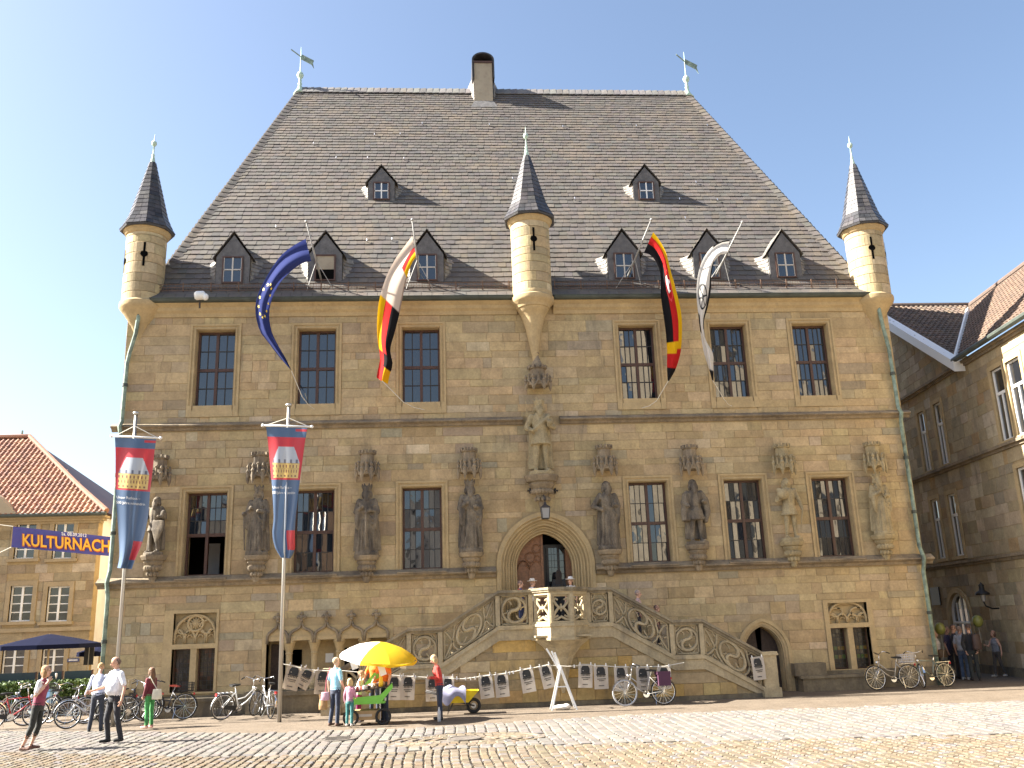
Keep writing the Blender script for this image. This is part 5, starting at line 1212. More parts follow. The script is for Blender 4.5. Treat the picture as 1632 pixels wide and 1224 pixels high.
m = MB(); m.tube([Vector(WT(-9,.33,E_Z+.05)), Vector(WT(UV,.33,E_Z+.05))], .1, 8); m.build('gutter', M['gutter'], rh)
m = MB(); m.tube([R1+Vector((0,0,.06)), R2+Vector((0,0,.06)), G+Vector((0,0,.06))], .14, 8); m.build('ridge_tiles', plain('brown_ridge_tile', (.1,.07,.055), .85, var=.2), rh)
m = MB(); m.box(26, 34, -7, 20, 0, E_Z); m.build('rear_block', M['dressed'], rh)
# street lamp on that wall
lu, lz = onwall(1590, 953); wl_ = thing('wall_lamp', 'black lantern on a curved wall bracket in the shaded alley', 'lamp', WT(lu, .0, lz))
m = MB(); o_ = Vector((0,0,0)); m.tube([(0,0,-.35), tuple(WN*.25+Vector((0,0,-.35))), tuple(WN*.45+Vector((0,0,-.25))), tuple(WN*.5+Vector((0,0,-.1)))], .03, 6); m.build('bracket', M['black'], wl_, True)
m = MB(); c = WN*.5; m.lathe([(.06,-.1),(.1,.12),(.09,.14)], 8, c); m.build('lamp_glass', M['lamp_glass'], wl_)
m = MB(); m.lathe([(.24,.12),(.22,.2),(.1,.28),(.08,.4),(.1,.44),(.03,.52),(0,.56)], 10, c); m.build('lamp_hood', M['black'], wl_, True)
pu, pz = onwall(1493, 950); m = MB(); rbox(m, pu-.4, pu+.4, .03, .07, pz-.35, pz+.35); tag(m.build('notice_board', M['black']), 'dark square notice board on the shaded alley wall', 'board')

# ================================================================== house on the left
YB = 12.0
lh = thing('left_house', 'sandstone house with red tiled hipped roof, far left across the street', 'house')
ex0, ex1 = -27.0, at(152, 900, YB).x; ez = at(160, 822, YB).z; 
LWN = []
for px0, px1, py0, py1 in ((18,48,934,990),(77,107,935,990),(26,54,846,890),(86,114,850,890),(5,37,1034,1072),(68,100,1034,1072)):
    a, b = at(px0, py0, YB), at(px1, py1, YB); LWN.append((a.x, b.x, b.z, a.z))
LWN[4] = (LWN[4][0], LWN[4][1], .6, LWN[4][3]); LWN[5] = (LWN[5][0], LWN[5][1], .6, LWN[5][3]); LWN[2] = (LWN[2][0], LWN[2][1], LWN[2][2], LWN[2][2]+1.55); LWN[3] = (LWN[3][0], LWN[3][1], LWN[3][2], LWN[3][2]+1.55)
us = sorted({ex0, ex1} | {w[0] for w in LWN} | {w[1] for w in LWN}); zz_ = sorted({0.0, ez} | {w[2] for w in LWN} | {w[3] for w in LWN}); m = MB()
for za, zb in zip(zz_[:-1], zz_[1:]):
    for ua, ub in zip(us[:-1], us[1:]):
        if not any(w[0]-1e-6 <= ua and ub <= w[1]+1e-6 and w[2]-1e-6 <= za and zb <= w[3]+1e-6 for w in LWN): m.box(ua, ub, YB, YB+.5, za, zb)
m.build('front_wall', M['mortar'], lh)
m = MB(); m.box(ex1-.5, ex1, YB+.5, YB+9, 0, ez); m.build('side_wall', M['plaster'], lh)
HPL = [((.32,.255,.165),4), ((.29,.235,.155),3), ((.36,.3,.205),2), ((.29,.225,.14),2), ((.4,.345,.26),1)]; M['pale_dressed'] = stone('pale_dressed_stone', 'base', (.33,.265,.17), (.2,.16,.11), (.6,.8), var=.16)
bl = [(w[0]-.2, w[1]+.2, w[2]-.15, w[3]+.2) for w in LWN]
stn = masonry(-23.5, ex1, .0, ez-.3, bl, (.3,.5), (.5,1.2), [at(80,1003,YB).z], HPL); lay(stn, lambda u, d, z: (u, YB-d, z), lh, most=0, rest='front_masonry')
for w in LWN:
    x0, x1, z0, z1 = w; s = MB(); s.box(x0-.18, x0, YB-.06, YB+.2, z0, z1+.2); s.box(x1, x1+.18, YB-.06, YB+.2, z0, z1+.2); s.box(x0, x1, YB-.06, YB+.2, z1, z1+.2); s.box(x0-.25, x1+.25, YB-.14, YB+.2, z0-.13, z0); s.build('window_surround', M['pale_dressed'], lh)
    f = MB(); t = .055; y = YB+.1; xm = (x0+x1)/2; f.box(x0, x0+t, y, y+.08, z0, z1); f.box(x1-t, x1, y, y+.08, z0, z1); f.box(x0+t, x1-t, y, y+.08, z0, z0+t); f.box(x0+t, x1-t, y, y+.08, z1-t, z1); f.box(xm-.045, xm+.045, y-.01, y+.08, z0+t, z1-t)
    H = z1-z0; rows_ = [.26,.5,.74] if H < 1.8 else [.26,.5,.74]
    for q in rows_: f.box(x0+t, xm-.045, y+.01, y+.07, z1-H*q-.02, z1-H*q+.02); f.box(xm+.045, x1-t, y+.01, y+.07, z1-H*q-.02, z1-H*q+.02)
    wo = f.build('casement_window', M['white_paint'], lh)
    zs_ = [z0+t] + [z1-H*q for q in reversed(rows_)] + [z1-t]
    for a, b in ((x0+t, xm-.045), (xm+.045, x1-t)):
        for c, d in zip(zs_[:-1], zs_[1:]): g = MB(); g.box(a, b, y+.035, y+.045, c, d); g.build('pane', M['pane'], wo)
m = MB()
for d, z0, z1 in ((.1,ez-.3,ez-.2),(.22,ez-.2,ez-.1),(.36,ez-.1,ez)): m.box(ex0, ex1+d, YB-d, YB+.3, z0, z1)
m.build('cornice', M['pale_dressed'], lh)
m = MB(); m.box(ex0, ex1+.06, YB-.1, YB+.2, at(80,1003,YB).z-.08, at(80,1003,YB).z+.08); m.build('string_course', M['pale_dressed'], lh)
m = MB(); m.tube([(ex0,YB-.45,ez+.05),(ex1+.45,YB-.45,ez+.05)], .09, 8); m.build('gutter', M['gutter'], lh)
# roof: front slope up to the ridge, hip on the right
rz_ = at(20, 699, YB+4.5).z; rx = at(47, 699, YB+4.5).x
A, B, C_, D = Vector((ex0, YB-.45, ez+.08)), Vector((ex1+.45, YB-.45, ez+.08)), Vector((rx, YB+4.5, rz_)), Vector((ex0, YB+4.5, rz_))
m = MB(); m.add([A,B,C_,D,Vector((ex1+.45,YB+9.5,ez)),Vector((ex0,YB+9.5,ez))], [(0,1,2,3),(1,4,2),(3,2,4,5)]); m.build('roof_deck', M['wood'], lh)
LTP = [((0.312,0.169,0.115),4), ((0.264,0.142,0.101),3), ((0.360,0.209,0.142),2), ((0.216,0.121,0.095),1)]
plane_tiles('roof_tiles', A, (1,0,0), D-A, [Vector((-25,A.y,A.z)),B,C_,Vector((-25,D.y,D.z))], LTP, .23, .36, lh, .055)
m = MB(); m.tube([B+Vector((0,0,.08)), B.lerp(C_,.33)+Vector((0,0,.0)), C_+Vector((0,0,.1)), D+Vector((0,0,.1))], .12, 8); m.build('ridge_tiles', plain('hip_tile', (.24,.12,.08), .85, var=.2), lh)
p = at(35, 694, YB+4.5); m = MB(); m.tube([p-Vector((0,0,.3)), p+Vector((0,0,.25))], .05, 6); m.build('ridge_vent', M['copper'], lh)
# half pediment at the far left
p0, p1, p2 = at(-40,780,YB-.4), at(30,820,YB-.4), at(-90,822,YB-.4)
m = MB(); pts = [(p2.x,p1.z),(p1.x,p1.z),(p1.x-.2,p1.z+.14)] + [(lerp(p1.x-.2,p0.x,t), p1.z+.14+(p0.z-p1.z)*math.sin(t*1.57)) for t in (.2,.4,.6,.8,1)] + [(p2.x,p0.z)]
m.prism(pts, YB-.5, YB+.1); m.build('pediment', M['chim'], lh)
sgn_ = at(118, 1052, YB); sg = thing('street_sign', 'small dark street name plate on the left house beside the ground floor window', 'sign', (sgn_.x, YB-.06, sgn_.z))
MB().box(-.24,.24,-.02,.02,-.07,.07).build('plate', plain('navy_enamel', (.05,.06,.14), .35), sg)
def text_mb(body, size, bold=0, spacing=1.0, align='CENTER', shear=0):
    cu = bpy.data.curves.new('t', 'FONT'); cu.body = body; cu.size = size; cu.offset = bold; cu.space_character = spacing; cu.align_x = align; cu.shear = shear; cu.resolution_u = 3
    o = bpy.data.objects.new('t', cu); col.objects.link(o); dg = bpy.context.evaluated_depsgraph_get(); dg.update(); me = bpy.data.meshes.new_from_object(o.evaluated_get(dg))
    r = ([tuple(v.co) for v in me.vertices], [tuple(p.vertices) for p in me.polygons]); bpy.data.objects.remove(o); bpy.data.curves.remove(cu); bpy.data.meshes.remove(me); return r
def sheet_text(body, size, T, name, mat, parent, bold=0, spacing=1.0, align='CENTER', scale=(1,1)):
    v, f = text_mb(body, size, bold, spacing, align); mb = MB(); mb.add([T(x*scale[0], y*scale[1]) for x, y, z in v], f); return mb.build(name, mat, parent)
m = MB()
for q in range(7): m.box(-.18+.052*q, -.145+.052*q, -.026, -.0205, -.025, .03)
m.build('worn_lettering', M['white_paint'], sg)
# white house between
wx0 = ex1+.05; wh = thing('white_house', 'white plastered house in the gap between the left house and the town hall', 'house')
m = MB(); m.box(wx0, -8.0, YB+3, YB+9, 0, at(150,858,YB+3).z); m.build('wall', M['plaster'], wh)
m = MB(); z = at(150,858,YB+3).z; m.add([(wx0-.3,YB+2.7,z),(-8,YB+2.7,z),(-8,YB+6,z+3),(wx0-.3,YB+6,z+3.0)], [(0,1,2,3)]); m.add([(wx0-.3,YB+2.7,z-.12),(-8,YB+2.7,z-.12),(-8,YB+2.7,z),(wx0-.3,YB+2.7,z)], [(0,1,2,3)]); m.build('roof', plain('brown_tile', (.12,.07,.05), .85, var=.2), wh)

# ================================================================== far side of the square, seen in the window panes
def far_house(x, w, h, y, c, label, gable):
    o = thing('square_house', label, 'house', (x, y, 0)); m = MB(); m.box(-w/2, w/2, -8, 0, 0, h)
    if gable: m.prism([(w/2,h),(-w/2,h),(0,h+gable)], 0, -.4)
    m.build('wall', plain('far_plaster', c, .9, var=.1, scale=.6), o)
    r = MB(); r.add([(-w/2,-8,h),(w/2,-8,h),(w/2,.3,h),(-w/2,.3,h),(0,-8,h+gable+.01),(0,.1,h+gable+.02)], [(0,4,5,3),(1,2,5,4)]); r.build('roof', M['tile_dark2'], o)
    for i in range(int(w/2.4)):
        for j in range(int(h/3.2)):
            q = MB(); q.box(-w/2+1.1+2.4*i-.5, -w/2+1.1+2.4*i+.5, -.02, .06, 1.1+3.2*j, 2.9+3.2*j); q.build('window', M['pane'], o)
M['tile_dark2'] = plain('far_roof_tile', (.2,.09,.06), .8, var=.2, scale=2)
far_house(-27, 12, 11, -62, (.55,.5,.42), 'pale gabled house across the square, mirrored in the lower left panes', 5)
far_house(-14, 11, 12, -63, (.6,.4,.25), 'ochre gabled house across the square, mirrored in the lower middle panes', 5)
far_house(-2, 11, 11, -62, (.65,.62,.56), 'white gabled house across the square, mirrored in the portal glass', 6)
o = thing('church', 'tall pale stone church across the square, mirrored in the right hand windows', 'church', (40, -66, 0), R(42))
m = MB(); m.box(-22, 22, -30, 0, 0, 24); m.box(-25, -14, -10, .5, 0, 44)
for k in range(4): m.prism([(-12+9*k+4.4,24),(-12+9*k-4.4,24),(-12+9*k,33)], 0, -1); m.box(-12+9*k+4.3, -12+9*k+5.3, 0, 2, 0, 22)
m.build('wall', stone('church_stone', 'base', (.5,.43,.32), (.2,.17,.13), (.5,.7), var=.25, scale=.3), o)
for k in range(4):
    q = MB(); q.prism([(x, z) for x, z in reversed(arch(-12+9*k, 14, 2.2, 4, 8, 4))], .02, .08); q.build('window', M['pane'], o)
# ================================================================== ground
M['ground'] = stone('small_mosaic_paving', 'base', (.15,.12,.09), (.11,.085,.06), (.5,.7), var=.2, scale=1, bump=.2, streak=False)
_nt = M['ground'].node_tree; _b = _nt.nodes['Principled BSDF']; _g = [n for n in _nt.nodes if n.type == 'NEW_GEOMETRY'][0]
_v = N(_nt, 'ShaderNodeTexVoronoi', Scale=11.0); _v.feature = 'DISTANCE_TO_EDGE'; _nt.links.new(_g.outputs['Position'], _v.inputs['Vector'])
_old = _b.inputs['Base Color'].links[0].from_socket; _c = mixc(_nt, 'MULTIPLY', .55, _old, ramp(_nt, _v.outputs['Distance'], .0, .09, (.35,.3,.25), (1,1,1))); _nt.links.new(_c, _b.inputs['Base Color'])
plaza = MB(); plaza.add([(-900,-900,0),(900,-900,0),(900,900,0),(-900,900,0)], [(0,1,2,3)]); plaza = tag(plaza.build('plaza', M['ground']), kind='structure')
M['cobble_obj'] = stone('cobble', 'obj', stain=(.16,.13,.1), stain_at=(.55,.75), var=.16, scale=2, bump=.4, streak=False); M['cobble_attr'] = stone('cobbles', 'attr', stain=(.16,.13,.1), stain_at=(.55,.75), var=.16, scale=2, bump=.4, streak=False)
UPL = [(-24,2.0),(-13.2,-2.3),(-5.85,-5.7),(-1.4,-6.1),(3.3,-5.2),(13.2,-5.9),(30,-7)]; LOL = [(-24,-1.2),(-10.8,-7.3),(-6,-9.6),(-3,-10.2),(.57,-10.1),(9.5,-11.6),(20,-13)]
def pl(L_, x):
    for (a, b), (c, d) in zip(L_[:-1], L_[1:]):
        if a <= x <= c: return lerp(b, d, (x-a)/(c-a))
    return L_[0][1] if x < L_[0][0] else L_[-1][1]
m = MB(); m.add([(x, pl(UPL, x)+.02, .004) for x in range(-24,31,2)] + [(x, -16.5, .004) for x in range(-24,31,2)], [(i+28, i+29, i+1, i) for i in range(27)]); 
M['joint'] = plain('sandy_joint', (.12,.1,.078), .95, var=.35, scale=7); bed = tag(m.build('cobble_bed', M['joint']), kind='structure')
LPAL = [((.152,.138,.124),4), ((.17,.155,.137),3), ((.136,.125,.116),2), ((.16,.142,.12),2)]; YPAL = [((0.146,0.119,0.081),4), ((0.164,0.137,0.105),3), ((0.133,0.104,0.073),2), ((0.153,0.112,0.073),1.5), ((0.146,0.133,0.125),1.5)]
def cobble(mb, x, y, w, d, c, h=.05, ang=0):
    mb.tint = c; ca, sa = math.cos(ang), math.sin(ang); T = lambda a, b, z: (x+a*ca-b*sa, y+a*sa+b*ca, z); e = lambda k: rnd.uniform(-k, k)
    tz = [h+e(.005) for _ in range(4)]; g = .13*min(w, d)
    b = [(-w/2,-d/2),(w/2,-d/2),(w/2,d/2),(-w/2,d/2)]; b = [(p+e(.01), q+e(.01)) for p, q in b]; i = [(p-math.copysign(g,p), q-math.copysign(g,q)) for p, q in b]
    vs = [T(*p, .002) for p in b] + [T(*p, h*.6) for p in b] + [T(*p, z) for p, z in zip(i, tz)]
    mb.add(vs, [(k,(k+1)%4,4+(k+1)%4,4+k) for k in range(4)] + [(4+k,4+(k+1)%4,8+(k+1)%4,8+k) for k in range(4)] + [(8,9,10,11)])
cob = []
def in_view(x, y):
    v = Vector((x, y, 0))-Vector(CAM); z = v.dot(Vector(_f)); return z > 1 and abs(v.dot(Vector(_r)))/z*FPX < 900 and -v.dot(Vector(_u))/z*FPX < 660
y = 2.0
rows = 0
x = -24.0
# light band: rows run roughly across the street, stones about 0.2 m
y = 2.0
x = -24.0
while x < 24:                                   # columns that run away from the viewer, as laid in the street
    w = rnd.uniform(.2,.27); y = 2.0-rnd.uniform(0,.3)
    while y > -14.2:
        d = rnd.uniform(.2,.38); xx = x+w/2+.02*math.sin(y*1.7)+.05*(y+8)*0
        if pl(LOL, xx) < y-d/2 < pl(UPL, xx) and in_view(xx, y) and ((xx+.86)/1.75)**2+((y-d/2+8.63)/1.05)**2 > 1: cob.append((xx, y-d/2, w-rnd.uniform(.024,.04), d-rnd.uniform(.014,.032), pick(LPAL), .032))
        y -= d
    x += w
y = -4.0
x = -24.0
while x < 24:
    w = rnd.uniform(.15,.2); y = -4.0-rnd.uniform(0,.2)
    while y > -16.3:
        d = rnd.uniform(.12,.22); xx = x+w/2+.03*math.sin(y*1.3)
        if y-d/2 < pl(LOL, xx)-.01 and in_view(xx, y) and ((xx+.86)/1.75)**2+((y-d/2+8.63)/1.05)**2 > 1: cob.append((xx, y-d/2, w-rnd.uniform(.022,.038), d-rnd.uniform(.014,.03), pick(YPAL), .032))
        y -= d
    x += w
# rings of setts round the inspection cover
for k in range(1, 7):
    ra, rb = .3+.24*k, .3+.24*(k+1); n = int(2*math.pi*(ra+rb)/2/.2)
    for i in range(n):
        a = 2*math.pi*i/n; rr = (ra+rb)/2; X, Y = -.86+rr*math.cos(a), -8.63+rr*math.sin(a)*.62
        if ((X+.86)/1.75)**2+((Y+8.63)/1.05)**2 < 1.0: cob.append((X, Y, 2*math.pi*rr/n*.86, .13, pick(YPAL), .026, math.atan2(math.cos(a)*.62, -math.sin(a))))
cob.sort(key=lambda c: (Vector((c[0], c[1], 0))-Vector(CAM)).length - (.0 if abs(c[0]) < 30 else 9))
def solid_view(c):
    v = Vector((c[0], c[1], 0))-Vector(CAM); z = v.dot(Vector(_f)); return abs(v.dot(Vector(_r)))/z*FPX < 812 and -v.dot(Vector(_u))/z*FPX < 610
near = [c for c in cob if solid_view(c)][:300]; ns = set(map(id, near))
for c in near:
    mb = MB(); cobble(mb, 0, 0, *c[2:6], ang=c[6] if len(c) > 6 else 0); mb.t = []
    o = mb.build('cobble', M['cobble_obj'], bed, loc=(c[0], c[1], .004)); o.color = (*c[4], 1)
mb = MB()
for c in cob:
    if id(c) not in ns: cobble(mb, *c[:6], ang=c[6] if len(c) > 6 else 0)
tag(mb.build('joined_cobbles', M['cobble_attr'], bed, loc=(0,0,.004)), kind='stuff')
M['cover'] = plain('worn_cast_iron', (.12,.105,.09), .6, var=.3, scale=9)
# covers
mc = gnd(539, 1181); m = MB(); m.lathe([(.4,0),(.4,.05),(.34,.055),(.34,.045),(0.001,.05)], 24); 
for k in range(5): m.box(-.26,.26,-.26+.13*k-.02,-.26+.13*k+.02,.048,.058)
tag(m.build('manhole_cover', M['cover'], loc=(mc.x, mc.y, .004)), 'round dark manhole cover in the pale cobbles before the yellow parasol', 'manhole')
m = MB(); m.lathe([(.36,0),(.36,.05),(.3,.055),(.3,.045),(.001,.05)], 20); tag(m.build('manhole_cover', M['cover'], loc=(-.86,-8.63,.004)), 'small round cover in the middle of concentric cobble rings', 'manhole')
# ================================================================== cloth sheets hung in the open air
def poly_at(L_, t):
    n = len(L_)-1; k = min(int(t*n), n-1); f = t*n-k
    # Catmull-Rom through the listed points
    p = [L_[max(k-1,0)], L_[k], L_[k+1], L_[min(k+2,n)]]
    return tuple(.5*((2*p[1][i])+(-p[0][i]+p[2][i])*f+(2*p[0][i]-5*p[1][i]+4*p[2][i]-p[3][i])*f*f+(-p[0][i]+3*p[1][i]-3*p[2][i]+p[3][i])*f**3) for i in range(2))
def resample(L_, n=24):
    P = [poly_at(L_, i/80) for i in range(81)]; d = [0]
    for a, b in zip(P[:-1], P[1:]): d.append(d[-1]+math.hypot(b[0]-a[0], b[1]-a[1]))
    out = []
    for k in range(n+1):
        t = d[-1]*k/n; j = max(i for i in range(len(d)) if d[i] <= t+1e-9); j = min(j, len(P)-2); f = (t-d[j])/max(d[j+1]-d[j], 1e-9); out.append((lerp(P[j][0],P[j+1][0],f), lerp(P[j][1],P[j+1][1],f)))
    return out
class Sheet:
    # a cloth between two edges traced as pixels on the plane it hangs in; folds push it out of that plane
    def __init__(s, left, right, Y, fold=.1, nf=3, drift=0.0, phase=0):
        s.L = resample(left); s.R = resample(right); s.Y = Y; s.fold = fold; s.nf = nf; s.drift = drift; s.ph = phase
    def P(s, u, v, off=0.0):
        u = min(max(u, 0), 1); k = min(int(u*24), 23); f = u*24-k
        a = (lerp(s.L[k][0], s.L[k+1][0], f), lerp(s.L[k][1], s.L[k+1][1], f)); b = (lerp(s.R[k][0], s.R[k+1][0], f), lerp(s.R[k][1], s.R[k+1][1], f))
        y = s.Y + s.drift*u + s.fold*(.35+.65*u)*math.sin(s.nf*math.pi*v+s.ph+u*2.1) + .25*s.fold*math.sin(9*u+5*v)
        return at(lerp(a[0], b[0], v), lerp(a[1], b[1], v), y-off)
    def mesh(s, paint, nu, nv_):
        mb = MB(); 
        for i in range(nu+1):
            for j in range(nv_+1):
                mb.v.append(tuple(s.P(i/nu, j/nv_)))
        w = nv_+1
        for i in range(nu):
            for j in range(nv_): mb.f.append((i*w+j, (i+1)*w+j, (i+1)*w+j+1, i*w+j+1))
        mb.m = [0]*len(mb.f)
        for i in range(nu+1):
            for j in range(nv_+1): mb.t.append(paint(i/nu, j/nv_))
        return mb
def cloth_attr(name, rough=.6, tr=.25, spec=.3):
    m, nt, n, l, b = new_mat(name); a = N(nt, 'ShaderNodeAttribute', attribute_name='tint'); l.new(a.outputs['Color'], b.inputs['Base Color']); b.inputs['Roughness'].default_value = rough; b.inputs['Specular IOR Level'].default_value = spec
    t = N(nt, 'ShaderNodeBsdfTranslucent'); l.new(a.outputs['Color'], t.inputs['Color']); mx = N(nt, 'ShaderNodeMixShader'); mx.inputs[0].default_value = tr
    l.new(b.outputs[0], mx.inputs[1]); l.new(t.outputs[0], mx.inputs[2]); l.new(mx.outputs[0], n['Material Output'].inputs[0]); return m
M['flag_cloth'] = cloth_attr('flag_cloth', .9, .3, .1); M['banner_cloth'] = cloth_attr('banner_vinyl', .35, .12, .5)
M['pole_grey'] = plain('grey_flag_pole', (.3,.3,.29), .45, var=.2, scale=5)
M['rope'] = plain('pale_rope', (.6,.57,.5), .9)
class WB_(MB): pass
def flag(label, base_px, tip_px, tipY, left, right, paint, fold, nf, rope_px, emblem=None, drift=0, nu=48, nv_=16, phase=0):
    b = onroof(*base_px); t = at(*tip_px, tipY); o = thing('flag', label, 'flag', b, group='flags on the town hall roof')
    Lc = lambda p: tuple(Vector(p)-b)
    m = MB(); m.tube([Lc(b-nv*.05), Lc(t)], [.035,.025], 8); m.ell(Lc(t), .05,.05,.05, 8, 6); m.build('flag_pole', M['pole_grey'], o, True)
    for s in (-1, 1): m = MB(); m.tube([Lc(b.lerp(t,.35)), Lc(Vector((b.x+s*.45, b.y-.3, roofz(b.y-.3)+.05)))], .012, 5); m.build('stay', M['pole_grey'], o)
    sh = Sheet(left, right, tipY+.05, fold, nf, drift, phase); mb = sh.mesh(paint, nu, nv_); mb.v = [Lc(p) for p in mb.v]; c = mb.build('flag_cloth', M['flag_cloth'], o, True)
    if emblem:
        for name, v2, mat in emblem(sh):
            e = MB()
            for vs, fs in v2: e.add([Lc(p) for p in vs], fs)
            MB.build(e, name, mat, c)
    r0 = sh.P(1, .5); r1 = at(*rope_px, -.1); mid = (r0+r1)/2+Vector((0,-.15,-.25)); m = MB(); m.tube([Lc(r0), Lc(r0.lerp(mid,.6)), Lc(mid), Lc(mid.lerp(r1,.5)+Vector((0,0,-.05))), Lc(r1)], .012, 5); m.build('halyard', M['rope'], o)
    return o
GOLD, RED, BLK, GLARE, BLUE, WHT = (.72,.42,.01), (.5,.02,.02), (.012,.012,.014), (.6,.5,.42), (.035,.048,.17), (.68,.66,.62)
M['gold_print'] = plain('gold_print', (.8,.6,.05), .6); M['black_print'] = plain('black_print', (.02,.02,.02), .7); M['white_print'] = plain('white_print', (.78,.77,.74), .6); M['red_print'] = plain('red_print', (.6,.03,.03), .6)
def star(sh, u, v, ru, rv):
    pts = [(u+ru*(1 if k % 2 == 0 else .42)*math.cos(k*math.pi/5), v+rv*(1 if k % 2 == 0 else .42)*math.sin(k*math.pi/5)) for k in range(10)]
    return ([sh.P(a, b, .012) for a, b in pts]+[sh.P(u, v, .012)], [((k+1)%10, k, 10) for k in range(10)])
def eu(sh): return [('gold_star', [star(sh, .47+.115*math.cos(a), .5+.34*math.sin(a), .013, .085)], M['gold_print']) for a in [2*math.pi*k/12 for k in range(12)]]
flag('blue flag with a ring of gold stars, hanging from the leftmost roof pole', (513,449), (488,353), -1.3,
     [(487,381),(470,390),(448,407),(428,436),(411,470),(407,497),(414,527),(427,545),(446,570),(464,590)], [(496,416),(481,420),(464,432),(446,451),(433,478),(429,503),(433,528),(443,550),(456,572),(465,592)], lambda u, v: BLUE, .14, 2.2, (501,652), eu, .3)
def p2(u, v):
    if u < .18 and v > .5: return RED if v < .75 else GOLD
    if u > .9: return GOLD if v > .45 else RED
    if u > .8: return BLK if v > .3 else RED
    if u < .45: return GLARE if v < .93 else (.3,.22,.18)  # sun glare on the black stripe, painted as tan cloth
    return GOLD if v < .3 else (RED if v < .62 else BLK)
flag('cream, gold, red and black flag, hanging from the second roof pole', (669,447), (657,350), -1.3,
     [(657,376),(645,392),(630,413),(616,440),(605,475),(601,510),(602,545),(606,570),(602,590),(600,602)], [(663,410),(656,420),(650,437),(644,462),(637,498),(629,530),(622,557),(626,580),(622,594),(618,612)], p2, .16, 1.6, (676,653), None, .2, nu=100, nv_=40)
def horse(sh):
    c = lambda u, v: sh.P(u, v, .012); S = [(.24,.52),(.27,.44),(.36,.4),(.42,.46),(.46,.6),(.42,.74),(.36,.8),(.27,.78),(.24,.7)]
    H_ = [(.275,.5),(.27,.58),(.3,.6),(.31,.72),(.33,.75),(.34,.64),(.37,.6),(.385,.68),(.395,.54),(.36,.5),(.31,.47)]
    return [('red_shield', [([c(u, v) for u, v in S], [tuple(range(len(S)))])], M['red_print']), ('white_horse', [([sh.P(u, v, .022) for u, v in H_], [tuple(range(len(H_)))])], M['white_print'])]
def p3(u, v):
    if u > .9: return BLK
    if u > .77: return RED if u > .8 or v > .7 else GOLD
    if u > .72: return GOLD
    return BLK if v < .46 else (RED if v < .8 else GOLD)
flag('black, red and gold flag with a white horse on a red shield, third roof pole', (998,446), (1038,350), -1.3,
     [(1026,403),(1036,406),(1046,418),(1053,440),(1053,470),(1057,500),(1061,530),(1063,560),(1063,585),(1064,606)], [(1041,370),(1052,384),(1062,404),(1069,432),(1079,468),(1086,500),(1087,530),(1085,560),(1077,588),(1066,608)], p3, .15, 1.8, (1023,650), horse, .2, nu=100, nv_=50)
def wheel(sh):
    cu, cv, ru, rv = .42, .5, .085, .36; P = lambda a, k: sh.P(cu+ru*k*math.cos(a), cv+rv*k*math.sin(a), .014); out = []
    def ring(k0, k1): A = [2*math.pi*i/28 for i in range(28)]; return ([P(a, k0) for a in A]+[P(a, k1) for a in A], [(i, (i+1)%28, 28+(i+1)%28, 28+i) for i in range(28)])
    geo = [ring(.84, 1.0), ring(.0001, .22)]
    for q in range(6):
        a = q*math.pi/3; geo.append(([P(a-.35, .2), P(a+.35, .2), P(a+.07, .86), P(a-.07, .86)], [(0,1,2,3)]))
    return [('wheel_emblem', geo, M['black_print'])]
def p4(u, v):
    if u > .93: return BLK
    if u < .12 and v < .12: return BLK
    if v > .86 and .12 < u < .62: return BLK
    if .56 < u < .68 and v < .3: return BLK
    return WHT
flag('white flag with black edge and a black six spoked wheel, rightmost roof pole', (1138,444), (1183,354), -1.3,
     [(1163,382),(1148,385),(1132,396),(1119,416),(1112,440),(1110,470),(1113,503),(1117,535),(1122,562),(1130,588),(1135,606)], [(1158,405),(1147,406),(1139,416),(1134,436),(1133,462),(1128,490),(1122,512),(1124,540),(1136,562),(1137,582),(1137,607)], p4, .13, 1.8, (1166,647), wheel, .2, nu=90, nv_=40)

# ================================================================== tall vertical banners on steel poles
NAVY, BRED, ROOF, WALL = (.075,.125,.22), (.5,.035,.045), (.4,.44,.5), (.62,.45,.16)
def bp(u, v):
    # print of the banner: navy head, red field with the town hall, navy foot, red square
    if u < .075: return NAVY if not (.012 < u < .03 and v > .72) else BRED
    if u < .12: return BRED
    if u < .4:
        c = abs(v-.5)
        if .15 <= u < .27:
            h = (u-.15)/.12; 
            if c < .22+.2*h: 
                if u > .245 and (int((v-.08)/.06) % 3 == 0): return (.12,.13,.18)
                return ROOF
            return BRED
        if .27 <= u < .385 and c < .42:
            k = (v-.08)/.84
            for r0, r1, n, f in ((.285,.305,8,.4), (.32,.345,10,.35), (.36,.375,7,.4)):
                if r0 < u < r1 and (k*n) % 1 < f: return (.2,.1,.06)
            if .268 < u < .273 or .311 < u < .314: return (.4,.27,.1)
            return WALL
        return BRED
    if .78 < u < .93 and v > .62: return BRED
    return NAVY
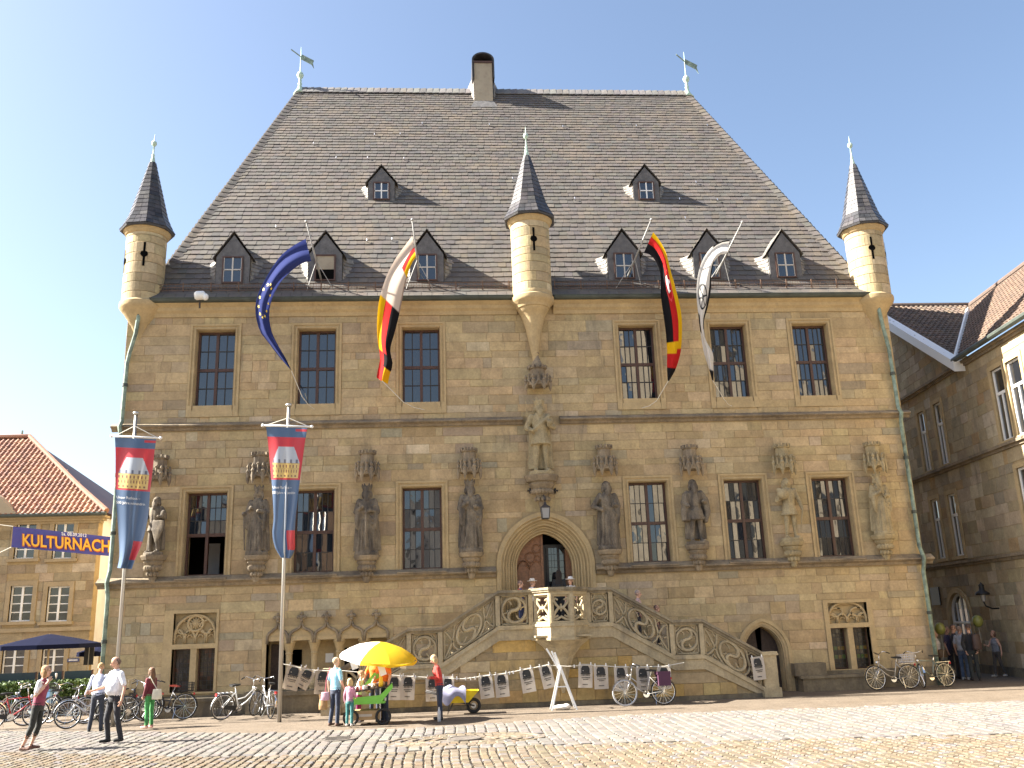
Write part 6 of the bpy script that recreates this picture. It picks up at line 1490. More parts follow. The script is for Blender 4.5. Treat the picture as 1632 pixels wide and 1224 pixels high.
def banner(label, top_px, base, left, right, lines, phase):
    o = thing('banner', label, 'banner', (base.x, base.y, 0), group='tall banners on steel poles'); Y = base.y; Lc = lambda p: tuple(Vector(p)-Vector((base.x, base.y, 0)))
    t = at(*top_px, Y); m = MB(); m.tube([(0,0,0),(0,0,t.z)], [.06,.045], 10); m.lathe([(.05,t.z),(.09,t.z+.02),(.09,t.z+.07),(.0,t.z+.1)], 10); m.build('steel_pole', M['pole_steel'], o, True)
    m = MB(); a, b = at(left[0][0]-5, left[0][1]-2, Y-.08), at(right[0][0]+7, right[0][1]-2, Y-.08); m.tube([Lc(a), Lc(b)], .03, 8); m.ell(Lc(a), .05,.05,.05, 8, 6); m.ell(Lc(b), .05,.05,.05, 8, 6); m.build('cross_bar', M['white_paint'], o, True)
    m = MB(); q = (0,-.05,t.z-.35); m.tube([Lc(a.lerp(b,.06)), q], .012, 5); m.tube([Lc(a.lerp(b,.94)), q], .012, 5); m.build('cord', M['rope'], o)
    sh = Sheet(left, right, Y-.1, .09, 2.6, 0, phase); mb = sh.mesh(bp, 220, 70); mb.v = [Lc(p) for p in mb.v]; c = mb.build('banner_cloth', M['banner_cloth'], o, True)
    for body, u, size, x0 in lines:
        v, f = text_mb(body, 1.0, 0, 1.0, 'LEFT'); e = MB(); e.add([Lc(sh.P(u-y*size*.27, x0+x*size, .015)) for x, y, z in v], f); e.build('lettering', M['white_print'], c)
    return o
M['pole_steel'] = plain('satin_steel_pole', (.5,.49,.46), .38, .85)
TXT = [('Unser Rathaus \u2013', .465, .105, .02), ('500 Jahre mittendrin', .505, .105, .0)]
bz2 = gnd(445, 1151); hpole = at(459, 648, bz2.y).z; bz1 = gnd(217, 661, hpole)
banner('navy and red banner with a picture of the town hall, on the leftmost pole', (217,661), bz1,
       [(183,697),(184,720),(184,750),(184,780),(186,810),(188,840),(190,870),(190,890),(187,905)], [(249,700),(246,722),(243,752),(239,785),(237,815),(232,845),(224,872),(216,890),(210,907)], TXT, .6)
banner('navy and red banner picturing the town hall, on the pole beside the bicycle pair', (459,648), bz2,
       [(424,680),(427,705),(430,735),(433,770),(435,800),(436,828),(434,850),(438,872),(448,889)], [(490,682),(486,705),(482,735),(478,765),(474,800),(471,830),(470,855),(470,875),(463,890)], TXT, 2.2)

# ================================================================== event banner strung across the side street
YK = 3.4
kb = thing('street_banner', 'dark blue street banner reading KULTURNACH in yellow letters, strung beside the left house', 'banner', at(20, 855, YK))
K0 = at(20, 855, YK); Lk = lambda p: tuple(Vector(p)-K0)
shk = Sheet([(21,839),(20,850),(19,861),(18,872)], [(236,862),(236,872),(236,882),(236,892)], YK, .03, 2.0)
def kp(u, v): return (.06,.055,.24)
mb = shk.mesh(kp, 8, 40); mb.v = [Lk(p) for p in mb.v]; kc = mb.build('banner_sheet', M['banner_cloth'], kb, True)
M['yellow_print'] = plain('yellow_print', (.8,.42,.03), .6); M['orange_print'] = plain('orange_print', (.45,.09,.02), .6)
def ktext(body, px0, px1, pyc, hpx, mat, off, bold=.0, name='lettering'):
    v, f = text_mb(body, 1.0, bold, 1.0, 'LEFT'); xs_ = [p[0] for p in v]; ys_ = [p[1] for p in v]; x0, x1, y0, y1 = min(xs_), max(xs_), min(ys_), max(ys_); e = MB()
    T = lambda x, y: at(lerp(px0, px1, (x-x0)/(x1-x0)), pyc+(lerp(px0, px1, (x-x0)/(x1-x0))-100)*.075+lerp(hpx/2, -hpx/2, (y-y0)/(y1-y0)), YK-off)
    e.add([Lk(T(x, y)) for x, y, z in v], f); e.build(name, mat, kc)
ktext('KULTURNACHT', 35, 190, 865.4, 21.5, M['orange_print'], .06, .045, 'lettering_shadow'); ktext('KULTURNACHT', 36, 189, 865, 19, M['yellow_print'], .075, .02); ktext('Sa. 08.09.2012', 98, 138, 850.6, 5.5, M['white_print'], .085, .015)
m = MB(); m.tube([Lk(at(18,872,YK)), Lk(at(-20,890,YK))], .012, 5); m.tube([Lk(at(21,839,YK)), Lk(at(-20,834,YK))], .012, 5); m.build('guy_rope', M['rope'], kb)

# ================================================================== printed bags pegged on a line
YL = -2.25
M['bag_white'] = plain('pale_printed_bag', (.5,.45,.39), .85, var=.06, scale=5, translucent=.15); M['bag_tan'] = plain('tan_printed_bag', (.42,.34,.25), .85, var=.08, scale=5, translucent=.1)
BAGS = [(466,1080,24,36,14,'tan','tan bag leaning on the line just right of the banner pole'), (486,1081,22,30,30,'tan','most tilted tan bag, second on the line from the banner pole'), (514,1087,24,36,5,'tan','tan bag half hidden behind the blue shirted woman'),
        (628,1096,22,36,3,'white','bag half hidden behind the orange shirted vendors'), (650,1096,22,36,3,'white','bag between the vendors and the red jacketed woman'), (690,1098,23,36,0,'white','bag just left of the red jacketed woman'), (714,1096,20,34,0,'white','bag half hidden behind the red jacketed woman'),
        (775,1094,22,35,-6,'white','bag above the wheelbarrow, left of a close pair'), (800,1092,22,35,-4,'white','right bag of the pair beside the wheelbarrow'), (841,1084,22,36,-8,'white','bag hanging alone between the wheelbarrow pair and the white trestle'), (872,1078,20,35,-12,'white','bag overlapped by the white trestle boards'),
        (933,1077,23,35,3,'white','first bag right of the white trestle'), (958,1079,23,35,0,'white','second bag right of the white trestle'), (990,1081,22,36,0,'white','bag behind the front wheel of the silver bicycle'), (1025,1081,22,34,0,'white','bag behind the frame of the silver bicycle'), (1059,1080,22,34,0,'white','rightmost bag on the line, behind the pannier'), (1209,1065,21,34,-4,'white','bag hanging from the right stair end')]
def bag(px, py, wpx, hpx, tilt, tone, lab, Y):
    c = at(px, py, Y); k = 1/((Vector(c)-Vector(CAM)).dot(Vector(_f)))*FPX; w, h = wpx/k, hpx/k*1.04
    o = thing('printed_bag', tone+' '+lab if not lab.startswith(('tan','most')) else lab, 'bag', c, 0, 'printed bags on the line'); o.rotation_euler = (0, R(tilt), 0)
    n = 6; mb = MB()
    for i in range(n+1):
        for j in range(n+1): u, v = i/n-.5, j/n-.5; mb.v.append((u*w, .02*math.sin(5*u+3*v)-.012*math.cos(7*v), v*h))
    mb.f = [(i*(n+1)+j, (i+1)*(n+1)+j, (i+1)*(n+1)+j+1, i*(n+1)+j+1) for i in range(n) for j in range(n)]; mb.m = [0]*len(mb.f); mb.build('bag_sheet', M['bag_'+tone], o, True)
    S = lambda u, v: (u*w, .02*math.sin(5*u+3*v)-.012*math.cos(7*v)-.012, v*h)
    p = MB(); ro = [(-.3,.12),(.3,.12),(.3,.3),(.2,.42),(-.2,.42),(-.3,.3)]; p.add([S(*q) for q in ro], [tuple(range(6))]); 
    for x in (-.24,-.14,-.04,.06,.16,.26): p.add([S(x-.03,.0),S(x+.02,.0),S(x+.02,.07),S(x-.03,.07)], [(0,1,2,3)])
    p.add([S(-.34,.075),S(.34,.075),S(.34,.115),S(-.34,.115)], [(0,1,2,3)])
    for z, a, b in ((-.08,-.28,.28),(-.15,-.18,.2),(-.36,-.2,.16)):
        x = a
        while x < b: q = rnd.uniform(.03,.06); p.add([S(x,z-.018),S(x+q,z-.018),S(x+q,z+.018),S(x,z+.018)], [(0,1,2,3)]); x += q+.016
    p.build('black_print', M['black_print'], o)['kind'] = 'stuff'
    l = MB()
    for x in (-.2,-.02,.1): l.add([tuple(a+b for a, b in zip(S(x,.2), (0,-.004,0))) for _ in range(1)]+[tuple(a+b for a, b in zip(S(x+.1,.2), (0,-.004,0))), tuple(a+b for a, b in zip(S(x+.1,.23), (0,-.004,0))), tuple(a+b for a, b in zip(S(x,.23), (0,-.004,0)))], [(0,1,2,3)])
    l.build('pale_print', M['bag_'+tone], o)
    for s in (-.38,.38): g = MB(); g.box(s*w-.012, s*w+.012, -.02, .02, h/2-.03, h/2+.05); g.build('peg', M['white_paint'], o)
for b in BAGS: bag(*b, YL if b[0] < 1100 else YF-.12)
m = MB(); LP_ = [(449,1058),(466,1061),(486,1067),(514,1069),(548,1069),(600,1074),(650,1078),(690,1080),(738,1082),(775,1077),(800,1074),(841,1066),(872,1060),(905,1062),(933,1060),(958,1061),(990,1063),(1059,1062),(1090,1056)]
m.tube([at(a, b, YL) for a, b in LP_], .012, 5); wline = tag(m.build('washing_line', M['rope']), 'thin pale line carrying the printed bags along the staircase', 'line')
for px, py in ((640,1077),(662,1078),(728,1080),(742,1081),(750,1081),(757,1080),(766,1078),(812,1072),(818,1071),(915,1061)):
    g = MB(); p = at(px, py, YL); g.box(-.015,.015,-.02,.02,-.05,.03); g.build('peg', M['white_paint'], wline, loc=p)
# ================================================================== people
JEAN, DKTR = (.02,.03,.06), (.018,.018,.024)
def G(px, py): p = gnd(px, py); return (p.x, p.y, .005 if p.y > -5 else .04)
person('woman in a maroon vest and black capri trousers eating, striding right at the far left', G(54,1199), R(84), 1.74, top=(.72,.71,.7), vest=(.22,.035,.07), bottom=(.018,.02,.018), hair=(.3,.17,.07), shoes=(.12,.06,.04), leg='capri', style='bob', fem=True,
       armR=((-.22,-.04,1.14),(-.09,-.23,1.42)), armL=((.22,.14,1.14),(.23,.2,.9)), legL=((.09,.0,.5),(.09,.13,.1)), legR=((-.09,.05,.5),(-.09,.22,.09)), lean=(0,-.07), hands=(None, (Vector((.3,-.1,1)), Vector((1,0,0)))), tuck=False)
m = MB(); q = Vector(G(54,1199)); m.lathe([(.0,-.05),(.02,0),(.028,.05),(.02,.07)], 8); tag(m.build('ice_cream', plain('pale_ice_cream', (.8,.7,.55), .6), loc=(q.x+.36,q.y-.1,q.z+1.5)), 'small pale ice cream at the lips of the maroon vested woman', 'ice cream')
person('balding man in a white short sleeved shirt and black trousers, walking at the left', G(177,1187), R(-38), 1.86, top=(.74,.74,.78), bottom=DKTR, hair=(.14,.09,.06), shoes=(.012,.012,.012), style='bald', belly=.07, skin='skin_tan', collar=(.74,.74,.78),
       armR=((-.3,-.1,1.12),(-.34,-.34,1.06)), armL=((.28,.04,1.12),(.31,-.04,.86)), legL=((.12,.02,.5),(.14,.12,.1)), legR=((-.08,-.1,.5),(-.1,-.02,.09)), head=(.3,-.02,R(-25)))
person('blond man in a pale blue shirt seen from behind, bending over bicycles', G(152,1167), R(190), 1.68, top=(.55,.58,.7), bottom=(.03,.035,.05), hair=(.35,.22,.09), shoes=(.02,.02,.02), sleeve='long', style='short', lean=(.03,-.2), armR=((-.25,-.12,1.12),(-.3,-.32,.98)), armL=((.27,-.12,1.14),(.36,-.26,.98)), legL=((.12,-.02,.5),(.16,.02,.09)), legR=((-.11,-.02,.5),(-.13,.02,.09)), head=(.35,-.03,0))
person('girl in maroon jumper and bright green trousers with long brown hair', G(236,1161), R(-118), 1.52, top=(.13,.015,.025), bottom=(.05,.26,.07), hair=(.15,.075,.035), shoes=(.6,.3,.27), sleeve='long', style='long', fem=True, collar=(.7,.68,.64), tuck=False,
       armR=((-.21,-.03,1.14),(-.2,-.14,.95)), armL=((.21,.02,1.14),(.2,-.06,.92)))
person('woman in a light blue shirt and dark jeans facing the vendors stall', G(534,1158), R(140), 1.64, top=(.26,.55,.7), bottom=JEAN, hair=(.5,.36,.2), shoes=(.1,.05,.03), sleeve='short', style='short', fem=True, tuck=False, collar=(.26,.55,.7), armL=((.23,.05,1.13),(.25,0,.9)), armR=((-.22,.0,1.13),(-.24,-.1,.92)), legL=((.11,.0,.5),(.17,.02,.09)))
person('small blonde girl in a pink checked shirt and teal leggings beside the stall', G(557,1160), R(160), 1.1, top=(.5,.22,.3), bottom=(.03,.16,.16), hair=(.6,.42,.2), shoes=(.6,.55,.5), style='bob', child=True, sleeve='long', tuck=False, armR=((-.2,-.05,1.12),(-.16,-.2,1.05)))
person('brown haired child in a white top leaning on the stall', G(571,1152), R(75), 1.26, top=(.72,.65,.55), bottom=(.4,.03,.2), hair=(.17,.1,.05), style='bun', child=True, sleeve='none', lean=(0,-.08), armR=((-.2,-.12,1.15),(-.12,-.34,1.05)), armL=((.2,-.12,1.15),(.12,-.34,1.05)))
ov = G(612,1152)
person('vendor in an orange shirt and dark jeans under the yellow parasol', ov, R(-55), 1.76, top=(.8,.17,.005), bottom=(.025,.035,.06), hair=(.2,.12,.06), style='short', sleeve='short', tuck=False, armR=((-.24,-.1,1.14),(-.2,-.26,.92)), armL=((.26,.02,1.13),(.28,-.06,.9)))
person('second vendor in an orange shirt, half hidden behind the first', G(597,1146), R(-20), 1.72, top=(.8,.17,.005), bottom=(.025,.035,.06), hair=(.3,.2,.1), style='bob', sleeve='short', fem=True, tuck=False, armR=((-.24,-.08,1.13),(-.3,-.2,.92)))
person('woman in a red jacket and jeans looking down at her hands', G(701,1148), R(-82), 1.6, top=(.5,.035,.025), bottom=JEAN, hair=(.5,.34,.17), shoes=(.02,.02,.02), sleeve='long', style='bob', fem=True, lean=(0,-.08), head=(.55,-.03,0), tuck=False, armR=((-.22,-.03,1.13),(-.06,-.26,1.14)), armL=((.22,-.03,1.13),(.06,-.26,1.14)))
# on the stairs
def stair_person(label, px, top_py, Y, floor, rz, **kw):
    p = at(px, top_py, Y); return person(label, (p.x, Y, floor), rz, p.z-floor, **kw)
stair_person('dark haired child in a red and blue top behind the left landing parapet', 829, 926, -1.0, 2.205, R(60), top=(.4,.06,.05), bottom=(.03,.05,.16), hair=(.04,.03,.025), child=True, vest=(.03,.06,.22))
stair_person('child in a pale wide brimmed hat beside the dark haired child on the landing', 848, 924, -.9, 2.205, R(50), top=(.75,.75,.76), bottom=(.03,.03,.04), hair=(.15,.1,.06), child=True, hat=(.62,.57,.5))
stair_person('child in a pale wide brimmed hat on the landing before the open door', 909, 921, -.9, 2.205, R(-30), top=(.6,.6,.6), bottom=(.03,.03,.04), hair=(.15,.1,.06), child=True, hat=(.62,.6,.58))
stair_person('dark clad person standing inside the open portal door', 890, 908, .35, 2.195, R(170), top=(.025,.024,.025), bottom=(.02,.02,.02), hair=(.03,.02,.015), style='long', fem=True, sleeve='long')
stair_person('grey haired person with a sunlit red face on the upper right stair flight', 1016, 941, -.8, 1.72, R(80), top=(.5,.35,.33), bottom=(.05,.05,.06), hair=(.2,.19,.18), child=True)
stair_person('dark haired child low on the upper right stair flight', 1046, 965, -.8, 1.4, R(80), top=(.1,.04,.03), bottom=(.04,.04,.05), hair=(.05,.025,.02), child=True)
# shaded group in the alley
GR = 'people gathered in the alley shade'
person('woman in a white top with a brown shoulder bag, leftmost in the alley group', G(1501,1083), R(60), 1.6, top=(.6,.55,.52), bottom=(.03,.03,.04), hair=(.3,.2,.12), fem=True, style='bun', group=GR)
person('person in dark clothes with arms up, behind the white topped woman', G(1520,1081), R(40), 1.7, top=(.06,.05,.1), bottom=(.03,.03,.04), hair=(.1,.05,.03), group=GR, armL=((.24,-.15,1.2),(.1,-.3,1.4)))
person('tall dark figure in the middle of the alley group', G(1531,1082), R(70), 1.76, top=(.03,.03,.04), bottom=(.02,.02,.03), hair=(.12,.06,.04), group=GR)
person('grey haired man in a pale checked shirt and jeans in the alley group', G(1541,1084), R(120), 1.72, top=(.4,.42,.46), bottom=(.08,.12,.2), hair=(.25,.18,.14), shoes=(.5,.5,.5), belly=.04, group=GR, armR=((-.24,-.12,1.15),(-.1,-.3,1.2)))
person('man in a black jacket with a backpack, hands behind him, in the alley group', G(1556,1085), R(160), 1.78, top=(.018,.018,.022), bottom=(.03,.035,.035), hair=(.08,.05,.04), sleeve='long', group=GR, armR=((-.26,.08,1.12),(-.16,.16,.92)), armL=((.26,.05,1.12),(.2,.14,.9)))
person('man in a yellow shirt half hidden behind the downpipe', G(1492,1081), R(70), 1.66, top=(.4,.2,.03), bottom=(.03,.03,.04), hair=(.1,.07,.05), group=GR)
person('woman in a striped sleeveless top and grey trousers walking alone by the alley wall', G(1594,1079), R(-75), 1.52, top=(.18,.2,.24), bottom=(.07,.06,.055), hair=(.14,.07,.04), shoes=(.5,.48,.45), fem=True, style='bob', sleeve='none', armR=((-.22,-.1,1.14),(-.2,-.28,1.2)), armL=((.22,.05,1.13),(.24,.02,.9)), legR=((-.1,-.05,.5),(-.1,-.1,.09)), legL=((.09,.05,.5),(.09,.22,.1)))
for px, py, lab in ((1498,1002,'dull green balloon beside the downpipe, above the alley group'), (1558,990,'dull green balloon before the arched alley window')):
    p = at(px, py, 1.3); o = thing('balloon', lab, 'balloon', p); MB().ell((0,0,0), .17, .17, .2, 14, 10).build('balloon_skin', plain('green_latex', (.16,.17,.04), .4), o, True); MB().tube([(0,0,-.2),(.05,.05,-.7),(0,.1,-1.0)], .005, 4).build('string', M['rope'], o)
# carried bags
def held(name, lab, loc, col_, w, h, d, strap=None, scol=None):
    o = thing(name, lab, 'bag', loc); f = Fig(); f.loft([(0,0,0,w*.5,d*.5),(0,0,h*.4,w*.52,d*.55),(0,0,h,w*.42,d*.32)], 'b'); f.finish('bag_body', lambda n: plain('bag_leather', col_, .6, var=.15), .015, o)
    if strap: MB().tube(strap, .012, 5).build('strap', plain('strap', scol or col_, .6), o)
    return o
p = Vector(G(236,1161)); held('shoulder_bag', 'cream bag on the hip of the girl in green trousers', (p.x+.22, p.y-.16, .72), (.6,.55,.42), .26, .26, .1, [(0,0,.24),(-.1,0,.4),(-.22,.02,.6)])
p = Vector(G(534,1158)); held('handbag', 'small pink handbag on a long maroon strap beside the blue shirted woman', (p.x-.26, p.y+.05, .62), (.5,.3,.36), .22, .2, .1, [(0,0,.18),(.02,.02,.5),(.1,.04,.78)], (.3,.04,.06))
held('brown_bag', 'brown carrier bag left of the blue shirted woman', (p.x-.34, p.y+.3, .38), (.35,.22,.1), .22, .26, .12, [(-.08,0,.24),(-.1,0,.36),(0,0,.36),(.06,0,.24)])
p = Vector(G(1556,1085)); held('backpack', 'dark brown backpack on the black jacketed man', (p.x+.08, p.y-.24, .98), (.06,.035,.03), .3, .48, .2)
p = Vector(G(1501,1083)); held('shoulder_bag', 'brown shoulder bag of the leftmost woman in the alley', (p.x+.05, p.y-.22, .72), (.1,.06,.03), .34, .26, .14)
# ================================================================== bicycles
def wheel_mesh():
    t = MB(); t.tube([(.335*math.cos(a), 0, .335*math.sin(a)) for a in [2*math.pi*i/32 for i in range(32)]], .019, 6, closed=True)
    r_ = MB(); r_.tube([(.315*math.cos(a), 0, .315*math.sin(a)) for a in [2*math.pi*i/32 for i in range(32)]], .012, 5, closed=True)
    s = MB()
    for i in range(18): a = 2*math.pi*i/18; y = .02 if i % 2 else -.02; s.tube([(.02*math.cos(a+.9), y, .02*math.sin(a+.9)), (.31*math.cos(a), 0, .31*math.sin(a))], .0028, 3, cap=False)
    s.tube([(0,-.05,0),(0,.05,0)], .022, 8); return t.mesh('tyre', M['rubber'], True), r_.mesh('rim', M['chrome'], True), s.mesh('spokes', M['chrome'])
TY, RI, SPK = wheel_mesh(); TYG = TY.copy(); TYG.materials.clear(); TYG.materials.append(plain('grey_tyre', (.35,.35,.36), .7))
PAINT = {}
def bike(label, pos, rz, frame_c, steer=0.0, lean=R(6), saddle_c=(.015,.015,.015), basket=None, step=True, tyre=None, group='bicycles parked on the square', metal=.0):
    o = thing('bicycle', label, 'bicycle', (pos.x, pos.y, .006 if pos.y > -5 else .04), rz, group); o.rotation_euler = (lean, 0, rz)
    if frame_c not in PAINT: PAINT[frame_c] = plain('bicycle_paint', frame_c, .35, metal, var=.05)
    fm = PAINT[frame_c]; ax, fx_, z0 = -.53, .55, .355
    m = MB(); bb, st, ht, hb = (-.06,0,.3), (-.2,0,.8), (.34,0,.84), (.39,0,.64)
    m.tube([bb, st], .017, 7); m.tube([hb, ht], .02, 7); m.tube([bb, (.18,0,.44), hb] if step else [bb, hb], .02, 7)
    m.tube([(-.12,0,.52), (.12,0,.56), (.36,0,.76)] if step else [(-.18,0,.76), (.35,0,.8)], .015, 7)
    for s in (-.045,.045): m.tube([(bb[0],s*.6,bb[2]), (ax,s,z0)], .01, 5); m.tube([(-.18,s*.4,.74), (ax,s,z0)], .009, 5)
    m.build('frame', fm, o, True)
    piv = link('front_fork', None, o, (.37,0,0)); bpy.data.objects.remove(piv)
    def S(p): d = Vector(p)-Vector((.39,0,0)); d.rotate(Euler((0,0,steer))); return tuple(d+Vector((.39,0,0)))
    m = MB()
    for s in (-.05,.05): m.tube([S((.39,s*.5,.66)), S((.43,s,.55)), S((fx_,s,z0))], .011, 5)
    m.build('fork', fm if not step else M['chrome'], o, True)
    m = MB(); m.tube([S((.33,0,.84)), S((.31,0,1.02))], .013, 6); m.tube([S((.14,-.28,1.04)), S((.3,-.24,1.1)), S((.35,-.1,1.05)), S((.33,0,1.03)), S((.35,.1,1.05)), S((.3,.24,1.1)), S((.14,.28,1.04))], .011, 6); hbm = m.build('handlebar', M['chrome'], o, True)
    for s in (-1,1): g = MB(); g.tube([S((.12,s*.285,1.035)), S((.24,s*.258,1.08))], .017, 6); g.build('grip', M['black'], hbm)
    f = MB(); f.lathe([(.01,-.05),(.045,-.03),(.05,.02),(.03,.03)], 8, S((.42,0,.8))); f.build('headlamp', M['chrome'], o, True)
    sd_ = MB(); sd_.add([(-.36,-.09,.93),(-.36,.09,.93),(-.22,.06,.95),(-.06,.016,.94),(-.06,-.016,.94),(-.22,-.06,.95),(-.36,-.08,.88),(-.36,.08,.88),(-.2,.04,.89),(-.07,.012,.91),(-.07,-.012,.91),(-.2,-.04,.89)], [(0,5,4,3,2,1),(6,7,8,9,10,11)]+[(i,(i+1)%6,6+(i+1)%6,6+i) for i in range(6)])
    key = ('s',)+saddle_c
    if key not in PAINT: PAINT[key] = plain('saddle', saddle_c, .55)
    sd_.build('saddle', PAINT[key], o); m = MB(); m.tube([(-.2,0,.78),(-.235,0,.91)], .012, 6); m.build('seat_post', M['chrome'], o)
    for (cx, fr) in ((ax, False), (fx_, True)):
        m = MB(); A = [R(q) for q in range(20,190,14)] if not fr else [R(q) for q in range(10,150,14)]
        P = [(cx+.37*math.cos(a), z0+.37*math.sin(a)) for a in A]
        vs = []
        for x, z in P:
            for y in (-.028,0,.028): q = (x, y, z+(.012 if y == 0 else 0)); vs.append(S(q) if fr else q)
        m.add(vs, [(3*i+j, 3*i+j+1, 3*i+j+4, 3*i+j+3) for i in range(len(P)-1) for j in range(2)]); m.build('mudguard', M['black'] if sum(frame_c) < .2 else M['chrome'], o)
        w = link('wheel', TYG if (tyre and fr) else TY, o, S((cx,0,z0)) if fr else (cx,0,z0)); w.rotation_euler = (0, rnd.uniform(0,1), steer if fr else 0)
        link('rim', RI, w); link('spokes', SPK, w)
    m = MB()
    for s in (-.06,.06): m.tube([(-.24,s,.72),(-.75,s,.73)], .007, 5); m.tube([(-.7,s,.73),(ax,s,z0)], .006, 5)
    for q in range(4): m.tube([(-.32-.13*q,-.06,.735),(-.32-.13*q,.06,.735)], .006, 5)
    m.build('luggage_rack', M['chrome'] if sum(frame_c) > .2 else M['black'], o)
    m = MB(); m.lathe([(.09,-.006),(.09,.006)], 16); c = m.build('crank', M['chrome'], o, loc=(bb[0],-.05,bb[2])); c.rotation_euler = (R(90),rnd.uniform(-.6,.6),0)
    for s in (-1,1): g = MB(); a = .5; g.tube([(bb[0],s*.06,bb[2]),(bb[0]+s*.14*math.cos(a),s*.08,bb[2]+s*.1)], .009, 5); g.obox((bb[0]+s*.14*math.cos(a),s*.13,bb[2]+s*.1), .09,.08,.02); g.build('pedal', M['black'], o)
    m = MB(); m.add([(bb[0]+.1,-.055,bb[2]+.05),(ax+.02,-.055,z0+.05),(ax-.02,-.055,z0-.05),(bb[0]+.08,-.055,bb[2]-.09)], [(0,1,2,3)]); m.build('chain_guard', M['black'], o)
    m = MB(); m.tube([(-.3,.03,.33),(-.27,.16,.02)], .009, 5); m.build('kickstand', M['chrome'], o)
    m = MB(); m.box(-.79,-.76,-.03,.03,.66,.72); m.build('tail_light', M['red_print'], o)
    if basket:
        kind, bc = basket; key = ('b',)+bc
        if key not in PAINT: PAINT[key] = plain('basket', bc, .7)
        m = MB()
        if kind == 'rear':
            for a, b in (((-.72,-.17),(-.34,-.17)),((-.72,.17),(-.34,.17)),((-.72,-.17),(-.72,.17)),((-.34,-.17),(-.34,.17))):
                for i in range(7): t = i/6; x, y = lerp(a[0],b[0],t), lerp(a[1],b[1],t); m.tube([(x*.97-.015,y*.85,.76),(x,y,1.0)], .006, 4)
                for z in (.78,.86,.93,1.0): m.tube([(a[0],a[1],z),(b[0],b[1],z)], .007, 4)
            m.box(-.7,-.36,-.15,.15,.755,.765); m.build('wire_basket', PAINT[key], o)
        elif kind == 'front':
            for i in range(12): a = 2*math.pi*i/12; m.tube([S((.58+.12*math.cos(a),.15*math.sin(a),.86)), S((.58+.15*math.cos(a),.19*math.sin(a),1.08))], .007, 4)
            for z, k in ((.86,.8),(.97,.9),(1.08,1)): m.tube([S((.58+.15*k*math.cos(2*math.pi*i/16),.19*k*math.sin(2*math.pi*i/16),z)) for i in range(16)], .008, 4, closed=True)
            m.build('front_basket', PAINT[key], o)
        else:
            for s in (-1,1): m.box(-.72,-.38,s*.08,s*.2,.5,.8) if s > 0 else m.box(-.72,-.38,-.2,-.08,.5,.8)
            m.box(-.73,-.36,-.2,.2,.8,.88); m.build('pannier', PAINT[key], o)
    return o
def wall_spot(px, py, Y): p = at(px, py, Y); return Vector((p.x, Y, 0))
SIL, BLKB = (.5,.5,.5), (.02,.02,.024)
bike('silver step through bicycle with purple panniers, parked alone before the staircase', gnd(1029,1125), R(180), (.42,.4,.36), 0, R(4), basket=('pannier',(.07,.02,.05)), tyre=True, metal=.4)
bike('grey bicycle with a pale rear basket, left one of the two by the right downpipe', wall_spot(1425,1092,-1.05), R(182), (.42,.38,.32), .12, R(5), basket=('rear',(.5,.5,.52)), metal=.3)
bike('dark green bicycle with its front wheel turned, right one of the two by the downpipe', wall_spot(1487,1089,-.95), R(192), (.24,.27,.22), 1.15, R(6), step=False, metal=.3)
bike('black step through bicycle with a red saddle and rear basket, leaning at the left wall', wall_spot(262,1143,-1.15), R(180), (.02,.022,.035), .1, R(5), saddle_c=(.35,.05,.03), basket=('rear',(.02,.02,.02)))
bike('white bicycle with turned handlebar, left one of the pair beside the banner pole', wall_spot(381,1138,-1.5), R(42), (.6,.6,.58), .5, R(8), metal=.2)
bike('white bicycle seen end on, right one of the pair beside the banner pole', wall_spot(421,1136,-1.5), R(118), (.6,.6,.6), -.4, R(6), metal=.2)
bike('silver bicycle whose big front wheel juts out before the bending man', gnd(142,1160), R(203), (.5,.5,.52), .25, R(5), metal=.3)
bike('red framed bicycle at the far left edge of the picture', gnd(20,1161), R(12), (.35,.025,.03), 0, R(5), step=False)
bike('dark bicycle behind the woman in the maroon vest', gnd(72,1156), R(188), BLKB, .2, R(6))
bike('black bicycle with front basket in the thick of the left bicycle row', gnd(104,1152), R(168), (.03,.03,.035), -.2, R(5), basket=('front',(.03,.03,.03)))
bike('black bicycle between the bending man and the white shirted man', gnd(168,1153), R(185), BLKB, .3, R(6))
bike('black bicycle right of the white shirted man, its front wheel turned', gnd(205,1153), R(25), (.03,.03,.035), .5, R(6))
bike('dark bicycle with pale front basket just left of the girl in green', gnd(222,1146), R(150), (.05,.05,.055), .3, R(6), basket=('front',(.5,.42,.3)))
bike('blue grey bicycle at the far left, behind the red one', gnd(42,1150), R(172), (.05,.07,.12), 0, R(5), basket=('pannier',(.12,.25,.42)))

# ================================================================== market cart and parasol
c0 = gnd(588, 1154); ct = thing('market_cart', 'green and brown vendor cart crowded with small goods under the yellow parasol', 'cart', (c0.x, c0.y, .005))
GRN = plain('lime_green_board', (.17,.5,.06), .5, var=.06); CARD = plain('brown_cardboard', (.36,.24,.12), .85, var=.1)
m = MB(); m.box(-.36,.3,-.3,.25,.12,.34); m.build('crate', CARD, ct)
m = MB(); m.box(-.25,.1,-.306,-.301,.2,.26); m.build('crate_label', M['bag_white'], ct)
m = MB(); m.box(-.42,.42,-.34,.3,.5,.56); m.build('shelf', GRN, ct)
m = MB(); m.prism([(-.4,.5),(.3,.5),(.62,.86),(.6,.98),(.3,.7),(-.4,.66)], -.4, -.35); m.build('side_panel', GRN, ct)
m = MB(); m.prism([(-.15,.92),(.08,1.2),(.4,1.24),(.42,1.12),(.16,1.06),(.0,.88)], .25, .3); m.build('back_panel', GRN, ct)
m = MB(); m.obox((.05,-.06,.84), .95, .55, .03, Matrix.Rotation(R(-8), 3, 'Y')); m.build('tray', M['dark_wood'], ct)
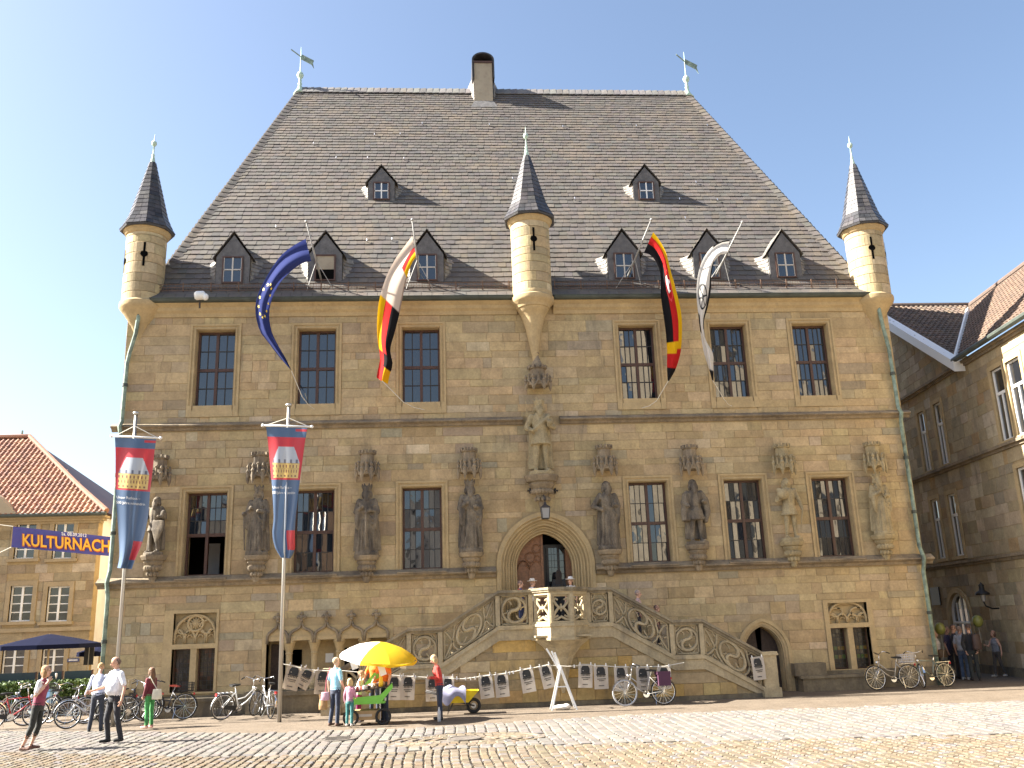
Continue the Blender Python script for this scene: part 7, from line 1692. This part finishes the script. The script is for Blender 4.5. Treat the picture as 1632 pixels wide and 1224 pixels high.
for s in (-1,1):
    for x in (-.36,.3): m = MB(); m.tube([(x,s*.26-.02,.1),(x,s*.26-.02,.86)], .018, 6); m.build('leg', M['steel'], ct)
for x in (-.42,.38):
    m = MB(); m.tube([(.17*math.cos(a)+x,-.34,.19+.17*math.sin(a)) for a in [2*math.pi*i/20 for i in range(20)]], .03, 6, closed=True); m.lathe([(.05,-.02),(.05,.02)],10); m.v = [(p[0],p[1],p[2]) for p in m.v]; w = m.build('wheel', M['rubber'], ct, True)
wm = MB()
for k in range(60):
    x, y = rnd.uniform(-.36,.46), rnd.uniform(-.3,.18); wm.tint = rnd.choice([(.7,.68,.64),(.05,.04,.04),(.35,.06,.05),(.5,.4,.3),(.15,.15,.2),(.6,.6,.62)]); q = rnd.uniform(.025,.05); lvl = rnd.choice([0,0,1]); z = (.862+(x-.05)*.14 if not lvl else .56)+.005
    if k % 2: wm.lathe([(q*.7,0),(q,.03),(q*.8,.08),(q*.3,.1)], 8, (x, y, z))
    else: wm.obox((x,y,z+.035), q*2, q*1.5, .07, Matrix.Rotation(rnd.uniform(0,3), 3, 'Z'))
tag(wm.build('small_wares', stone('small_wares', 'attr', stain=(.1,.1,.1), stain_at=(.8,.9), var=.1, rough=.5, bump=0), loc=(c0.x, c0.y, .0)), 'mass of small wares spread over the vendor cart', None, None, 'stuff')
m = MB(); m.lathe([(.05,0),(.06,.08),(.045,.2),(.03,.24),(.03,.42),(.05,.46),(.03,.52)], 8); m.tube([(0,0,.46),(-.08,0,.47)], .02, 6); m.tube([(-.02,0,.5),(-.02,0,.58)], .01, 5); m.tube([(.02,0,.5),(.02,0,.58)], .01, 5); p = at(607,1122,c0.y-.25)
tag(m.build('toy_animal', plain('yellow_toy', (.8,.5,.02), .5), None, True, loc=(p.x, p.y, .9)), 'yellow long necked toy animal standing on the vendor cart', 'toy')
# parasol over the cart: tilted canopy of yellow and white gores, sun overexposure put into the white
pa = at(605, 1023, c0.y); pr0 = Vector((pa.x+.02, c0.y, 0)); par = thing('parasol', 'yellow and white market parasol tilted over the vendors', 'parasol', pr0)
tilt = Matrix.Rotation(R(7), 3, 'Y') @ Matrix.Rotation(R(9), 3, 'X'); apx = Vector((0,0,pa.z)); YEL = plain('yellow_parasol_cloth', (.8,.5,.01), .7, translucent=.3); WHI = plain('white_overexposed_cloth', (.78,.76,.72), .7, translucent=.25)
m = MB(); m.tube([(0,0,.1), tuple(apx-Vector((0,0,.02)))], .02, 8); m.build('pole', M['white_paint'], par, True)
prof = [(0,0),(.3,-.05),(.6,-.14),(.85,-.27),(.97,-.36)]
for k in range(8):
    mb = MB(); n = 5
    for r_, z in prof:
        for i in range(n+1): a = R(22.5+45*(k+i/n)); sag = 1-.03*math.sin(math.pi*i/n); mb.v.append(tuple(apx+tilt@Vector((r_*sag*math.cos(a), r_*sag*math.sin(a), z))))
    for q in range(len(prof)-1): mb.f += [(q*(n+1)+i, q*(n+1)+i+1, (q+1)*(n+1)+i+1, (q+1)*(n+1)+i) for i in range(n)]
    w = [(.97,-.36),(.99,-.44)]; b = len(mb.v)
    for r_, z in w:
        for i in range(n+1): a = R(22.5+45*(k+i/n)); mb.v.append(tuple(apx+tilt@Vector((r_*math.cos(a), r_*math.sin(a), z+(0 if r_ < .98 else .03*math.sin(math.pi*i/n))))))
    mb.f += [(b+i, b+i+1, b+n+2+i, b+n+1+i) for i in range(n)]; mb.m = [0]*len(mb.f); mb.build('canopy_panel', WHI if k in (3,4) else YEL, par, True)  # left gores are white, the sun's overexposure set in their colour
    m = MB(); a = R(22.5+45*k); m.tube([tuple(apx+tilt@Vector((r_*math.cos(a),r_*math.sin(a),z-.012))) for r_, z in prof], .008, 4); m.build('rib', M['steel'], par)
for px, py in ((564,1058),(609,1068),(643,1057)):
    p = at(px, py, c0.y-.6 if px < 630 else c0.y); m = MB(); m.obox((0,0,0), .16,.01,.26, Matrix.Rotation(R(-18 if px < 620 else 6), 3, 'Y')); tag(m.build('price_card', M['white_print'], loc=p), 'white card hanging from the %s edge of the yellow parasol' % ('left' if px < 600 else 'front' if px < 630 else 'right'), 'card', 'cards on the yellow parasol')

# ================================================================== wheelbarrow, trestle, bottle
b0 = gnd(735, 1138); wbw = thing('wheelbarrow', 'yellow wheelbarrow with a lilac cloth over it beside the red jacketed woman', 'wheelbarrow', (b0.x, b0.y, .005))
YB_ = plain('yellow_barrow_paint', (.75,.55,.02), .45, var=.1)
m = MB(); m.add([(-.3,-.22,.3),(.2,-.22,.3),(.2,.22,.3),(-.3,.22,.3),(-.5,-.32,.62),(.48,-.3,.6),(.48,.3,.6),(-.5,.32,.62)], [(0,3,2,1),(0,1,5,4),(1,2,6,5),(2,3,7,6),(3,0,4,7)]); m.build('tub', YB_, wbw)
m = MB(); m.tube([(.34+.16*math.cos(a),0,.2+.16*math.sin(a)) for a in [2*math.pi*i/20 for i in range(20)]], .045, 8, closed=True); w = m.build('wheel', M['rubber'], wbw, True)
m = MB(); m.tube([(.34,-.06,.2),(.34,.06,.2)], .07, 10); m.build('hub', M['steel'], w)
m = MB()
for s in (-.2,.2): m.tube([(.36,s*.4,.2),(.0,s,.3),(-.5,s*1.2,.5),(-.95,s*1.3,.62)], .018, 6); m.tube([(-.3,s,.38),(-.36,s*1.1,.01),(-.2,s,.32)], .016, 6)
m.build('frame', M['iron'], wbw, True)
f = Fig(); mb = MB(); n = 14
for i in range(n+1):
    for j in range(n+1):
        u, v = i/n, j/n; x = -.5+.62*u+.02*math.sin(8*v); y = -.42+.84*v; z = .66+.05*math.exp(-((u-.4)/.2)**2)-.03*math.sin(11*u+2*v)*u; e = max(0, abs(y)-.3); z -= e*2.6*(1.0+.5*math.sin(u*7)); z += .025*math.sin(9*u+7*v)+.015*math.sin(17*v+5*u); mb.v.append((x, y*(1 if e == 0 else .34/abs(y)+.05*math.sin(6*u)), z))
mb.f = [(i*(n+1)+j, (i+1)*(n+1)+j, (i+1)*(n+1)+j+1, i*(n+1)+j+1) for i in range(n) for j in range(n)]; mb.m = [0]*len(mb.f)
tag(mb.build('cloth', plain('lilac_cloth', (.26,.26,.36), .95, var=.2, scale=6), None, True, loc=(b0.x,b0.y,.005)), 'lilac cloth draped over the yellow wheelbarrow', 'cloth')
t0 = gnd(897, 1131); tr = thing('trestle', 'white folding trestle with three pale boards leaning up from its apex', 'trestle', (t0.x, t0.y, .005)); az = at(893,1064,t0.y).z
xl_, xr_, xa_ = gnd(878,1131).x-t0.x, gnd(918,1130).x-t0.x, at(893,1064,t0.y).x-t0.x
for x in (xl_, xr_):
    for y in (-.22,.22): m = MB(); m.tube([(x,y,0),(xa_,y*.75,az)], .026, 4); m.build('leg', M['white_paint'], tr)
m = MB(); m.tube([(lerp(xl_,xa_,.55),-.2,az*.55),(lerp(xr_,xa_,.55),-.2,az*.55)], .02, 4); m.tube([(xa_,-.2,az),(xa_,.2,az)], .03, 6); m.build('cross_bar', M['white_paint'], tr)
for k, (px, py) in enumerate(((871,1034),(879,1038),(884,1040))): p = at(px, py, t0.y-.1+.1*k); m = MB(); m.tube([(xa_-.02+.03*k,-.1+.1*k,az-.1),(p.x-t0.x,-.1+.1*k,p.z)], .03, 4, flat=.5); m.build('board', M['white_paint'], tr)
f = Fig(); f.ell((0,0,.06), .26,.13,.075,'s'); f.ell((.12,0,.08), .12,.1,.07,'s'); tag(f.finish('sandbag', lambda n: plain('white_sack', (.62,.58,.52), .9, var=.12), .02, None, (t0.x-.02, t0.y-.02, .005)), 'white sack lying between the legs of the trestle', 'sack')
bt = gnd(700, 1150); m = MB(); m.lathe([(.045,0),(.045,.22),(.02,.3),(.02,.34)], 10); tag(m.build('bottle', glass_mat('clear_bottle', (.5,.5,.5), .8, .1), loc=(bt.x,bt.y,.005)), 'clear plastic bottle standing at the feet of the red jacketed woman', 'bottle')

# ================================================================== cafe terrace at the left
NV = plain('navy_parasol_cloth', (.006,.008,.024), 1.0, var=.1, spec=.05)
def cafe_parasol(lab, px, top_py, edge_py, half_px, Y):
    a = at(px, top_py, Y); e = at(px-half_px, edge_py, Y); r_ = a.x-e.x; ze = e.z; o = thing('cafe_parasol', lab, 'parasol', (a.x, Y, 0), R(10), 'navy cafe parasols'); mats = NV
    for k in range(8):
        a0, a1 = R(45*k), R(45*(k+1)); mb = MB(); P = lambda rr, z, t: (rr*math.cos(t), rr*math.sin(t), z)
        mb.add([(0,0,a.z), P(r_*.5,lerp(a.z,ze,.46),a0), P(r_*.5,lerp(a.z,ze,.46),a1), P(r_,ze,a0), P(r_,ze,a1), P(r_*1.0,ze-.14,a0), P(r_*1.0,ze-.14,a1)], [(0,1,2),(1,3,4,2),(3,5,6,4)]); mb.build('canopy_panel', NV, o)
        m = MB(); m.tube([P(.05,a.z-.06,a0), P(r_*.97,ze-.03,a0)], .016, 4); m.build('rib', M['pale_wood'], o)
    m = MB(); m.tube([(0,0,0),(0,0,a.z)], .035, 8); m.build('pole', M['pale_wood'], o)
    return o
M['pale_wood'] = plain('pale_parasol_wood', (.45,.34,.2), .6)
cafe_parasol('large navy cafe parasol at the far left', 80, 1010, 1030, 82, 4.0)
cafe_parasol('small navy parasol half hidden behind the town hall corner', 160, 1029, 1040, 36, 6.0)
Yw = 2.6; TEAL = plain('teal_windbreak', (.012,.03,.04), .45, var=.15, scale=2)
wbk = thing('windbreak', 'dark teal cafe windbreak screen behind the left bicycles', 'screen', (at(70,1090,Yw).x, Yw, 0))
zt = at(70,1071,Yw).z
for k, (a, b) in enumerate(((-60,58),(59,100),(101,147))):
    xa, xb_ = at(a,1080,Yw).x-wbk.location.x, at(b,1080,Yw).x-wbk.location.x; m = MB(); m.box(xa+.03, xb_-.03, -.015, .015, .25, zt); m.build('panel', TEAL, wbk); m = MB(); m.box(xb_-.03, xb_+.02, -.03, .03, 0, zt+.02); m.build('post', M['wood'], wbk)
hx0, hx1 = at(-60,1100,2.1).x, at(146,1100,2.1).x; hg = thing('hedge', 'clipped green hedge in a trough before the teal windbreak', 'hedge', ((hx0+hx1)/2, 2.1, 0))
W = hx1-hx0; m = MB(); m.box(-W/2, W/2, -.22, .22, .0, .42); m.build('trough', M['dark_wood'], hg)
lm = stone('hedge_leaf', 'attr', stain=(.02,.035,.01), var=.3, rough=.6, bump=0, streak=False); mb = MB()
for _ in range(7000):
    x, y, z = rnd.uniform(-W/2,W/2), rnd.gauss(0,.16), .42+.62*rnd.random()**.8+.05*math.sin(rnd.random()*9); y = max(-.32,min(.3,y)); s = rnd.uniform(.02,.04); E_ = Euler((rnd.uniform(-1.5,1.5),rnd.uniform(-1.5,1.5),rnd.uniform(0,6))).to_matrix(); mb.tint = rnd.choice([(.05,.09,.02),(.07,.12,.03),(.04,.07,.02),(.1,.15,.04)])
    mb.add([Vector((x,y,z))+E_@Vector(q) for q in ((-s,-s*.6,0),(s,-s*.6,0),(s*1.1,s*.6,.005),(-s*.9,s*.6,0))], [(0,1,2,3)])
tag(mb.build('foliage', lm, hg), kind='stuff')
p = at(141,1055,5.0); o = thing('sign_post', 'slim grey post with a small sign beside the navy parasols', 'post', (p.x,5.0,0)); MB().tube([(0,0,0),(0,0,p.z+.6)], .025, 6).build('post', M['pole_grey'], o); MB().box(-.16,.16,-.02,.02,p.z-.1,p.z+.5).build('sign_plate', M['black'], o)
